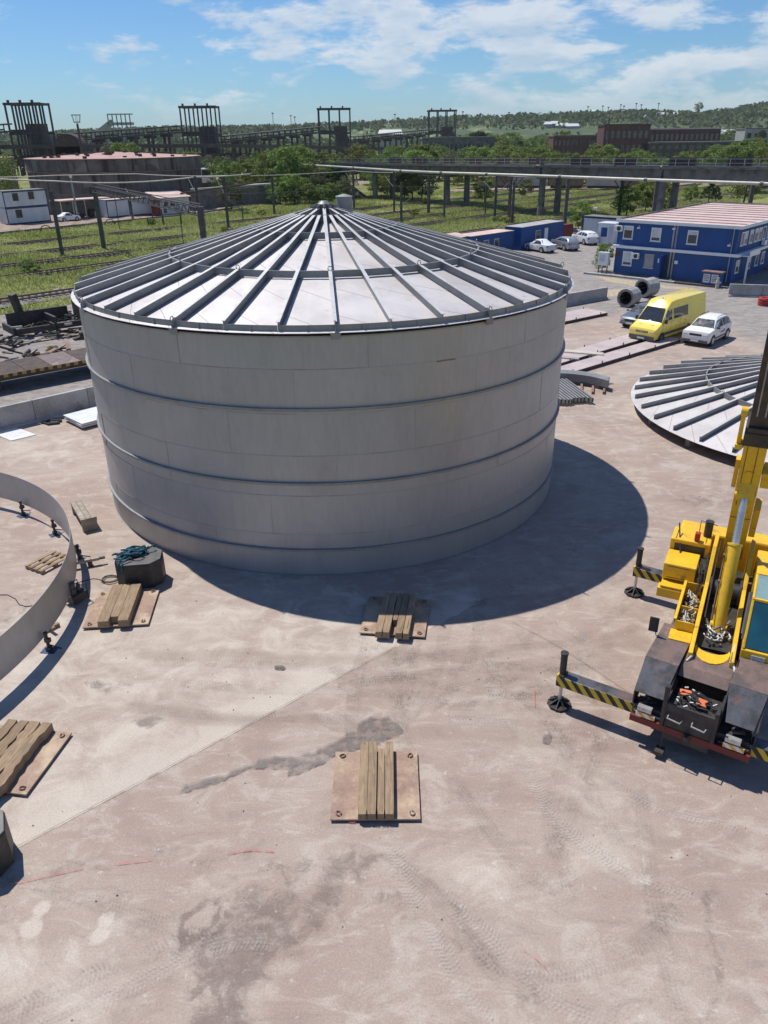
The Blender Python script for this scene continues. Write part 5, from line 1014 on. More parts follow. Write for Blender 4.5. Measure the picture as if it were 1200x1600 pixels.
# ================================================================== VEHICLES
def car(name, loc, rz, paint, label, cat, L=4.3, W=1.8, H=1.55, kind='hatch', group=None, roofrails=False, cladding=False, marks=None, z0=0.0):
    """x forward. body lofted from side stations with wheels, glass, lamps"""
    t = thing(name, (*loc, z0), rz, label, cat, group); h = L / 2; w = W / 2; gc = .20
    if kind == 'van':
        st = [(h, .50, .85, .85, .80), (h - .10, .35, 1.02, 1.02, .90), (h - .75, .35, 1.28, 1.28, .95), (h - .85, .35, 1.32, 1.36, .93), (h - 1.62, .35, 1.38, 2.28, .80), (h - 2.1, .35, 1.38, H - .06, .78), (h - 2.8, .35, 1.38, H, .78), (-h + .3, .35, 1.38, H, .78), (-h + .04, .4, 1.38, H - .05, .78), (-h, .5, 1.38, H - .12, .77)]
    elif kind == 'suv':
        st = [(h, .42, .80, .80, .80), (h - .08, .30, .98, .98, .90), (h - .8, .30, 1.06, 1.06, .93), (h - 1.0, .30, 1.07, 1.10, .9), (h - 1.65, .30, 1.08, H - .07, .72), (h - 2.4, .30, 1.05, H, .69), (-h + .9, .30, 1.07, H - .03, .69), (-h + .45, .32, 1.06, H - .13, .68), (-h + .10, .36, 1.05, 1.10, .82), (-h, .45, .98, .98, .76)]
    elif kind == 'sedan':
        st = [(h, .40, .62, .62, .70), (h - .12, .26, .72, .72, .84), (h - 1.0, .26, .86, .86, .92), (h - 1.25, .26, .88, .90, .9), (h - 1.95, .26, .90, H - .05, .66), (h - 2.5, .26, .92, H, .65), (-h + 1.45, .26, .94, H - .05, .65), (-h + .78, .26, .95, .98, .84), (-h + .12, .28, .94, .95, .84), (-h, .40, .90, .90, .76)]
    else:
        st = [(h, .40, .68, .68, .72), (h - .12, .28, .80, .80, .86), (h - .85, .28, .94, .94, .92), (h - 1.05, .28, .96, .98, .9), (h - 1.75, .28, .98, H - .06, .68), (h - 2.3, .28, 1.0, H, .67), (-h + .8, .28, 1.02, H - .04, .67), (-h + .35, .3, 1.02, H - .16, .66), (-h + .10, .34, 1.0, 1.06, .8), (-h, .42, .95, .95, .75)]
    b = MB(); vs = []; n = 0
    for x, zs, zb, zt, wt in st:
        wl_ = min(1, wt + .10) if zt <= zb + .06 else 1.0
        endk = .93 if abs(x) >= h - .02 else 1.0
        half = [(w * wl_ * .96 * endk, zs), (w * wl_ * endk, zs + .22), (w * wl_ * endk, zb - .12 if zb - .12 > zs + .25 else zs + .3), (w * min(wl_, .97) * endk, zb)]
        half += [(w * wt, zt - .05 if zt > zb + .2 else max(zt, zb + .005)), (w * wt * .82, zt if zt > zb + .2 else max(zt, zb) + .02), (0, (zt + .02) if zt > zb + .2 else max(zt, zb) + .035)]
        ring_ = half + [(-y, z) for y, z in half[:-1][::-1]]; n = len(ring_); vs += [(x, y, z) for y, z in ring_]
    fs = []
    for i in range(len(st) - 1):
        for j in range(n): fs.append((i * n + j, i * n + (j + 1) % n, (i + 1) * n + (j + 1) % n, (i + 1) * n + j))
    m = (len(st) - 1) * n; fs += [tuple(range(n))[::-1], tuple(range(m, m + n))]
    b.add(vs, fs, True); body = b.build('body', paint, t)
    try: body.data.set_sharp_from_angle(angle=R(32))
    except Exception: pass
    # glass, set a few mm proud of the greenhouse
    def lerp(a, c, q): return tuple(a[i] + (c[i] - a[i]) * q for i in range(len(a)))
    def side_pt(i, q, v):                # q along from station i to i+1, v 0 belt..1 roof edge
        s_ = lerp(st[i], st[i + 1], q); y = s_[4] * w + (w * .97 - s_[4] * w) * (1 - v); z = s_[2] + (s_[3] - .05 - s_[2]) * v; return (s_[0], y, z)
    if kind == 'van': front, rear = (3, 4), None
    else: front = (3, 4); rear = (6, 7) if kind == 'sedan' else (7, 8)
    f0, f1 = st[front[0]], st[front[1]]
    g_ = MB(); off = .018
    A = (f0[0] - .06 + off, w * (.90 if kind == 'van' else .84), f0[3] + .05); B = (f1[0] + off + .05, w * f1[4] * .86, f1[3] - .07)
    g_.add([(A[0], A[1], A[2]), (A[0], -A[1], A[2]), (B[0], -B[1], B[2] + .02), (B[0], B[1], B[2] + .02)], [(0, 1, 2, 3)])
    n_ = Vector((B[2] - A[2], 0, A[0] - B[0])).normalized() * .02; g_.v = [(x + n_.x, y, z + n_.z) for x, y, z in g_.v]; g_.build('windscreen', 'glass', t)
    if rear:
        r0, r1 = st[rear[0]], st[rear[1]]; g_ = MB(); A = (r1[0] + .12, w * .74, r1[3] + .06); B = (r0[0] - .02, w * r0[4] * .84, r0[3] - .05)
        g_.add([(A[0] - .02, A[1], A[2] + .02), (A[0] - .02, -A[1], A[2] + .02), (B[0] - .02, -B[1], B[2] + .03), (B[0] - .02, B[1], B[2] + .03)], [(0, 1, 2, 3)]); g_.build('rear_window', 'glass', t)
    for sgn in (1, -1):
        wins = []
        if kind == 'van': wins = [[(3, .35), (4, 0.0), (5, .1)], [(5, .35), (6, .40)]]
        elif kind == 'sedan': wins = [[(3, .5), (4, 0), (5, .05)], [(5, .15), (5, .95), (6, .45)]]
        else: wins = [[(3, .5), (4, 0), (5, .1)], [(5, .2), (5, .75)], [(5, .82), (6, .3), (7, .1)]]
        for wi, wn_ in enumerate(wins):
            lo = [side_pt(i, q, .08) for i, q in wn_]; hi = [side_pt(i, q, .86 if kind != 'van' else (.62 if i > 4 else .86)) for i, q in wn_]
            pts = lo + hi[::-1]; g_ = MB(); g_.add([(x, sgn * (y + .012), z) for x, y, z in pts], [tuple(range(len(pts)))]); g_.build('side_window', 'glass', t)
    # wheels
    wr = .33 if kind in ('sedan', 'hatch') else .36
    wx = (h - .85 - (.1 if kind == 'van' else 0), -h + (.85 if kind != 'van' else 1.35)); w0 = None
    for x in wx:
        for sgn in (1, -1):
            a_ = MB(); a_.cyl((x, sgn * (w - .10), wr), (x, sgn * (w + .004), wr), wr + .06, n=22); a_.build('wheel_arch', 'black', t)
            if w0 is None:
                q = MB(); q.cyl((0, -.11, 0), (0, .11, 0), wr, n=22); w0 = q.build('wheel', 'rubber', t); q = MB(); q.cyl((0, -.115, 0), (0, .118, 0), wr * .62, n=16)
                rim = q.build('rim', 'steel_l' if kind != 'van' else 'darkmetal', w0); q = MB()
                for k in range(5): tt = R(72 * k + 18); q.box(-.03, .03, -.122, .124, .03, wr * .55, Matrix.Rotation(tt, 4, 'Y'))
                ww = w0
            else: ww = w0.copy(); col.objects.link(ww); ww.parent = t; rr_ = rim.copy(); col.objects.link(rr_); rr_.parent = ww
            ww.location = (x, sgn * (w - .09), wr)
    # bumper, grille, lamps, plate, mirrors
    zl = st[1][2] - .13
    q = MB(); q.prof([(h - .25, .24), (h + .02, .30), (h + .03, .48 if kind != 'van' else .60), (h - .25, .50)], -w * .93, w * .93); q.build('front_bumper', 'darkmetal' if kind in ('van', 'suv') else paint, t, bevel=.03)
    q = MB(); q.prof([(-h + .25, .26), (-h - .02, .32), (-h - .02, .5), (-h + .25, .52)], -w * .92, w * .92); q.build('rear_bumper', 'darkmetal' if cladding or kind == 'van' else paint, t, bevel=.03)
    q = MB(); q.box(h - .06, h + .015, -w * .45, w * .45, zl - .12, zl + .02)
    q.build('grille', 'black', t)
    if kind == 'van':
        q = MB()
        for k in range(3): q.box(h + .012, h + .02, -w * .43, w * .43, zl - .09 + .04 * k, zl - .075 + .04 * k)
        q.build('grille_bar', 'steel_l', t); q = MB(); q.cyl((h + .005, 0, zl - .05), (h + .03, 0, zl - .05), .075, n=18); q.cyl((h + .03, 0, zl - .05), (h + .031, 0, zl - .05), .06, n=18); em = q.build('emblem', 'steel_l', t)
        q = MB()
        for k in range(3): tt = R(90 + 120 * k); q.beam((h + .035, 0, zl - .05), (h + .035, .065 * math.cos(tt), zl - .05 + .065 * math.sin(tt)), .014, .01)
        q.build('emblem_star', 'darkmetal', em)
    for sgn in (1, -1):
        q = MB(); q.prof([(h - .28, zl - .02), (h - .28, zl + .08), (h - .10, zl + .07), (h + .005, zl - .04), (h + .005, zl - .11)], min(sgn * w * .52, sgn * w * .9), max(sgn * w * .52, sgn * w * .9)); q.build('headlamp', 'lamp', t, bevel=.015)
        q = MB(); q.box(-h - .012, -h + .1, min(sgn * w * .62, sgn * w * .86), max(sgn * w * .62, sgn * w * .86), st[-1][2] - .22, st[-1][2] - .04); q.build('tail_lamp', 'red', t, bevel=.01)
        mxp = f0[0] - .25; q = MB(); q.box(mxp - .06, mxp + .06, sgn * (w + .01) - .0 if sgn > 0 else -(w + .2), (w + .2) if sgn > 0 else -(w + .01), f0[2] + .02, f0[2] + (.30 if kind == 'van' else .15)); q.build('door_mirror', 'black' if kind in ('van', 'suv') else paint, t, bevel=.03)
        q = MB(); zb_ = st[5][2] - .2
        for xx in (.35, -.55): q.box(xx * 1.0, xx + .16, sgn * (w + .012) - .01, sgn * (w + .012) + .01, zb_, zb_ + .03)
        q.build('door_handle', 'black', t)
        q = MB()
        for xx in ((f0[0] - .35, .05, -.95) if kind != 'van' else (h - 1.0, h - 2.05, h - 3.3)): q.box(xx, xx + .012, sgn * (w + .001) - .004, sgn * (w + .001) + .004, .42, st[4][2] - .05)
        tag(q.build('door_gap', 'black', t), kind='stuff')
        if kind == 'van' or cladding:
            q = MB(); q.box(-h + .5, h - .7, sgn * (w + .008) - .008, sgn * (w + .008) + .008, .42 if kind != 'van' else .52, .52 if kind != 'van' else .72); q.build('side_moulding', 'darkmetal', t)
        if roofrails: q = MB(); yy = sgn * w * .66; q.path([(h - 2.0, yy, H - .03), (h - 2.1, yy, H + .06), (-h + .9, yy, H + .03), (-h + .8, yy, H - .06)], .022, 6); q.build('roof_rail', 'black', t)
        if marks:
            for k, (dx, wd_) in enumerate(((0, .10), (.14, .07), (.25, .12), (.41, .08), (.53, .10))): 
                q = MB(); q.box(-.15 - dx - wd_ if sgn < 0 else -.15 + dx - .4, -.15 - dx if sgn < 0 else -.15 + dx + wd_ - .4, sgn * (w + .010) - .004, sgn * (w + .010) + .004, .70, .79); q.build('door_letter', 'red', t)
            q = MB(); q.cyl((.08 if sgn < 0 else -.62, sgn * (w + .006), .75), (.08 if sgn < 0 else -.62, sgn * (w + .014), .75), .07, n=12); q.build('door_emblem', 'red', t)
    q = MB(); q.box(h + .03, h + .045, -.26, .26, .36, .47); q.build('number_plate', 'white', t)
    q = MB(); q.box(-h - .035, -h - .02, -.26, .26, .55, .66); q.build('number_plate', 'white', t)
    if kind == 'van':
        q = MB(); q.box(h - .62, h - .54, -.55, -.30, 1.20, 1.235); q.box(h - .62, h - .54, .30, .55, 1.20, 1.235); q.build('bonnet_vent', 'black', t)
        q = MB(); q.cyl((h - 2.3, .0, H), (h - 2.3, 0, H + .05), .03, n=6); q.build('roof_aerial', 'black', t)
    else:
        q = MB(); q.beam((f0[0] - .0, .1, f0[3] + .05), (f0[0] - .25, -.35, f0[3] + .18), .015, .01); q.build('wiper', 'black', t)
    return t
def heading(p, q): return math.atan2(q[1] - p[1], q[0] - p[0])
# the van faces the camera-left; right-side wheels seen at (1020,533) and (1098,492)
vd = heading(G(1093, 507), G(1026, 529))
vf = Vector((*G(1032, 537), 0)); dirv = Vector((math.cos(vd), math.sin(vd), 0)); lft = Vector((-dirv.y, dirv.x, 0))
vc = vf + dirv * (.95 - 6.9 / 2) + lft * (-.98)
car('yellow_van', (vc.x, vc.y), vd, 'vanyel', 'yellow high-roof panel van parked between the grey car and white suv', 'van', L=6.95, W=1.99, H=2.72, kind='van')
sf = Vector((*G(1112, 541), 0)); sd_ = heading(G(1141, 523), G(1105, 541)); dirs = Vector((math.cos(sd_), math.sin(sd_), 0)); lf2 = Vector((-dirs.y, dirs.x, 0)); sc = sf + dirs * (.85 - 4.34 / 2) - lf2 * .90
car('white_suv', (sc.x, sc.y), sd_, 'white', 'white suv with red door lettering and black roof rails right of the van', 'car', L=4.34, W=1.82, H=1.68, kind='suv', roofrails=True, cladding=True, marks=True)
gp = Vector((*G(980, 514), 0)); gd = vd; dg = Vector((math.cos(gd), math.sin(gd), 0)); gc_ = gp - dg * 2.05 + Vector((-dg.y, dg.x, 0)) * .0
car('grey_car', (gc_.x + .1, gc_.y), gd, 'greycar', 'dark grey hatchback half hidden behind the yellow van', 'car', L=4.1, W=1.76, H=1.52, kind='hatch')
def parked(px_front, px_rear, paint, label, kind, L, H, roofr=False):
    a = Vector((*G(*px_front), 0)); c = Vector((*G(*px_rear), 0)); d = (a - c).normalized(); m_ = (a + c) / 2; l_ = Vector((-d.y, d.x, 0)); m_ += l_ * (-.85)
    car('parked_car', (m_.x, m_.y), math.atan2(d.y, d.x), paint, label, 'car', L=L, W=1.76, H=H, kind=kind, group='cars parked by the blue containers')
parked((821, 391), (849, 396), 'white', 'white sedan at the left end of the parked row', 'sedan', 4.3, 1.46)
parked((861, 387), (885, 393), 'silver', 'silver hatchback in the middle of the parked row', 'suv', 4.3, 1.52)
parked((893, 378), (916, 384), 'white', 'white hatchback at the right end of the parked row nearest the cabin', 'suv', 4.4, 1.6)
parked((112, 344), (92, 346), 'white', 'small white car beside the two-storey white container', 'sedan', 4.2, 1.45)

# ================================================================== BLUE OFFICE BLOCK
Cn = Vector((32.43, 73.43, 0)); fr_ = Vector((23.68, 81.1, 0)) - Cn; FL = fr_.length
# local frame: x along the front from the right corner to the left one, y depth into the block
bang = math.atan2(fr_.y, fr_.x)
blk = thing('office_block', Cn, bang, 'two-storey blue container office block with pink roof at the right', 'building')
BW, BD = FL, 24.6; sY = -1       # depth direction in local frame
def bp(name, mb, mat, bevel=0, parent=None, label=None): return mb.build(name, mat, parent or blk, bevel=bevel, label=label)
def fx(x0, x1, z0, z1, d=.0, t=.03): # box on the front wall, standing t proud
    b = MB(); b.box(x0, x1, d, d + t, z0, z1); return b
def depth(mb_args): pass
b = MB(); b.box(0, BW, -BD, 0, .18, 2.62); b.box(0.0, BW, -BD, 0, 2.66, 5.12); bp('wall', b, 'blue')
b = MB(); b.box(.1, BW - .1, -BD + .1, -.1, 0, .18); bp('plinth', b, 'concd')
b = MB(); b.box(-.45, BW + .25, .001, .34, 2.60, 2.86); bp('gutter', b, 'white', .02)
b = MB(); b.box(-.45, -.001, -BD, -.002, 2.60, 2.86); bp('gutter', b, 'white', .02)
b = MB(); b.box(-.35, BW + .2, .16, .28, 5.0, 5.30); bp('roof_edge', b, 'white', .02)
b = MB(); b.box(-.35, -.22, -BD - .2, .155, 5.0, 5.30); bp('roof_edge', b, 'white', .02)
b = MB(); b.box(BW + .08, BW + .2, -BD - .2, .155, 5.06, 5.34); bp('roof_edge', b, 'concd', .02)
b = MB(); b.box(-.21, BW + .07, -BD - .2, -BD - .1, 5.06, 5.34); bp('roof_edge', b, 'concd', .02)
for i in range(10):
    y1 = .15 - i * (BD + .2) / 10; y0 = y1 - (BD + .2) / 10 + .05
    b = MB(); b.add([(-.2, y0, 5.16), (BW + .06, y0, 5.16), (BW + .06, y1, 5.22), (-.2, y1, 5.22), (-.2, y0, 5.13), (BW + .06, y0, 5.13), (BW + .06, y1, 5.13), (-.2, y1, 5.13)], [(0, 1, 2, 3), (4, 7, 6, 5), (0, 4, 5, 1), (2, 6, 7, 3), (0, 3, 7, 4), (1, 5, 6, 2)]); bp('roof_panel', b, 'pinkroof')
    b = MB(); b.box(-.2, BW + .06, y0 - .05, y0 + .02, 5.14, 5.25); bp('roof_seam', b, 'pinkroof')
# vertical ribs of the container walls, joined: too many and too fine to count
b = MB(); x = .15
while x < BW - .1: b.box(x, x + .05, .0, .018, .25, 2.58); b.box(x, x + .05, 0, .018, 2.90, 4.98); x += .24
y = -.3
while y > -BD + .2: b.box(-.018, 0, y - .05, y, .25, 2.58); b.box(-.018, 0, y - .05, y, 2.90, 4.98); y -= .24
tag(bp('wall_ribs', b, 'blue'), kind='stuff')
for x in (.06, BW / 2 - .15, BW / 2 + .15, BW - .06):
    for z0, z1 in ((.18, 2.6), (2.87, 4.99)): bp('corner_post', fx(x - .07, x + .07, z0, z1, 0, .035), 'blue' if abs(x - BW / 2) > 1 else 'conc')
for i in range(1, 11):
    for z0, z1 in ((.18, 2.6), (2.87, 4.99)):
        b = MB(); b.box(-.035, 0, -2.44 * i - .09, -2.44 * i + .09, z0, z1); bp('corner_post', b, 'blue')
def window(xc, z0, w=.95, h=1.15, face='F', shutter=0.0, frame='white'):
    W_ = MB(); t = .04
    def bx(x0, x1, za, zb, d0, d1):
        m = MB()
        if face == 'F': m.box(x0, x1, d0, d1, za, zb)
        else: m.box(-d1, -d0, -x1, -x0, za, zb)
        return m
    f = MB()
    for (x0, x1, za, zb) in ((xc - w / 2, xc - w / 2 + .09, z0, z0 + h), (xc + w / 2 - .09, xc + w / 2, z0, z0 + h), (xc - w / 2 + .09, xc + w / 2 - .09, z0, z0 + .09), (xc - w / 2 + .09, xc + w / 2 - .09, z0 + h - .1, z0 + h)):
        m = bx(x0, x1, za, zb, .0, .06); f.add(m.v, m.f)
    fo = bp('window', f, frame)
    bx(xc - w / 2 + .09, xc + w / 2 - .09, z0 + .09, z0 + h - .1, .02, .03).build('pane', 'glass', fo)
    if shutter: bx(xc - w / 2 + .085, xc + w / 2 - .085, z0 + h - .1 - (h - .19) * shutter, z0 + h - .09, .034, .05).build('shutter', 'whitep' if frame == 'white' else 'conc', fo)
    bx(xc - w / 2 - .05, xc + w / 2 + .05, z0 - .04, z0, .0, .10).build('sill', 'white', fo)
for f_, sh_ in ((.935 - .01, .25), (.66 + .05, .6), (.385, .35)): pass
window(BW * .905, 3.45, 1.0, 1.25, shutter=.3); window(BW * .66, 3.42, 1.0, 1.25, shutter=.75); window(BW * .355, 3.40, 1.0, 1.25, shutter=.3)
window(BW * .885, .95, 1.0, 1.35, shutter=.8); window(BW * .69, .92, .95, 1.3, shutter=1.0, frame='conc')
b = MB(); b.box(BW * .475, BW * .475 + 1.0, -.6, .005, .2, 2.3); bp('doorway', b, 'black'); b = MB(); b.box(BW * .475 + 1.0, BW * .475 + 1.06, .02, .95, .2, 2.25); bp('door', b, 'blue', label='open blue door'); b = MB(); b.box(BW * .475 - .2, BW * .475 + 1.3, .05, .9, 0.02, .16); bp('doorstep', b, 'concd', .01)
def ac(x, z):
    b = MB(); b.box(x, x + .8, .08, .42, z, z + .55); o = bp('air_conditioner', b, 'white', .02); b = MB(); b.cyl((x + .3, .42, z + .27), (x + .3, .435, z + .27), .21, n=18); b.build('fan_grille', 'black', o)
ac(BW - .55, 4.15); ac(BW * .775, 1.7)
b = fx(BW * .955, BW * .955 + .5, 1.75, 2.15, .02, .03); bp('notice_board', b, 'redd')
for x, z in ((BW * .80, 4.5), (BW * .50, 4.62), (.5, 3.5)): b = MB(); b.box(x, x + .25, .04, .3, z, z + .14); b.box(x + .1, x + .14, 0, .1, z, z + .3); bp('floodlight', b, 'white')
b = MB(); b.box(BW * .6, BW * .6 + .15, .03, .1, 1.5, 1.9); bp('switch_box', b, 'white'); b = MB(); b.box(BW * .44, BW * .44 + .3, .03, .25, 1.55, 1.85); bp('wall_lamp', b, 'white')
b = MB(); b.cyl((.4, .12, .3), (.4, .12, 2.58), .05, n=8); b.cyl((.4, .12, 2.9), (.4, .12, 5.0), .05, n=8); bp('downpipe', b, 'conc')
for i, (y, w_) in enumerate(((1.2, .8), (2.1, .8), (3.6, .95), (5.0, .9), (6.1, .9), (7.4, .95), (8.8, .9), (10.8, .95), (12.8, .95), (15.2, .95), (17.5, .95), (20, .95), (22.5, .95))): window(y, 3.45, w_, 1.2, 'S', shutter=random.choice([0, .3, .6]))
for y in (1.1, 4.3, 6.6, 8.4, 11.2, 14.5, 19): window(y, 1.05, .9, 1.15, 'S', shutter=random.choice([0, .5]))
for y in (6.9, 8.1): b = MB(); b.box(-.42, -.08, -y - .7, -y, 2.95, 3.4); bp('air_conditioner', b, 'white', .02)
for y in (.9, 9.5, 15): b = MB(); b.box(-1.0, -.86, -y - .14, -y, 0, 2.6); bp('porch_post', b, 'white')
b = MB(); b.box(-1.2, -.46, -3.2, -.3, 2.64, 2.72); b.box(-1.22, -1.18, -3.2, -.3, 2.72, 3.1); bp('balcony_shelf', b, 'white')
def Lb(x, y, z=0): return blk.matrix_basis @ Vector((x, y, z)) if False else Cn + Matrix.Rotation(bang, 3, 'Z') @ Vector((x, y, z))
# things by the block
p = Lb(1.3, 1.1); cbx = thing('cupboard', p, bang, 'small blue cupboard with rusty top and two white notices at the office corner', 'cupboard')
b = MB(); b.box(-.85, .85, -.4, .4, .05, 1.25); b.build('body', 'blue', cbx, bevel=.01); b = MB(); b.box(-.95, .95, -.5, .5, 1.25, 1.35); b.build('top', 'rust', cbx)
for x in (-.02, .72):
    b = MB(); b.box(x - .62, x, .402, .415, .35, 1.12); nt_ = b.build('notice', 'paper', cbx); b = MB()
    for k in range(4): b.box(x - .54, x - .1, .416, .42, .95 - .14 * k, 1.0 - .14 * k)
    b.build('notice_text', 'darkmetal', nt_)
p = Lb(BW + 1.0, .4); eb = thing('electrical_cabinet', p, bang, 'white electrical cabinet on posts at the left corner of the office block', 'cabinet')
b = MB(); b.box(-.55, .55, -.2, .2, .8, 2.1); b.build('housing', 'white', eb, bevel=.02); b = MB(); b.box(-.5, -.42, -.05, .05, 0, .8); b.box(.42, .5, -.05, .05, 0, .8); b.build('leg', 'darkmetal', eb); b = MB(); b.box(-.2, .35, .2, .215, 1.2, 1.9); b.build('door', 'whitep', eb)
b = MB(); b.box(-.4, .4, -.7, .0, 0, .16)
p = Lb(BW * .5, 1.55); kb = thing('kerb_slab', (p.x, p.y, 0), bang, 'long low concrete kerb along the front of the office block', 'kerb'); b = MB(); b.box(-1.2, 8.2, -.25, .25, 0.004, .17); b.build('slab', 'conc', kb, bevel=.01); b = MB(); b.box(-5.2, -1.25, -.2, .2, .004, .15); b.build('slab', 'rustd', kb, bevel=.01)
p = Lb(.5, 1.9); b = MB(); b.box(-.12, .12, -.12, .12, 0, .7); b.cyl((0, 0, .7), (0, 0, .95), .1, n=10); b.box(-.3, .3, -.05, .05, .45, .55); tag(b.build('fire_hydrant', 'polelt', loc=(*p.xy, 0)), 'pale hydrant stub at the corner of the office block', 'hydrant')
def scrap_bikes():
    p = Lb(-2.2, -7.5); t = thing('scrap_pile', (*p.xy, 0), bang, 'dark jumble of machines stored along the right wall of the office block', 'machinery')
    for i in range(26): a = Vector((random.uniform(-1, 1), random.uniform(-4, 4), random.uniform(.1, .9))); b = MB(); b.beam(a, a + Vector((random.uniform(-.6, .6), random.uniform(-.8, .8), random.uniform(-.3, .4))), .15, .2); b.build('piece', random.choice(['black', 'rustd', 'darkmetal']), t)
scrap_bikes()

# ================================================================== containers and cabins
def container(name, p_fl, p_fr, label, mat='blue', h=2.6, dep=2.44, roof='conc', wins=(), doors=(), z0=0.0, group=None, floors=1, trim=None):
    """p_fl, p_fr: ground corners of the face towards the camera, left then right"""
    a = Vector((*p_fl, 0)); c = Vector((*p_fr, 0)); L = (c - a).length; t = thing(name, (*p_fl, z0), math.atan2(c.y - a.y, c.x - a.x), label, 'container' if 'cabin' not in name else 'cabin', group)
    for fl in range(floors):
        zb = fl * (h + .06); b = MB(); b.box(0, L, 0, dep, zb + .08, zb + h); b.build('wall', mat, t)
        b = MB(); x = .2
        while x < L - .15: b.box(x, x + .06, -.02, 0, zb + .2, zb + h - .15); x += .28
        tag(b.build('wall_ribs', mat, t), kind='stuff')
        tm = trim or mat
        for x in (0, L): b = MB(); b.box(x - .07, x + .07, -.04, .06, zb, zb + h); b.build('corner_post', tm, t)
        b = MB(); b.box(.07, L - .07, -.035, .02, zb + h - .14, zb + h); b.box(.07, L - .07, -.035, .02, zb, zb + .16); b.build('rail', tm, t)
        for (wx, wz, ww, wh) in [w for w in wins if w[0] >= 0 and (len(wins) < 1 or True) and ((w[1] > h) == (fl == 1))]:
            b = MB(); b.box(wx - .06, wx + ww + .06, -.05, -.022, wz - .06, wz + wh + .06); f = b.build('window', 'white' if mat != 'whitep' else 'darkmetal', t); b = MB(); b.box(wx, wx + ww, -.06, -.045, wz, wz + wh); b.build('pane', 'glass', f)
    for (wx, ww, mt) in doors: b = MB(); b.box(wx, wx + ww, -.055, -.02, .15, 2.2); b.build('door', mt, t)
    b = MB(); b.box(-.06, L + .06, -.06, dep + .06, floors * (h + .06), floors * (h + .06) + .06); b.build('roof', roof, t)
    return t
container('container', (17.2, 99.2), (23.8, 106.3), 'blue container with pale roof and white door behind the parked white sedan', roof='conc', wins=((3.2, .9, 1.0, 1.1),), doors=((5.2, .8, 'white'),))
container('container', (10.4, 93.4), (16.2, 98.9), 'lower blue container with pink roof partly hidden by the tank', h=2.3, roof='pinkroof', wins=((2.4, .8, .8, .9), (4.3, .8, .8, .9)), doors=((1.2, .7, 'blued'),))
cn_ = thing('shelter', (8.6, 91.6, 0), R(46), 'rounded pinkish shelter roof beside the lower blue container', 'shelter'); b = MB()
for i in range(8):
    t0, t1 = i / 8, (i + 1) / 8; z = lambda t: 2.45 + .35 * math.sin(t * math.pi * .9)
    b.add([(-2.2, 2.6 * t0, z(t0)), (1.8, 2.6 * t0, z(t0)), (1.8, 2.6 * t1, z(t1)), (-2.2, 2.6 * t1, z(t1))], [(0, 1, 2, 3)])
b.build('roof', 'pinkroof', cn_); b = MB()
for x in (-2.1, 1.6):
    for y in (.1, 2.4): b.box(x, x + .1, y, y + .1, 0, 2.5)
b.build('post', 'rustd', cn_); b = MB(); b.box(-1.8, -.6, -.2, .1, 2.05, 2.35); b.build('yellow_beacon_bar', 'yellow', cn_, bevel=.03)
container('container', (28.0, 112.8), (37.0, 104.0), 'grey blue container behind the white portable cabin', mat='whitep', trim='blued', roof='concd')
pc = thing('portable_cabin', (29.4, 104.3, 0), R(-40), 'small white portable cabin with blue window beside the office block', 'cabin')
b = MB(); b.box(-1.1, 1.1, -1, 1, .1, 2.5); b.build('wall', 'white', pc, bevel=.05); b = MB(); b.box(-1.2, 1.2, -1.1, 1.1, 2.5, 2.68); b.build('roof', 'white', pc, bevel=.05); b = MB(); b.box(-.7, .1, -1.03, -1.0, 1.0, 2.1); b.build('window', 'blue', pc); b = MB(); b.box(.35, .95, -1.03, -1.0, .2, 2.2); b.build('door', 'whitep', pc)
b = MB(); b.box(-1, 1, -.5, .5, .1, 1.6); b.box(-.9, .9, -.45, .45, 1.6, 1.9); o = b.build('brick_stack', 'redd', loc=(25.2, 110.5, 0), rot=(0, 0, R(45))); tag(o, 'dark red stack of crates right of the blue container', 'crates')
b = MB()
for i in range(14): a = Vector((random.uniform(-1.6, 1.6), random.uniform(-.8, .8), random.random() * .8)); b.box(a.x - .3, a.x + .3, a.y - .3, a.y + .3, 0, a.z + .3)
tag(b.build('rubble_heap', 'concd', loc=(28.6, 114.5, 0)), 'grey rubble heap behind the parked hatchbacks', 'rubble')
# left: white cabins, garage doors, small house, long wall
container('cabin_stack', (-63.2, 139.6), (-58.3, 145.4), 'two-storey white container cabin with blue frame at the left', mat='whitep', trim='blued', h=2.55, floors=2, roof='concd', wins=((1.6, 3.7, .9, 1.1), (4.4, 3.8, .9, 1.1), (1.6, 1.0, 1.0, 1.2)), dep=3)
container('cabin', (-68, 135.5), (-65.4, 138.2), 'single white cabin cut by the left frame edge', mat='whitep', trim='blued', h=2.6, wins=((1.2, 1.3, .8, .8),), roof='concd')
container('container', (-49.6, 150.2), (-46.6, 153.6), 'pair of white ribbed containers beneath the round tank, left one', mat='whitep', trim='blued', h=2.9, roof='pinkroof')
container('container', (-46.3, 153.9), (-43.4, 157.3), 'pair of white ribbed containers beneath the round tank, right one', mat='whitep', trim='concd', h=2.9, roof='pinkroof')
sh_ = thing('open_shed', (-56.8, 147.2, 0), R(48), 'dark open shed with flat roof between the white cabins', 'shed'); b = MB(); b.box(0, 9.5, 3, 3.2, 0, 3); b.build('wall', 'concd', sh_); b = MB(); b.box(-.3, 9.8, -.2, 3.3, 3.0, 3.2); b.build('roof', 'pinkroof', sh_); b = MB()
for i in range(5): b.box(i * 2.3, i * 2.3 + .15, 0, .15, 0, 3)
b.build('post', 'polelt', sh_)
for i in range(12): a = Vector((random.uniform(.3, 9), random.uniform(.6, 2.6), 0)); b = MB(); b.box(a.x, a.x + .9, a.y, a.y + .6, 0, random.uniform(.5, 1.6)); b.build('stored_machine', random.choice(['black', 'rustd', 'whitep', 'darkmetal']), sh_)
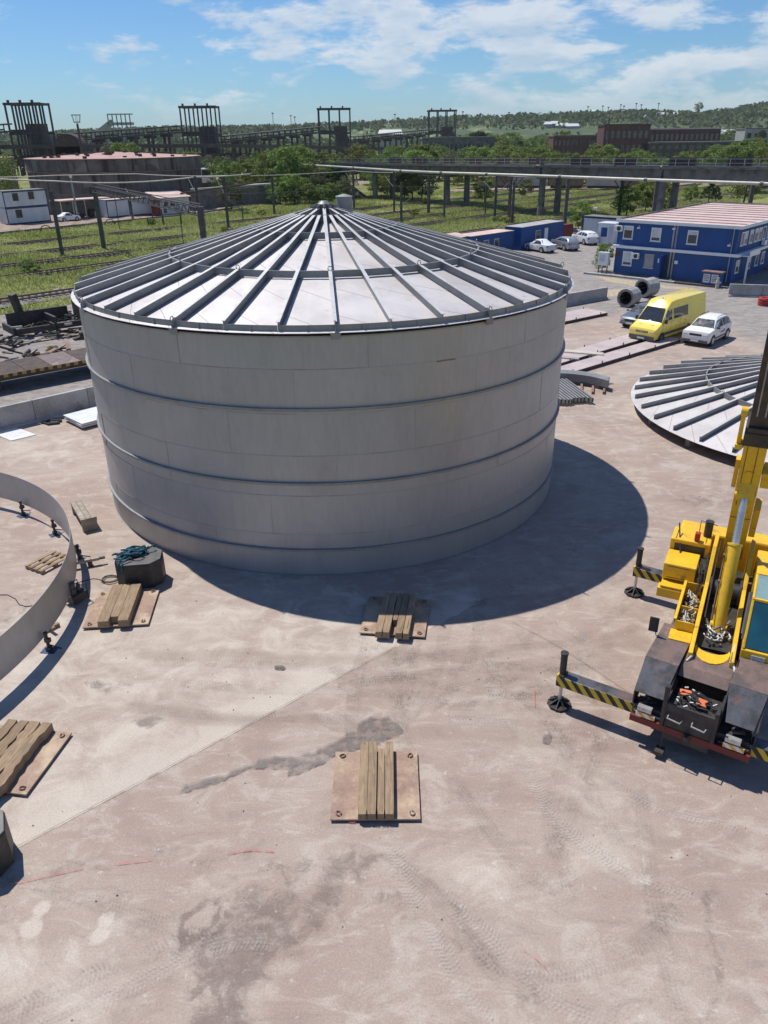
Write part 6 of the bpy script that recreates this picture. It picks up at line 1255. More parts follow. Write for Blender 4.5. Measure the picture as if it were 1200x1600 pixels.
hs = thing('small_house', (-41.2, 155.0, 0), R(46), 'small white house with pink roof and red door below the round tank', 'house')
b = MB(); b.box(0, 6.4, 0, 4, 0, 2.9); b.build('wall', 'whitep', hs); b = MB(); b.add([(-.3, -.4, 2.9), (6.7, -.4, 2.9), (6.7, 4.4, 3.8), (-.3, 4.4, 3.8), (-.3, -.4, 2.75), (6.7, -.4, 2.75), (6.7, 4.4, 3.6), (-.3, 4.4, 3.6)], [(0, 1, 2, 3), (4, 7, 6, 5), (0, 4, 5, 1), (2, 6, 7, 3), (0, 3, 7, 4), (1, 5, 6, 2)]); b.build('roof', 'pinkroof', hs)
b = MB(); b.box(-.95, -.02, .0, 1.6, 0, 2.6); b.build('door', 'redd', hs)
for x in (.9, 2.3): b = MB(); b.box(x, x + .9, -.04, 0, 1.3, 2.2); b.build('window', 'glass', hs)
for x in (.6, 3.4): b = MB(); b.box(x, x + .7, -.04, 0, .2, 1.0); b.build('hatch', 'darkmetal', hs)
lw = thing('long_wall', (-37.5, 164, 0), math.atan2(16, 14), 'long grey concrete wall right of the round tank', 'wall')
for i in range(8): b = MB(); b.box(2.6 * i + .01, 2.6 * i + 2.59, -.12, .12, 0, 3.4); b.build('wall_panel', 'concd', lw)
b = MB(); b.cyl((0, -.4, 3.8), (21, -.4, 3.8), .2, n=8); b.build('pipe', 'polelt', lw); b = MB(); b.cyl((-12, -14, 4.2), (21, -1.2, 4.6), .15, n=8); b.build('pipe', 'rustd', lw)
hut = thing('concrete_hut', (-25.5, 178, 0), R(15), 'low grey concrete hut at the end of the long wall', 'hut'); b = MB(); b.box(-3.4, 3.2, 0, 4, 0, 3.6); b.build('wall', 'concd', hut); b = MB(); b.box(-3.6, 3.5, -.3, 4.3, 3.6, 3.85); b.build('roof', 'conc', hut)

# ================================================================== old round tanks
def oldtank(c, r, h, label, pk=True):
    t = thing('round_concrete_tank', (*c, 0), 0, label, 'concrete tank'); n = 40
    b = MB(); b.arc(r - .2, r, 0, h - 2.4, 0, 2 * math.pi, 96); b.build('lower_wall', 'oldw', t, smooth_all=False)
    for k in range(n):
        if math.sin(2 * math.pi * (k + .5) / n) > .55: continue
        b = MB(); a0 = 2 * math.pi * k / n; a1 = a0 + 2 * math.pi / n - .004; s_ = random.uniform(0, .05); b.arc(r - .15, r + .12 + s_, h - 2.3, h - .15, a0, a1, 2); b.build('wall_panel', 'oldw', t)
    b = MB(); b.arc(r - .3, r + .3, h - 2.42, h - 2.28, 0, 2 * math.pi, 96); b.arc(r - .3, r + .25, h - .14, h, 0, 2 * math.pi, 96); b.build('hoop', 'rust', t)
    b = MB(); vs = [(0, 0, h + r * .055)] + [(r * .99 * math.cos(2 * math.pi * i / 48), r * .99 * math.sin(2 * math.pi * i / 48), h) for i in range(48)]; b.add(vs, [(0, 1 + i, 1 + (i + 1) % 48) for i in range(48)]); b.build('roof', 'oldroof', t)
    if pk:
        b = MB()
        for i in range(70): a = random.uniform(0, 6.28); q = r * math.sqrt(random.random()) * .95; z = h + (r - q) * .055; x, y = q * math.cos(a), q * math.sin(a); b.box(x - .3, x + .3, y - .3, y + .3, z, z + random.uniform(.15, .5))
        tag(b.build('roof_debris', 'rustd', t), kind='stuff')
    return t
m_, nt, bs_ = newmat('streaked_tank_wall'); v, rnd = objvec(nt); MAT['oldw'] = m_
c = mixc(nt, ramp(nt, noise(nt, v, .25, 6, .65), .4, .62), (0.155, 0.135, 0.125), (0.10, 0.085, 0.082))
c = mixc(nt, ramp(nt, noise(nt, scaled(nt, v, (1, 1, .10)), .9, 6, .7), .50, .64), c, (0.042, 0.035, 0.034)); c = mixc(nt, ramp(nt, noise(nt, v, .12, 3), .56, .62), c, (0.20, 0.18, 0.165))
nt.links.new(c, bs_.inputs['Base Color']); bs_.inputs['Roughness'].default_value = .95
oldtank((-54.8, 175.6), 17.2, 9.6, 'broad old round concrete tank with pink debris-strewn roof at the left')
oldtank((-97, 182), 17.0, 9.6, 'second old round concrete tank cut by the left frame edge', False)

# ================================================================== railway land: tracks, poles, wires, pipe
def track(a, b_, label):
    a = Vector((*a, 0)); b_ = Vector((*b_, 0)); d = (b_ - a).normalized(); s = Vector((-d.y, d.x, 0)); L = (b_ - a).length
    t = thing('railway_track', (0, 0, 0), 0, label, 'railway track', 'railway tracks through the meadow')
    for k in (-1, 1): q = MB(); o_ = s * (.76 * k) + Vector((0, 0, .17)); q.beam(a + o_, b_ + o_, .09, .16); q.build('rail', 'rust', t)
    q = MB(); x = 0
    while x < L: c = a + d * x; q.beam(c - s * 1.25 + Vector((0, 0, .03)), c + s * 1.25 + Vector((0, 0, .03)), .24, .14); x += .65
    tag(q.build('sleepers', 'concd', t), kind='stuff')
    if 'nearest the yard' not in label: return t
    q = MB(); q.add([a - s * 2 - Vector((0, 0, .1)), b_ - s * 2 - Vector((0, 0, .1)), b_ + s * 2 - Vector((0, 0, .1)), a + s * 2 - Vector((0, 0, .1)), a - s * 1.4 + Vector((0, 0, .02)), b_ - s * 1.4 + Vector((0, 0, .02)), b_ + s * 1.4 + Vector((0, 0, .02)), a + s * 1.4 + Vector((0, 0, .02))], [(0, 1, 5, 4), (4, 5, 6, 7), (7, 6, 2, 3)]); q.build('ballast', 'concd', t)
tdir = Vector((.69, .724, 0)).normalized(); tn = Vector((-tdir.y, tdir.x, 0))
for i, off in enumerate((0, 13, 21, 30, 41)):
    c = Vector((-29.0, 75.1, 0)) + tn * off; a = c - tdir * 45; e = c + tdir * 190
    track((a.x, a.y), (e.x, e.y), ['railway track nearest the yard, its sleepers showing at the left edge', 'second railway track from the yard, half lost in grass', 'third railway track from the yard', 'fourth railway track from the yard', 'farthest railway track from the yard, nearest the white road'][i])
# kerb line of the meadow
ml = thing('concrete_kerb', (0, 0, 0), 0, 'thin concrete kerb line dividing meadow and far road at the left', 'kerb')
q = MB(); q.beam((-85, 92, .1), (-58.5, 126, .1), .3, .3); q.beam((-58.5, 126, .1), (-35.2, 155, .1), .3, .3); q.beam((-35.2, 155, .1), (-14.6, 202, .1), .3, .3); q.build('kerb', 'concd', ml)
arcp = None
for i, g in enumerate((G(72, 361), G(172, 351))):
    q = MB(); q.path([(.9 * math.cos(t), 0, .85 * math.sin(t)) for t in np.linspace(0, math.pi, 11)], .07, 6); o = q.build('pipe_arch', 'black', loc=(*g, 0), rot=(0, 0, R(45))); tag(o, ['dark pipe hoop at the road edge below the white car', 'dark pipe hoop at the road edge below the white ribbed containers'][i], 'hoop', 'pipe hoops by the road')

def pole(p, h, label, r=.17, arm=None, mat='pole', lamp=False, group='poles in the railway land', lean=0.0, name='utility_pole'):
    t = thing(name, (*p, -.15), 0, label, 'pole', group); q = MB(); q.box(-r, r, -r * .8, r * .8, 0, h); o = q.build('post', mat, t)
    q = MB(); q.box(-r * 1.6, r * 1.6, -r * 1.4, r * 1.4, 0, .35); q.build('footing', 'concd', t)
    if arm:
        for (x0, z0, x1, z1) in arm: q = MB(); q.beam((x0 * .72, -x0 * .69, z0), (x1 * .72, -x1 * .69, z1), .07, .07); q.build('bracket_arm', mat if abs(z1 - z0) < .3 else 'polelt', t)
        x1, z1 = arm[0][2], arm[0][3]; q = MB()
        for k in range(4): q.cyl((x1 * .72, -x1 * .69, z1 - .1 * k), (x1 * .72, -x1 * .69, z1 - .1 * k - .05), .09, n=8)
        q.build('insulator', 'black', t)
    if lamp: q = MB(); q.cyl((0, 0, h), (0, 0, h + .35), .2, .28, n=10); q.build('lamp', 'white', t)
    return t
A1 = [(-1.9, 7.3, 0, 4.9), (0, 3.2, 2.2, 3.4)]; A2 = [(1.9, 3.9, 0, 2.7), (-1.4, 2.9, 0, 2.7)]
pole((-39.36, 99.75), 7.6, 'dark pole with loudspeaker standing in the meadow left of the lattice gantry', .19, [(-.9, 5.6, 0, 5.6)])
pole((-19.59, 152.6), 7.3, 'dark pole carrying the left bend of the pale overhead pipe', .2)
pole((-28.99, 131.7), 7.7, 'tall dark pole right of the lattice gantry end, in front of the round tank', .19, A1)
pole((-24.36, 131.1), 7.6, 'dark pole with long brace at the meadow edge, first right of the round tank', .2, [(-1.9, 7.2, 0, 4.7)])
pole((-5.1, 161.5), 7.2, 'dark pole behind the roof vent of the big tank', .2, [(-2.0, 6.6, 0, 4.6), (1.9, 3.8, 0, 2.4)])
pole((3.48, 135.7), 6.2, 'dark pole with short lower arms just above the tank roof', .2, A2)
pole((2.6, 153.2), 7.1, 'grey pole under the pale pipe left of the leafy viaduct gap', .18, [(-2.2, 6.3, 0, 4.4)])
pole((11.08, 142.5), 7.0, 'slim grey pole under the pale pipe before the second viaduct pier', .17)
pole((19.04, 136.5), 7.0, 'grey pole under the pale pipe with double brace', .2, [(-2.6, 6.1, 0, 4.2), (2.6, 6.1, 0, 4.2)])
pole((21.0, 130.5), 6.4, 'dark pole with low crossed arms above the parked white sedan', .2, A2)
pole((18.9, 148.0), 5.4, 'thin dark pole seen through the middle of the viaduct', .13)
pole((28.19, 125.0), 7.0, 'green-grey pole under the pale pipe right above the blue container', .24, [(2.6, 3.6, 0, 2.2)])
pole((37.4, 112.5), 7.1, 'grey pole under the pale pipe among the right bushes', .22)
pole((60.5, 135), 7.4, 'dark pole seen right of the conifer behind the office roof', .3)
pole((30.6, 117.0), 3.2, 'short lamp pole behind the parked white hatchback', .1, lamp=True, name='lamp_pole')
pole((-54.3, 147.7), 7.0, 'concrete lamp pole between the white car and the ribbed containers', .14, lamp=True, mat='conc', name='lamp_pole')
pole((-44.4, 147.5), 6.2, 'slim pole in front of the ribbed containers', .14, [(-1.2, 5.2, 0, 4.2)])
for i, (x, y) in enumerate(((232, 352), (240, 350), (255, 349), (256, 351), (284, 352), (380, 345))): g = G(x, y); pole(g, 1.4 + .5 * (i % 3), 'short dark post in the grass in front of the small white house', .09, group='short posts by the road', name='short_post')
# Y-shaped steel masts
def ymast(p, h, label):
    t = thing('branched_mast', (*p, -.1), R(-50), label, 'mast', 'branched masts by the viaduct'); q = MB(); q.box(-.22, .22, -.18, .18, 0, h); q.build('post', 'pole', t)
    for s_ in (-1, 1):
        q = MB(); q.beam((0, 0, h * .62), (s_ * 2.6, 0, h), .12, .12); q.beam((0, 0, h * .78), (s_ * 1.3, 0, h), .08, .08); q.beam((s_ * 1.3, 0, h * .81), (s_ * 1.3, 0, h), .07, .07); q.build('brace', 'pole', t)
    q = MB(); q.box(-2.9, 2.9, -.1, .1, h, h + .15); q.build('top_bar', 'pole', t)
ymast((41.0, 141.0), 6.6, 'dark branched mast in front of the viaduct above the portable cabin'); ymast((22.5, 143.5), 6.3, 'dark branched mast in front of the viaduct above the parked white sedan'); ymast((8.8, 150.0), 6.4, 'thin grey branched mast left of the second viaduct pier')
# lattice gantry
t = thing('lattice_gantry', (0, 0, 0), 0, 'dark lattice catenary gantry spanning two poles behind the tank at the left', 'gantry')
ga_, gb_ = Vector((-36.3, 106.2, 0)), Vector((-15.55, 71.5, 0)); 
for p_, hh in ((ga_, 7.7), (gb_, 7.6)): q = MB(); q.box(p_.x - .24, p_.x + .24, p_.y - .2, p_.y + .2, -.2, hh); q.build('post', 'pole', t)
dg_ = (gb_ - ga_); sg = Vector((-dg_.y, dg_.x, 0)).normalized() * .3
q = MB()
for zz__ in (6.9, 7.55):
    for s_ in (-1, 1): q.beam(ga_ + sg * s_ + Vector((0, 0, zz__)), gb_ + sg * s_ + Vector((0, 0, zz__)), .09, .09)
q.build('chord', 'pole', t); q = MB(); nb_ = 44
for i in range(nb_):
    a, c = ga_ + dg_ * (i / nb_), ga_ + dg_ * ((i + 1) / nb_); z0_, z1_ = (6.9, 7.55) if i % 2 else (7.55, 6.9)
    for s_ in (-1, 1): q.beam(a + sg * s_ + Vector((0, 0, z0_)), c + sg * s_ + Vector((0, 0, z1_)), .05, .05)
    q.beam(a + sg + Vector((0, 0, 7.55)), c - sg + Vector((0, 0, 7.55)), .05, .05)
q.build('lacing', 'pole', t); q = MB()
for f_, hgt in ((.25, 3.6), (.85, 3.4)):
    a = ga_ + dg_ * f_; q.beam(a + Vector((0, 0, 6.9)), a + Vector((0, 0, 6.9 - hgt)), .07, .07); q.beam(a + Vector((0, 0, 6.9 - hgt)), a + Vector((1.6, -1.6, 7.0 - hgt)), .06, .06)
q.build('hanger', 'pole', t)
# pale overhead pipe and wires
t = thing('overhead_pipe', (0, 0, 0), 0, 'long pale steel pipe carried on poles in front of the viaduct', 'pipe')
pp_ = [(-25.5, 206.8, 7.1), (-5.2, 171.2, 7.1), (3.9, 153.0, 7.1), (10.5, 143.3, 7.1), (17.4, 136.2, 7.1), (27.0, 125.4, 7.1), (36.3, 114.0, 7.1), (46.9, 102.3, 7.1), (60, 87, 7.1), (75, 70, 7.1)]
for a, c in zip(pp_[:-1], pp_[1:]):
    q = MB(); q.cyl(a, c, .20, n=10); q.build('pipe', 'polelt', t); q = MB(); d = (Vector(c) - Vector(a)).normalized(); q.cyl(Vector(c) - d * .2, Vector(c) + d * .2, .27, n=10); q.build('flange', 'darkmetal', t)
q = MB(); q.path([(-25.5, 206.8, 7.1), (-29, 190, 6.9), (-31, 187, 5.2), (-31, 187, 0)], .2, 8); q.build('pipe_bend', 'polelt', t)
def wire(name, pts, r, label, mat='polelt', cat='cable'):
    q = MB(); q.path(pts, r, 5); tag(q.build(name, mat), label, cat)
def sag(a, b_, s, n=10): a, b_ = Vector(a), Vector(b_); return [a.lerp(b_, i / n) - Vector((0, 0, s * 4 * (i / n) * (1 - i / n))) for i in range(n + 1)]
wire('overhead_cable', sag((-75, 140, 7.9), (-49.4, 127.0, 7.3), .1) + sag((-49.4, 127.0, 7.3), (-29.0, 131.7, 7.4), .5)[1:] + sag((-29, 131.7, 7.4), (-22.0, 143, 7.3), .1)[1:], .10, 'thick pale overhead line crossing in front of the round tank')
wire('overhead_cable', sag((-72, 146, 7.2), (-58, 150, 7.2), .1) + sag((-44, 152, 7.2), (-22, 143, 7.2), .3), .07, 'thin overhead line crossing the round tank wall')
wire('overhead_cable', sag((-36.3, 106.2, 7.9), (-15.5, 71.5, 7.8), -.0), .05, 'cable along the top of the lattice gantry', 'pole')
wire('overhead_cable', sag((-22, 143, 7.0), (-5, 161, 6.9), .1) + sag((-5, 161, 6.9), (3.0, 153, 6.8), .1)[1:], .06, 'thin line strung between poles right of the round tank')
for i, (a, c) in enumerate((((-39.36, 99.75, 7), (3.48, 135.7, 5.6)), ((3.48, 135.7, 5.4), (41, 141, 6.4)), ((11, 142, 5.5), (60, 182, 6)))): wire('contact_wire', sag(a, c, .5), .03, ['thin contact wire from the left poles to the tank top', 'thin contact wire from the tank top to the branched mast', 'thin contact wire receding under the viaduct'][i], 'pole')

# ================================================================== viaduct
vt = thing('viaduct', (0, 0, 0), 0, 'long dark concrete railway viaduct with railings behind the pale pipe', 'viaduct')
vp = [Vector((-16, 205, 7.1)), Vector((0.9, 189, 7.3)), Vector((15.8, 170.5, 7.6)), Vector((30.1, 147, 8.0)), Vector((45.5, 131, 8.15)), Vector((60.5, 117.5, 8.3)), Vector((78, 102, 8.4)), Vector((96, 86, 8.5))]
for i, (a, c) in enumerate(zip(vp[:-1], vp[1:])):
    d = (c - a); dh = d.normalized(); s = Vector((-dh.y, dh.x, 0)).normalized()
    if s.y > 0: s = s
    f0 = a + dh * .06; f1 = c - dh * .06
    for k in (-2.6, 2.6): q = MB(); q.beam(f0 + s * k - Vector((0, 0, 1.05)), f1 + s * k - Vector((0, 0, 1.05)), .7, 1.5); q.build('girder', 'concd', vt)
    q = MB(); q.beam(f0 - Vector((0, 0, .17)), f1 - Vector((0, 0, .17)), 7.6, .24); q.build('deck_slab', 'concd', vt)
    for k in (-3.7, 3.7):
        q = MB(); q.beam(f0 + s * k + Vector((0, 0, .06)), f1 + s * k + Vector((0, 0, .06)), .2, .22); q.build('kerb', 'concd', vt)
        q = MB(); n_ = int(d.length / 2)
        for zq in (.55, 1.1): q.beam(f0 + s * k + Vector((0, 0, zq)), f1 + s * k + Vector((0, 0, zq)), .05, .05)
        for j in range(n_): p_ = a + d * (j / n_) + s * k; q.beam(p_ + Vector((0, 0, .1)), p_ + Vector((0, 0, 1.15)), .06, .06)
        q.build('railing', 'polelt' if k < 0 else 'darkmetal', vt)
    if 0 < i: 
        for k in (-2.5, 2.5):
            q = MB(); z = a.z - 1.8; p_ = a + s * k; q.cyl((p_.x, p_.y, -.3), (p_.x, p_.y, z), .62, .55, n=12); q.build('pier', 'concd', vt)
        q = MB(); q.beam(a - s * 3.6 - Vector((0, 0, 1.95)), a + s * 3.6 - Vector((0, 0, 1.95)), 1.1, .35); q.build('pier_cap', 'concd', vt)
q = MB(); a0 = Vector((-16, 205, 0)); q.add([(-19, 212, 0), (-3, 196, 0), (-3, 186, 0), (-22, 204, 0), (-19, 209, 7.2), (-14, 206, 7.2), (-14, 202, 7.2), (-21, 206, 7.2)], [(0, 1, 5, 4), (1, 2, 6, 5), (2, 3, 7, 6), (3, 0, 4, 7), (4, 5, 6, 7)]); tag(q.build('embankment', 'leafd'), 'dark sloping embankment under the left end of the viaduct', None, None, 'structure')
# open freight wagons standing on the viaduct
def on_v(t_):
    L_ = [0]; 
    for a, c in zip(vp[:-1], vp[1:]): L_.append(L_[-1] + (c - a).length)
    for i in range(len(L_) - 1):
        if L_[i] <= t_ <= L_[i + 1]: q = (t_ - L_[i]) / (L_[i + 1] - L_[i]); return vp[i].lerp(vp[i + 1], q), (vp[i + 1] - vp[i]).normalized()
for i in range(11):
    p_, d = on_v(30 + 8.6 * i + random.uniform(-.6, .6)); s = Vector((-d.y, d.x, 0)).normalized(); p_ = p_ - s * 2.6 if (p_ - s).y < p_.y else p_ + s * 2.6
    t = thing('parapet_screen', p_, math.atan2(d.y, d.x), 'dark panel screen on the viaduct railing, one of a row', 'screen', 'dark screens along the viaduct'); ww = random.uniform(1.7, 2.3); q = MB(); q.box(-ww, ww, -.05, .05, .1, 1.25); q.build('panel', 'rustd', t); q = MB(); q.box(-ww, -ww + .1, -.1, .1, 0, 1.35); q.box(ww - .1, ww, -.1, .1, 0, 1.35); q.build('post', 'darkmetal', t)
t = thing('gravel_wagons', (25, 214, 0), R(-15), 'line of pinkish loaded flat wagons seen under the viaduct', 'wagons')
for i in range(5): q = MB(); q.box(i * 9, i * 9 + 8.4, 0, 2.8, 1.1, 3.1); q.build('wagon_body', 'plate' if i % 2 else 'rust', t); q = MB(); q.box(i * 9 + .4, i * 9 + 8, .2, 2.6, .5, 1.05); q.build('underframe', 'rustd', t)

# ================================================================== ruined conveyor works
def tower(c, w, zt, label, dep=9, rot=0, z_mid=.52, z0=2.0, ncol=6, openright=True):
    t = thing('conveyor_tower', (*c, 0), rot, label, 'tower', 'ruined concrete conveyor towers'); zm = z0 + (zt - z0) * z_mid; cw_ = .62
    for y in (0, dep):
        for i in range(ncol):
            x = w * i / (ncol - 1) - w / 2 + (0 if y == 0 else .3); q = MB(); q.box(x - cw_ / 2, x + cw_ / 2, y - cw_ / 2, y + cw_ / 2, 0, zt - .9); q.build('column', 'soot', t)
    for y in (0, dep): q = MB(); q.box(-w / 2 - .6, w / 2 + .6, y - .45, y + .45, zt - .9, zt); q.build('top_beam', 'soot', t); q = MB(); q.box(-w / 2, w / 2, y - .3, y + .3, zm - .4, zm + .4); q.build('middle_beam', 'soot', t)
    for x in (-w / 2, -w / 6, w / 2): q = MB(); q.box(x - .4, x + .4, .46, dep - .46, zt - .85, zt - .1); q.build('cross_beam', 'soot', t)
    q = MB(); q.box(-w / 2, w / 2 * .2, 1, dep - 1, zm - .5, zm + 1.4); q.build('floor_slab', 'soot', t)
    q = MB(); q.box(-.5, w / 2 * .82, .8, dep - 1, zm - 1, zm + 3.4); q.box(0.3, w / 2 * .86, .6, dep - 1, z0 + 1, zm - 1.01); q.build('hopper_house', 'soot', t)
    q = MB()
    for k in range(3): q.box(-w / 2 + 1 + k * w * .35, -w / 2 + 1.8 + k * w * .35, -.2, .6, zt + .01, zt + .9)
    q.build('roof_stub', 'soot', t); q = MB(); q.beam((w * .42, -.3, zm - 2), (w * .5, -.3, z0 + 2), .4, .4); q.build('brace', 'soot', t); return t
def gallery(p0, p1, z0, z1, label, n=6, th=2.6, zleg=0.0):
    a, c = Vector((*p0, z0)), Vector((*p1, z1)); d = (c - a); t = thing('conveyor_gallery', (0, 0, 0), 0, label, 'conveyor', 'inclined conveyor galleries'); s = Vector((-d.y, d.x, 0)).normalized()
    q = MB(); q.beam(a, c, 4.6, .6); q.build('floor', 'soot', t); q = MB(); q.beam(a + Vector((0, 0, th)), c + Vector((0, 0, th)), 4.9, .5); q.build('roof', 'soot', t)
    for k in (-2.3, 2.3):
        q = MB(); m = int(d.length / 4)
        for i in range(m): 
            p_ = a + d * (i / m) + s * k
            q.beam(p_, p_ + Vector((0, 0, th)), .35, .35)
            if i % 3: e_ = a + d * ((i + 1) / m) + s * k; q.beam((p_ + e_) / 2 + Vector((0, 0, .9)) - (e_ - p_) * .5, (p_ + e_) / 2 + Vector((0, 0, .9)) + (e_ - p_) * .5, .2, .6)
        tag(q.build('side_frame', 'soot', t), kind='stuff')
    for i in range(1, n + 1):
        p_ = a + d * (i / (n + 1))
        for k in (-1.9, 1.9): q = MB(); q.box(p_.x + s.x * k - .55, p_.x + s.x * k + .55, p_.y + s.y * k - .55, p_.y + s.y * k + .55, zleg, p_.z - .3); q.build('leg', 'soot', t)
        q = MB(); q.box(p_.x - 2.8, p_.x + 2.8, p_.y - .6, p_.y + .6, p_.z - 1.4, p_.z - .31); q.build('cross_head', 'soot', t)
    return t
def px2(x, Y): d = ray(x, 215); return d[0] / d[1] * Y
T = [(44, 340, 67, 160), (313, 395, 60, 165), (523, 462, 50, 168.5), (691, 530, 43, 171.5)]
tl_ = ['leftmost and largest ruined conveyor tower above the round tanks', 'second ruined conveyor tower from the left', 'third ruined conveyor tower from the left, centre of the skyline', 'smallest and farthest ruined conveyor tower, right of centre']
tops = []
for i, (xc, Y, wpx, ytop) in enumerate(T):
    x = px2(xc, Y); w = wpx / CF * Y * .90 - 9 * abs(x) / Y; zt = ZA(xc, ytop, Y)[2]; tops.append((x, Y, w, zt)); tower((x, Y), w, zt, tl_[i], rot=[0, .02, .05, .05][i], z_mid=[.55, .50, .50, .48][i], ncol=[6, 5, 4, 4][i])
def gz(x, y, Y): q = ZA(x, y, Y); return q
a = gz(95, 217, 352); c = gz(283, 195, 393); gallery((a[0], a[1]), (c[0], c[1]), a[2] - 1, c[2] - 3, 'inclined conveyor gallery climbing to the second tower', 6)
a = gz(345, 219, 405); c = gz(500, 197, 460); gallery((a[0], a[1]), (c[0], c[1]), a[2] - 1, c[2] - 3, 'inclined conveyor gallery climbing to the third tower', 6)
a = gz(550, 219, 472); c = gz(672, 201, 528); gallery((a[0], a[1]), (c[0], c[1]), a[2] - 1, c[2] - 3, 'inclined conveyor gallery climbing to the fourth tower', 6)
a = gz(-140, 214, 300); c = gz(12, 192, 338); gallery((a[0], a[1]), (c[0], c[1]), a[2] - 1, c[2] - 3, 'inclined conveyor gallery reaching the leftmost tower from outside the frame', 4)
for i, (xa, ya, Ya, xb, yb, Yb) in enumerate(((-60, 228, 325, 345, 226, 388), (345, 226, 388, 640, 232, 468))):
    a = gz(xa, ya, Ya); c = gz(xb, yb, Yb); t = thing('ore_bunker', (0, 0, 0), 0, ['long dark low bunker trestle behind the round tanks', 'long dark low bunker trestle right of the second tower'][i], 'trestle'); A_ = Vector(a); C_ = Vector(c); d = C_ - A_
    q = MB(); q.beam(A_ - Vector((0, 0, .4)), C_ - Vector((0, 0, .4)), 9, 1.5); q.build('deck', 'soot', t); q = MB(); q.beam(A_ + Vector((0, 5, -5.5)), C_ + Vector((0, 5, -5.5)), .6, 4); q.build('back_wall', 'soot', t)
    m = int(d.length / 7)
    for j in range(m): p_ = A_ + d * (j / m); q = MB(); q.box(p_.x - .5, p_.x + .5, p_.y - 4.4, p_.y - 3.4, 0, p_.z - 1.2); q.build('column', 'soot', t)
    q = MB()
    for j in range(m * 2): p_ = A_ + d * (j / m / 2); q.beam(p_ + Vector((0, -4.4, .35)), p_ + Vector((0, -4.4, 1.4)), .12, .12)
    q.beam(A_ + Vector((0, -4.4, 1.4)), C_ + Vector((0, -4.4, 1.4)), .12, .12); q.build('railing', 'soot', t)
# small transfer house, wheel house, pale gallery, floodlight mast behind the left tank
a = gz(176, 193, 560); t = thing('pale_conveyor', (a[0], 560, 0), 0, 'pale grey distant conveyor ramp and frame between the first two towers', 'conveyor')
q = MB(); q.beam((-22, 0, 9), (0, 0, a[2] + 1), 4, 3); q.build('ramp', 'conc', t); q = MB(); q.box(-2, 13, -3, 3, a[2] - 1, a[2] + .6); q.box(-2, 13, -3, 3, a[2] + 5, a[2] + 5.6)
for k in range(6): q.box(-2 + 2.8 * k, -1.4 + 2.8 * k, -3, -2.4, 8, a[2] + 5)
q.build('frame', 'conc', t); q = MB(); q.box(-40, -8, 0, 8, 0, 15); q.box(-60, -42, 0, 8, 0, 17); q.box(0, 14, 0, 6, 0, 13); q.build('shed', 'concd', t)
a = gz(107, 230, 250); t = thing('rusty_hopper', (a[0], 250, 0), 0, 'domed rusty hopper behind the round tank roof at the left', 'hopper'); q = MB()
q.prism([(-4, 0), (4, 0), (4, 5), (-4, 5)], 0, 11); q.cyl((0, 0, 10), (0, 5, 10), 4.4, n=20); q.build('body', 'rustd', t)
a = gz(116, 183, 230); t = thing('floodlight_mast', (a[0] + .5, 230, 0), 0, 'tall floodlight mast with round platform behind the left tank', 'mast'); q = MB(); q.cyl((0, 0, 0), (0, 0, a[2] - 1.5), .45, .3, n=8); q.build('mast', 'pole', t); q = MB()
q.path([(1.2 * math.cos(s), 1.2 * math.sin(s), a[2] + .5) for s in np.linspace(0, 6.28, 13)[:-1]], .09, 5, True); q.path([(.8 * math.cos(s), .8 * math.sin(s), a[2] - 1.2) for s in np.linspace(0, 6.28, 13)[:-1]], .12, 5, True)
for k in range(6): s = R(60 * k); q.beam((.8 * math.cos(s), .8 * math.sin(s), a[2] - 1.2), (1.2 * math.cos(s), 1.2 * math.sin(s), a[2] + .5), .08, .08)
q.build('lamp_ring', 'pole', t)
t = thing('parked_truck', (*G(322, 268, 0), 0), 0, None, None); bpy.data.objects.remove(t)
a = gz(322, 247, 200); t = thing('parked_truck', (a[0] - .5, 200, 0), R(-10), 'white truck cab glimpsed right of the round tank between trees', 'truck'); q = MB(); q.box(-1.6, 1.6, 0, 2.4, 3.2, 6.4); q.build('cab', 'white', t, bevel=.15); q = MB(); q.box(-.9, 1.3, -.03, 0, 4.8, 6.0); q.build('windscreen', 'glass', t); q = MB(); q.box(-6, -1.7, .1, 2.3, 0.4, 3.19); q.box(-1.6, 1.6, 0.1, 2.3, .3, 3.19); q.build('body', 'rustd', t)

# long grey hall and brick works
def hall(name, x0, x1, Y, yt, label, mat, zb=-.5, dep=14, bays=12, roofm='concd', band=True):
    a = gz(x0, yt, Y); c = gz(x1, yt, Y); L_ = c[0] - a[0]; h_ = a[2]; t = thing(name, (a[0], Y, zb), 0, label, 'building'); q = MB(); q.box(0, L_, 0, dep, 0, h_ - .6 - zb); q.build('wall', mat, t); q = MB(); q.box(-.4, L_ + .4, -.4, dep + .4, h_ - .6 - zb, h_ - zb); q.build('roof', roofm, t)
    w0 = None; w = L_ / bays
    for i in range(bays):
        for z in ((.25, .62) if h_ > 8 else (.35,)):
            if w0 is None: q = MB(); q.box(-w * .28, w * .28, -.06, .0, 0, h_ * .2); w0 = q.build('window', 'glass', t); o = w0
            else: o = w0.copy(); col.objects.link(o)
            o.parent = t; o.location = (w * (i + .5), 0, (h_ - zb) * z)
    for i in range(bays + 1): q = MB(); q.box(w * i - .3, w * i + .3, -.25, 0, 0, h_ - .6 - zb); q.build('pilaster', mat, t)
    return t
hall('long_hall', 661, 772, 330, 214.5, 'long low grey hall beneath the smallest tower', 'concd', bays=16)
hall('brick_works', 866, 932, 420, 211, 'lower red brick building left of the main brick works', 'brick', bays=10)
hall('brick_works', 946, 1016, 430, 194, 'tall red brick works left of the long roofed hall', 'brick', bays=8, roofm='rustd')
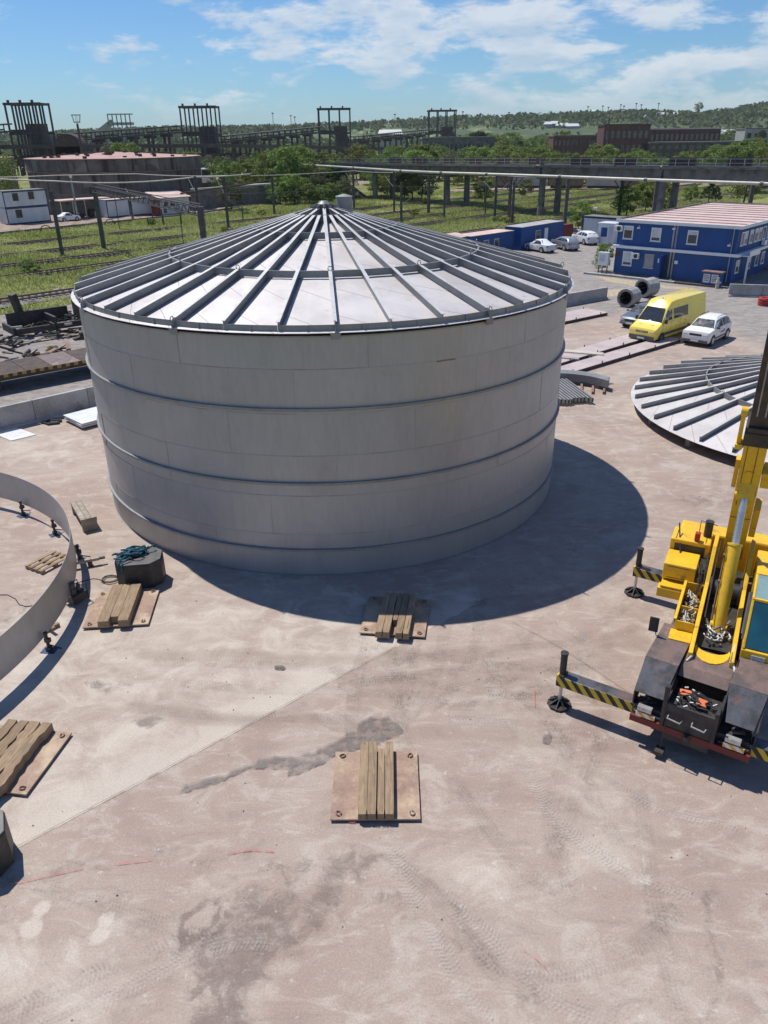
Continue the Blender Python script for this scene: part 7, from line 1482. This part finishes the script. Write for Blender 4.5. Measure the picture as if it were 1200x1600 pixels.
hall('brick_works', 1017, 1126, 440, 200.5, 'long dark brick hall with pale roof right of the tall works', 'brick', bays=14, roofm='pinkroof', dep=40)
hall('pale_hall', 1166, 1240, 520, 200, 'pale grey hall at the right frame edge before the hills', 'conc', bays=6, roofm='concd')
hall('low_annex', 1016, 1160, 425, 222, 'low dark annex in front of the long brick hall', 'soot', bays=12)
a = gz(1012, 190, 425); t = thing('coal_chute', (a[0], 424, 0), 0, 'pale slanting chute on top of the tall brick works', 'chute'); q = MB(); q.beam((-2, 0, a[2] + 2.5), (6, 0, a[2] - 2.5), 1.8, 1.2); q.build('tube', 'conc', t)
t = thing('chimney_mast', (px2(949, 400), 400, 0), 0, 'slim dark mast in front of the tall brick works', 'mast'); q = MB(); q.cyl((0, 0, 0), (0, 0, 19), .45, .3, n=8); q.build('mast', 'soot', t)

# masts and pylons on the skyline
mk = None
for i, (x, y0, y1, Y) in enumerate(((918, 166, 178, 1400), (941, 165, 177, 1400), (950, 167, 176, 1400), (969, 163, 176, 1400), (974, 165, 176, 1400), (993, 161, 175, 1400), (1001, 163, 175, 1400), (1028, 161, 173, 1400), (455, 180, 193, 1300), (617, 178, 190, 1300), (723, 174, 187, 1300), (461, 182, 194, 1300), (427, 176, 194, 1300), (795, 175, 184, 1300))):
    a = gz(x, y0, Y); c = gz(x, y1, Y); t = thing('skyline_mast', (c[0], Y, c[2] - 8), 0, 'thin dark mast standing on the distant skyline', 'mast', 'masts along the skyline'); h_ = a[2] - c[2] + 8; q = MB(); q.beam((0, 0, 0), (0, 0, h_), .7, .7); q.build('post', 'soot', t); q = MB(); q.box(-1.6, 1.6, -.3, .3, h_ - 1.4, h_); q.build('head', 'soot', t)
a = gz(926, 173, 1420); t = thing('white_dome', (a[0], 1420, a[2] - 8), 0, 'white domed roof shining on the hilltop', 'dome'); q = MB(); q.cyl((0, 0, 0), (0, 0, 5), 15, n=20); q.cyl((0, 0, 5), (0, 0, 9), 15, 5, n=20); q.build('roof', 'white', t)
a = gz(1054, 172, 1400); t = thing('water_tower', (px2(1150, 1400), 1400, a[2] - 12), 0, 'pale water tower on the right hillside', 'tower'); q = MB(); q.cyl((0, 0, 0), (0, 0, 12), 2, n=12); q.cyl((0, 0, 12), (0, 0, 18), 4.5, n=12); q.build('body', 'conc', t)
for i, (x, y, Y, w_, h_, lab) in enumerate(((868, 191, 1100, 10, 4, 'pale village house highest in the cluster on the hillside'), (880, 194, 1080, 14, 3, 'wide pale house in the middle of the hillside cluster'), (857, 192, 1090, 7, 4, 'small pale house at the left of the hillside cluster'), (896, 195, 1060, 14, 3, 'low white shed at the right of the hillside cluster'), (1040, 177, 1300, 40, 6, 'long white building high on the hill right of the masts'), (610, 206, 620, 16, 4, 'white roofed shed between the third and fourth tower'), (1140, 206, 640, 30, 5, 'low pale sheds before the right hillside'))):
    a = gz(x, y, Y); t = thing('hillside_house', (a[0], Y, a[2] - h_), 0, lab, 'house'); q = MB(); q.box(-w_ / 2, w_ / 2, 0, 10, -14, h_ - 1.5); q.build('wall', 'conc', t); q = MB(); q.add([(-w_ / 2 - 1, -1, h_ - 1.5), (w_ / 2 + 1, -1, h_ - 1.5), (w_ / 2 + 1, 11, h_ - 1.5), (-w_ / 2 - 1, 11, h_ - 1.5), (-w_ / 2, 5, h_ + 1.5), (w_ / 2, 5, h_ + 1.5)], [(0, 1, 5, 4), (2, 3, 4, 5), (0, 4, 3), (1, 2, 5), (0, 3, 2, 1)]); q.build('roof', 'whitep', t)

# ================================================================== flat wagon and dismantled machine by the road
tA, tB = Vector((-25.3, 39.5, 0)), Vector((-13.9, 49.0, 0)); dd = (tB - tA); L_ = dd.length
t = thing('flat_trailer', tA, math.atan2(dd.y, dd.x), 'rusty flat trailer deck with yellow-black edge left of the tank', 'trailer')
b = MB(); b.box(0, L_, 0, .4, .75, 1.0); b.box(0, L_, 2.6, 3.0, .75, 1.0); b.box(.4, L_, .6, 2.4, .55, .98); b.build('frame', 'rustd', t)
b = MB(); b.box(0, L_, -.02, .0, .88, 1.06); b.build('edge_strip', 'haz_tr', t)
x = 0; k = 0
while x < L_ - .2:
    w_ = random.uniform(1.3, 1.9); b = MB(); b.box(x + .015, min(x + w_ - .015, L_), .0, 3.0, 1.002, 1.05 + random.uniform(0, .012)); b.build('deck_plate', ['rustd', 'rustd', 'fenderb'][k % 3], t); x += w_; k += 1
wt_ = None
for x in (3.2, 4.4, L_ - 3.4, L_ - 2.2):
    for y in (.35, 2.65):
        if wt_ is None: b = MB(); b.cyl((0, -.2, 0), (0, .2, 0), .46, n=20); wt_ = b.build('wheel', 'rubber', t); b = MB(); b.cyl((0, -.21, 0), (0, .21, 0), .25, n=14); rt = b.build('rim', 'darkmetal', wt_); o = wt_
        else: o = wt_.copy(); col.objects.link(o); o.parent = t; r2_ = rt.copy(); col.objects.link(r2_); r2_.parent = o
        o.location = (x, y, .46)
b = MB(); b.box(L_ - 3.6, L_ - 2.0, 1.3, 1.5, 1.08, 1.2); b.beam((L_ - 3.0, 1.2, 1.1), (L_ - 3.2, 1.1, 1.7), .12, .2); b.beam((L_ - 2.5, .9, 1.1), (L_ - 2.7, .8, 1.7), .12, .2); b.build('stake', 'rustd', t)
mc_ = thing('dismantled_loader', (-24.0, 57.5, 0), R(40), 'dark dismantled machine with open engine bay on the strip beyond the trailer', 'machine')
b = MB(); b.box(-3.4, 2.2, -1.3, -1.1, .6, 1.0); b.box(-3.4, 2.2, 1.1, 1.3, .6, 1.0); b.box(-3.5, -3.3, -1.3, 1.3, .6, 1.1); b.box(-.6, -.4, -1.3, 1.3, .6, 1.5); b.build('frame', 'black', mc_); b = MB(); b.box(1.6, 4.0, -1.2, 1.0, .35, 2.2); b.build('engine_housing', 'rustd', mc_, bevel=.05)
b = MB(); b.box(1.8, 3.6, -1.0, .8, 2.21, 2.26); b.cyl((2.4, .2, 2.2), (2.4, .2, 2.5), .2, n=10); b.cyl((3.0, -.3, 2.2), (3.0, -.3, 2.4), .3, n=10); b.build('housing_top', 'woodg', mc_); b = MB(); b.beam((-1.9, 1.4, .5), (-2.4, 1.2, 3.0), .5, .4); b.build('lever_arm', 'black', mc_)
b = MB(); b.box(-3.2, 1.2, .9, 1.05, 1.0, 1.75); b.build('side_plate', 'black', mc_)
for i in range(34): a = Vector((random.uniform(-3.2, 1.5), random.uniform(-1.6, 1.0), random.uniform(.3, 1.2))); b = MB(); b.beam(a, a + Vector((random.uniform(-.8, .8), random.uniform(-.5, .5), random.uniform(-.2, .3))), .12, .14); b.build('machine_piece', random.choice(['black', 'rustd', 'darkmetal', 'rustd', 'polelt']), mc_)
b = MB()
for k in range(5): b.path([(-1.2 + .5 * k + .35 * math.cos(s), -.2 + .3 * math.sin(s), 1.0 + .1 * math.sin(2 * s)) for s in np.linspace(0, 5, 14)], .035, 5)
b.build('hose', 'rubber', mc_)
s_ = thing('scrap_pile', (-28.3, 52.3, 0), R(40), 'low dark heap of scrap and tarpaulin left of the dismantled machine', 'scrap')
for i in range(30): a = Vector((random.uniform(-3, 3), random.uniform(-1.5, 1.5), random.uniform(0, .5))); b = MB(); b.beam(a, a + Vector((random.uniform(-1, 1), random.uniform(-.8, .8), random.uniform(-.1, .3))), .3, .12); b.build('piece', random.choice(['black', 'rustd', 'darkmetal', 'concd']), s_)
for (sx_, sy_, n_, lab_) in ((-22.6, 49.2, 30, 'rusty scrap heap lying right behind the flat trailer'), (-29.5, 47.5, 30, 'dark scrap heap behind the trailer near the left frame edge'), (-20.6, 57.0, 36, 'dense dark scrap heap against the tank left side'), (-26.0, 62.0, 26, 'long low rusty scrap row beside the nearest railway track')):
    s_ = thing('scrap_heap', (sx_, sy_, 0), R(40), lab_, 'scrap')
    for i in range(n_): a = Vector((random.uniform(-2.6, 2.6), random.uniform(-1.3, 1.3), random.uniform(0.02, .7))); b = MB(); b.beam(a, a + Vector((random.uniform(-1.1, 1.1), random.uniform(-.8, .8), random.uniform(-.15, .4))), random.uniform(.06, .4), random.uniform(.05, .2)); b.build('piece', random.choice(['black', 'rustd', 'rustd', 'rust', 'darkmetal', 'woodg']), s_)
s2 = thing('scrap_beams', (-19.5, 63.5, 0), R(42), 'rusty beams and rails laid beyond the dismantled machine by the tank', 'scrap')
for i in range(16): a = Vector((random.uniform(-5, 3), random.uniform(-2, 2), random.uniform(.1, .8))); b = MB(); b.beam(a, a + Vector((random.uniform(2, 4), random.uniform(-.4, .4), random.uniform(-.1, .1))), .16, .16); b.build('beam', random.choice(['rust', 'rustd', 'black', 'rustd']), s2)
st_ = thing('buffer_post', (-24.6, 66.8, 0), 0, 'short dark post at the track by the tank left side', 'post'); b = MB(); b.box(-.22, .22, -.2, .2, 0, 2.5); b.build('post', 'rustd', st_)

# ================================================================== vegetation
def leaf_mesh(name, mat, n, clumps, leaf, seed, shape='round'):
    """crown of leaf-sized quads gathered in clumps, unit height 1, centred on the trunk top"""
    r = np.random.default_rng(seed); C_ = []
    for k in range(clumps):
        t = r.uniform(0, 1); z = .22 + .75 * t
        if shape == 'cone': rad = .36 * (1 - t) + .03
        elif shape == 'tall': rad = .20 * math.sin(math.pi * min(1, .15 + .8 * t)) + .02
        else: rad = .42 * math.sqrt(max(0, 1 - ((z - .58) / .42) ** 2)) + .02
        a = r.uniform(0, 6.28); q = rad * math.sqrt(r.uniform(.15, 1)); C_.append((q * math.cos(a), q * math.sin(a), z, r.uniform(.07, .15) * (.7 if shape != 'round' else 1), r.uniform(0, 1)))
    C_ = np.array(C_); idx = r.integers(0, clumps, n); c = C_[idx]
    v = r.normal(size=(n, 3)); v /= np.linalg.norm(v, axis=1)[:, None]; pos = c[:, :3] + v * (c[:, 3] * r.uniform(.6, 1.05, n))[:, None] * np.array([1.1, 1.1, .8])
    nrm = v + r.normal(size=(n, 3)) * .5 + np.array([0, 0, .3]); nrm /= np.linalg.norm(nrm, axis=1)[:, None]
    u = np.cross(nrm, r.normal(size=(n, 3))); u /= np.linalg.norm(u, axis=1)[:, None]; w = np.cross(nrm, u); s = (leaf * r.uniform(.6, 1.3, n))[:, None]
    vs = np.stack([pos + u * s, pos + w * s * .7, pos - u * s, pos - w * s * .7], 1).reshape(-1, 3)
    me = bpy.data.meshes.new(name); me.vertices.add(4 * n); me.vertices.foreach_set('co', vs.astype(np.float32).ravel()); me.loops.add(4 * n); me.loops.foreach_set('vertex_index', np.arange(4 * n, dtype=np.int32))
    me.polygons.add(n); me.polygons.foreach_set('loop_start', np.arange(n, dtype=np.int32) * 4); me.update(calc_edges=True)
    tint = np.clip(.25 + .5 * c[:, 4] + r.normal(size=n) * .18, 0, 1); a = me.attributes.new('tint', 'FLOAT', 'FACE'); a.data.foreach_set('value', tint.astype(np.float32)); me.materials.append(MAT[mat]); return me
def trunk_mesh(seed):
    r = random.Random(seed); b = MB(); p = Vector((0, 0, -.03)); top = Vector((r.uniform(-.03, .03), r.uniform(-.03, .03), .62)); b.cyl(p, top, .022, .012, n=7)
    for k in range(7): z = r.uniform(.2, .55); a = r.uniform(0, 6.28); L_ = r.uniform(.15, .3); b.cyl((0, 0, z), (L_ * math.cos(a), L_ * math.sin(a), z + L_ * r.uniform(.5, 1)), .010, .004, n=5)
    me = bpy.data.meshes.new('trunk'); me.from_pydata(b.v, [], b.f); me.materials.append(MAT['bark']); return me
CROWN = {'a': leaf_mesh('crown', 'leaf', 3600, 34, .024, 1), 'b': leaf_mesh('crown', 'leaf', 3600, 26, .024, 2), 'c': leaf_mesh('crown', 'leafg', 3200, 30, .024, 3), 'd': leaf_mesh('crown', 'leafd', 3000, 34, .022, 4, 'cone'), 'e': leaf_mesh('crown', 'leafd', 2600, 30, .02, 5, 'tall'), 'f': leaf_mesh('crown', 'leaf', 5200, 48, .020, 6)}
TK = [trunk_mesh(i) for i in range(3)]
def tree(x, y, h, kind, label, group, wide=1.0, name='tree', z=-.2):
    t = thing(name, (x, y, z), random.uniform(0, 6.28), label, 'tree' if name != 'bush' else 'bush', group); t.scale = (h * wide, h * wide, h)
    o = bpy.data.objects.new('crown', CROWN[kind]); col.objects.link(o); o.parent = t
    if name == 'bush': o.location = (0, 0, -.12)
    o = bpy.data.objects.new('trunk', TK[random.randrange(3)]); col.objects.link(o); o.parent = t; return t
gA = 'trees behind the tank by the viaduct end'
for (px, Y, h, k, w) in ((340, 178, 9.2, 'a', .7), (352, 165, 5.5, 'c', 1), (372, 185, 8.0, 'b', 1.1), (392, 196, 8.5, 'f', 1), (412, 190, 10, 'a', 1), (430, 200, 10.5, 'f', 1.05), (448, 188, 11, 'b', 1), (465, 200, 11, 'f', 1.05), (478, 190, 9, 'a', 1.1), (492, 186, 6.5, 'c', 1), (505, 205, 9.5, 'b', 1.1), (520, 196, 8, 'f', 1), (455, 178, 6, 'f', 1.2), (432, 176, 5.5, 'a', 1.2), (478, 176, 4.2, 'b', 1.3), (500, 178, 3.8, 'a', 1.3), (540, 188, 5, 'c', 1.1), (515, 180, 4.0, 'f', 1.3), (365, 205, 9, 'c', 1.1), (402, 210, 9.5, 'a', 1.1), (605, 196, 4.5, 'f', 1.3), (585, 200, 5, 'b', 1.2), (660, 180, 6.8, 'a', 1.0), (645, 185, 6.8, 'b', 1.1), (632, 188, 5.5, 'f', 1), (610, 215, 6, 'a', 1)):
    tree(px2(px, Y) - 0, Y, h, k, 'leafy green tree in the thicket between round tank and viaduct', gA, w)
for (px, y, h, k, w, lab) in ((908, 362, 4.2, 'b', .9, 'young light green tree behind the blue container'), (978, 338, 5.0, 'f', 1.2, 'bushy green tree left of the pole by the office roof'), (1022, 336, 6.4, 'a', 1.15, 'round green tree just behind the office roof'), (1008, 330, 5.4, 'b', 1.0, 'smaller green tree between the two round ones by the roof'), (1106, 318, 4.8, 'd', 1.1, 'dark pointed conifer behind the office roof'), (1118, 316, 3.2, 'd', 1.0, 'smaller dark conifer beside the pointed one'), (1162, 316, 6.5, 'f', 1.25, 'wide green tree at the right behind the office roof'), (1078, 316, 3.5, 'a', 1.0, 'small pale green tree left of the dark conifer'), (820, 308, 3.8, 'b', 1.1, 'round bush in the meadow seen under the viaduct'), (925, 290, 4.0, 'a', 1.2, 'far round bush in the meadow beneath the viaduct deck'), (1180, 300, 6, 'b', 1.1, 'green tree far right partly behind the viaduct pier'), (757, 318, 5.5, 'a', 1.0, 'green tree standing between the two middle viaduct piers')):
    g = G(px, y); tree(g[0], g[1], h, k, lab, None, w)
gB = 'scattered trees beyond the viaduct'; rr = random.Random(5)
for i in range(88):
    px = 560 + 7.6 * i + rr.uniform(-6, 6); Y = rr.choice([232, 250, 270, 300, 330]) + rr.uniform(-10, 10); h = rr.uniform(6.5, 10.5)
    if 860 < px < 935 or 950 < px < 1120: Y = rr.uniform(225, 290); h = rr.uniform(5, 8.2)
    k = rr.choice('aabbffc'); tree(px2(px, Y), Y, h, k, 'green broadleaf tree in the belt beyond the viaduct', gB, rr.uniform(.95, 1.35))
gC = 'trees around the ruined conveyor works'
for i in range(44):
    px = 150 + 12.6 * i + rr.uniform(-6, 6); Y = rr.uniform(240, 330) if px > 330 else rr.uniform(255, 320); h = rr.uniform(4.5, 8.5) * (1 if px > 330 else .9); tree(px2(px, Y), Y, h, rr.choice('abfcc'), 'green tree growing before the ruined conveyor works', gC, rr.uniform(.9, 1.3))
for i in range(40):
    px = 700 + 13 * i + rr.uniform(-6, 6); Y = rr.uniform(460, 640); tree(px2(px, Y), Y, rr.uniform(9, 14), rr.choice('abffe'), 'distant tree between the brick works and the hills', 'distant trees below the hills', rr.uniform(.9, 1.4))
tree(px2(742, 360), 360, 14, 'e', 'tall dark poplar right of the smallest tower, left one', None, 1.2); tree(px2(750, 365), 365, 14.5, 'e', 'tall dark poplar right of the smallest tower, right one', None, 1.2)
tree(px2(768, 350), 350, 12, 'f', 'broad green tree right of the two dark poplars', None, 1.4); tree(px2(1085, 1390), 1390, 14, 'a', 'lone tree on the hilltop beside the masts', None, 1.1, z=40); 
tree(px2(170, 265), 265, 11.5, 'c', 'grey green tree behind the round tank roof, left of the second tower', None, 1.0); tree(px2(195, 262), 262, 11.8, 'b', 'rounded tree behind the round tank roof nearest the second tower', None, 1.1); tree(px2(295, 255), 255, 9.3, 'f', 'rounded green tree right behind the round tank roof edge', None, 1.1)
# ivy on the gap between the tanks
def mass(name, pts, leaf, mat, seed, label):
    r = np.random.default_rng(seed); n = len(pts); nrm = r.normal(size=(n, 3)) + np.array([0, -.2, .7]); nrm /= np.linalg.norm(nrm, axis=1)[:, None]; u = np.cross(nrm, r.normal(size=(n, 3))); u /= np.linalg.norm(u, axis=1)[:, None]; w = np.cross(nrm, u); s = (leaf * r.uniform(.6, 1.4, n))[:, None]
    vs = np.stack([pts + u * s, pts + w * s * .8, pts - u * s, pts - w * s * .8], 1).reshape(-1, 3)
    me = bpy.data.meshes.new(name); me.vertices.add(4 * n); me.vertices.foreach_set('co', vs.astype(np.float32).ravel()); me.loops.add(4 * n); me.loops.foreach_set('vertex_index', np.arange(4 * n, dtype=np.int32))
    me.polygons.add(n); me.polygons.foreach_set('loop_start', np.arange(n, dtype=np.int32) * 4); me.update(calc_edges=True)
    a = me.attributes.new('tint', 'FLOAT', 'FACE'); a.data.foreach_set('value', np.clip(.5 + .3 * np.sin(pts[:, 0] * .05 / max(leaf, .1) + pts[:, 1] * .03) + r.normal(size=n) * .2, 0, 1).astype(np.float32)); me.materials.append(MAT[mat])
    o = bpy.data.objects.new(name, me); col.objects.link(o); return tag(o, label, None, None, 'stuff')
r = np.random.default_rng(3); n = 2600; z = r.uniform(0, 10.4, n); pts = np.stack([-71.5 + r.normal(size=n) * 1.1, 161 + r.normal(size=n) * .9, z], 1); mass('climbing_plants', pts, .16, 'leaf', 8, 'climbing plants in the gap between the two round tanks')
# woods covering the distant hills: bushy clumps of leaf-masses
n = 5200; X = rng.uniform(-900, 1250, n); Y = rng.uniform(680, 1530, n); keep = (np.sin(X * .006 + Y * .004) + np.sin(Y * .016 + 1 + X * .002) + rng.normal(size=n) * .5 + .5 > 0) | (Y > 1430); X, Y = X[keep], Y[keep]; Z = hz_(X, Y)
m = 16; hh = rng.uniform(5, 9, len(X)); ww_ = rng.uniform(7, 16, len(X)); v = rng.normal(size=(len(X), m, 3)); v /= np.linalg.norm(v, axis=2)[..., None]; v[..., 2] = np.abs(v[..., 2])
pts = np.stack([X, Y, Z], 1)[:, None, :] + v * np.stack([ww_, ww_ * .6, hh * .9], 1)[:, None, :]; mass('hill_woods', pts.reshape(-1, 3), 2.3, 'leafh', 9, 'woods covering the distant hills')
# meadow grass
def tufts(n, seed):
    r = np.random.default_rng(seed); Y = 42 + (215 - 42) * r.uniform(0, 1, n * 3) ** 1.15; X = r.uniform(-.62, .62, n * 3) * Y
    ok = (Y > 96.5 + X) & (Y - 95.7 - X < 120); 
    road = f_bare(X, Y) < .25; ok &= road
    dens = .5 + .5 * np.sin(X * .21 + 2 * np.sin(Y * .11)) * np.sin(Y * .17 + X * .05); tr_ = np.abs(((X + 29) * tn.x + (Y - 75.1) * tn.y)[:, None] - np.array([0, 13, 21, 30, 41])[None, :]).min(1); ok &= (r.uniform(size=n * 3) < .35 + .65 * dens) & ((tr_ > 1.3) | (r.uniform(size=n * 3) < .5))
    X, Y, dens = X[ok][:n], Y[ok][:n], dens[ok][:n]; n = len(X); k = 5; h = (.22 + .5 * dens * r.uniform(.3, 1, n))[:, None] * r.uniform(.6, 1.1, (n, k)); a = r.uniform(0, 6.28, (n, k)); rad = r.uniform(.05, .38, (n, k)); bx = X[:, None] + rad * np.cos(a * 3.1); by = Y[:, None] + rad * np.sin(a * 3.1); w = .075 + .04 * r.uniform(size=(n, k)); z0 = fz(bx, by) - .03
    tx = bx + h * .55 * np.cos(a + 1.57) * r.uniform(-1, 1, (n, k)); ty = by + h * .55 * np.sin(a + 1.57) * r.uniform(-1, 1, (n, k))
    v0 = np.stack([bx - w * np.cos(a), by - w * np.sin(a), z0], -1); v1 = np.stack([bx + w * np.cos(a), by + w * np.sin(a), z0], -1); v2 = np.stack([tx, ty, z0 + h], -1); vs = np.stack([v0, v1, v2], 2).reshape(-1, 3); m = n * k
    me = bpy.data.meshes.new('meadow_grass'); me.vertices.add(3 * m); me.vertices.foreach_set('co', vs.astype(np.float32).ravel()); me.loops.add(3 * m); me.loops.foreach_set('vertex_index', np.arange(3 * m, dtype=np.int32)); me.polygons.add(m); me.polygons.foreach_set('loop_start', np.arange(m, dtype=np.int32) * 3); me.update(calc_edges=True)
    tv = np.repeat(np.clip(.45 + .35 * np.sin(X * .13 + Y * .07) * np.sin(Y * .19) + r.normal(size=n) * .15, 0, 1), k) + r.normal(size=m) * .12; at_ = me.attributes.new('tint', 'FLOAT', 'FACE'); at_.data.foreach_set('value', np.clip(tv, 0, 1).astype(np.float32)); me.materials.append(MAT['grass'])
    o = bpy.data.objects.new('meadow_grass', me); col.objects.link(o); tag(o, 'tall grass and weeds over the railway land', None, None, 'stuff')
tufts(90000, 4)
rw = random.Random(12)
for i in range(26):
    Y = rw.uniform(85, 185); X = rw.uniform(-.5, .5) * Y
    if Y < 100 + X or Y - 95.7 - X > 110 or float(f_bare(np.array([X]), np.array([Y]))[0]) > .2: continue
    tree(X, Y, rw.uniform(.8, 1.8), rw.choice('afb'), 'low green weed clump in the meadow', 'weed clumps in the meadow', 1.5, name='bush', z=-.1)
for (x, y, h_) in ((-27.0, 60, 1.1), (-30, 56, 1.3), (-22.5, 52.2, .5), (-31, 60, 1.6), (-26, 63, 1.0)): tree(x, y, h_, 'f', 'green weeds growing around the scrap left of the tank', 'weeds around the scrap', 1.8, name='bush', z=-.1)
g = Lb(BW + 1.7, -.9); tree(g.x, g.y, 2.9, 'f', 'small dark shrub beside the electrical cabinet', None, .8)

# ================================================================== haze
b = MB(); b.box(-2600, 2600, -60, 4300, -3.0, 90)
mh = bpy.data.materials.new('thin_air_haze'); mh.use_nodes = True; nh = mh.node_tree; nh.nodes.remove(nh.nodes['Principled BSDF']); pv = nh.nodes.new('ShaderNodeVolumePrincipled'); pv.inputs['Color'].default_value = (.80, .90, 1.0, 1); pv.inputs['Density'].default_value = HAZE; pv.inputs['Anisotropy'].default_value = .0; nh.links.new(pv.outputs[0], nh.nodes['Material Output'].inputs['Volume'])
if HAZE > 0: tag(b.build('haze', mh), 'thin bluish air between the camera and the hills', None, None, 'stuff')
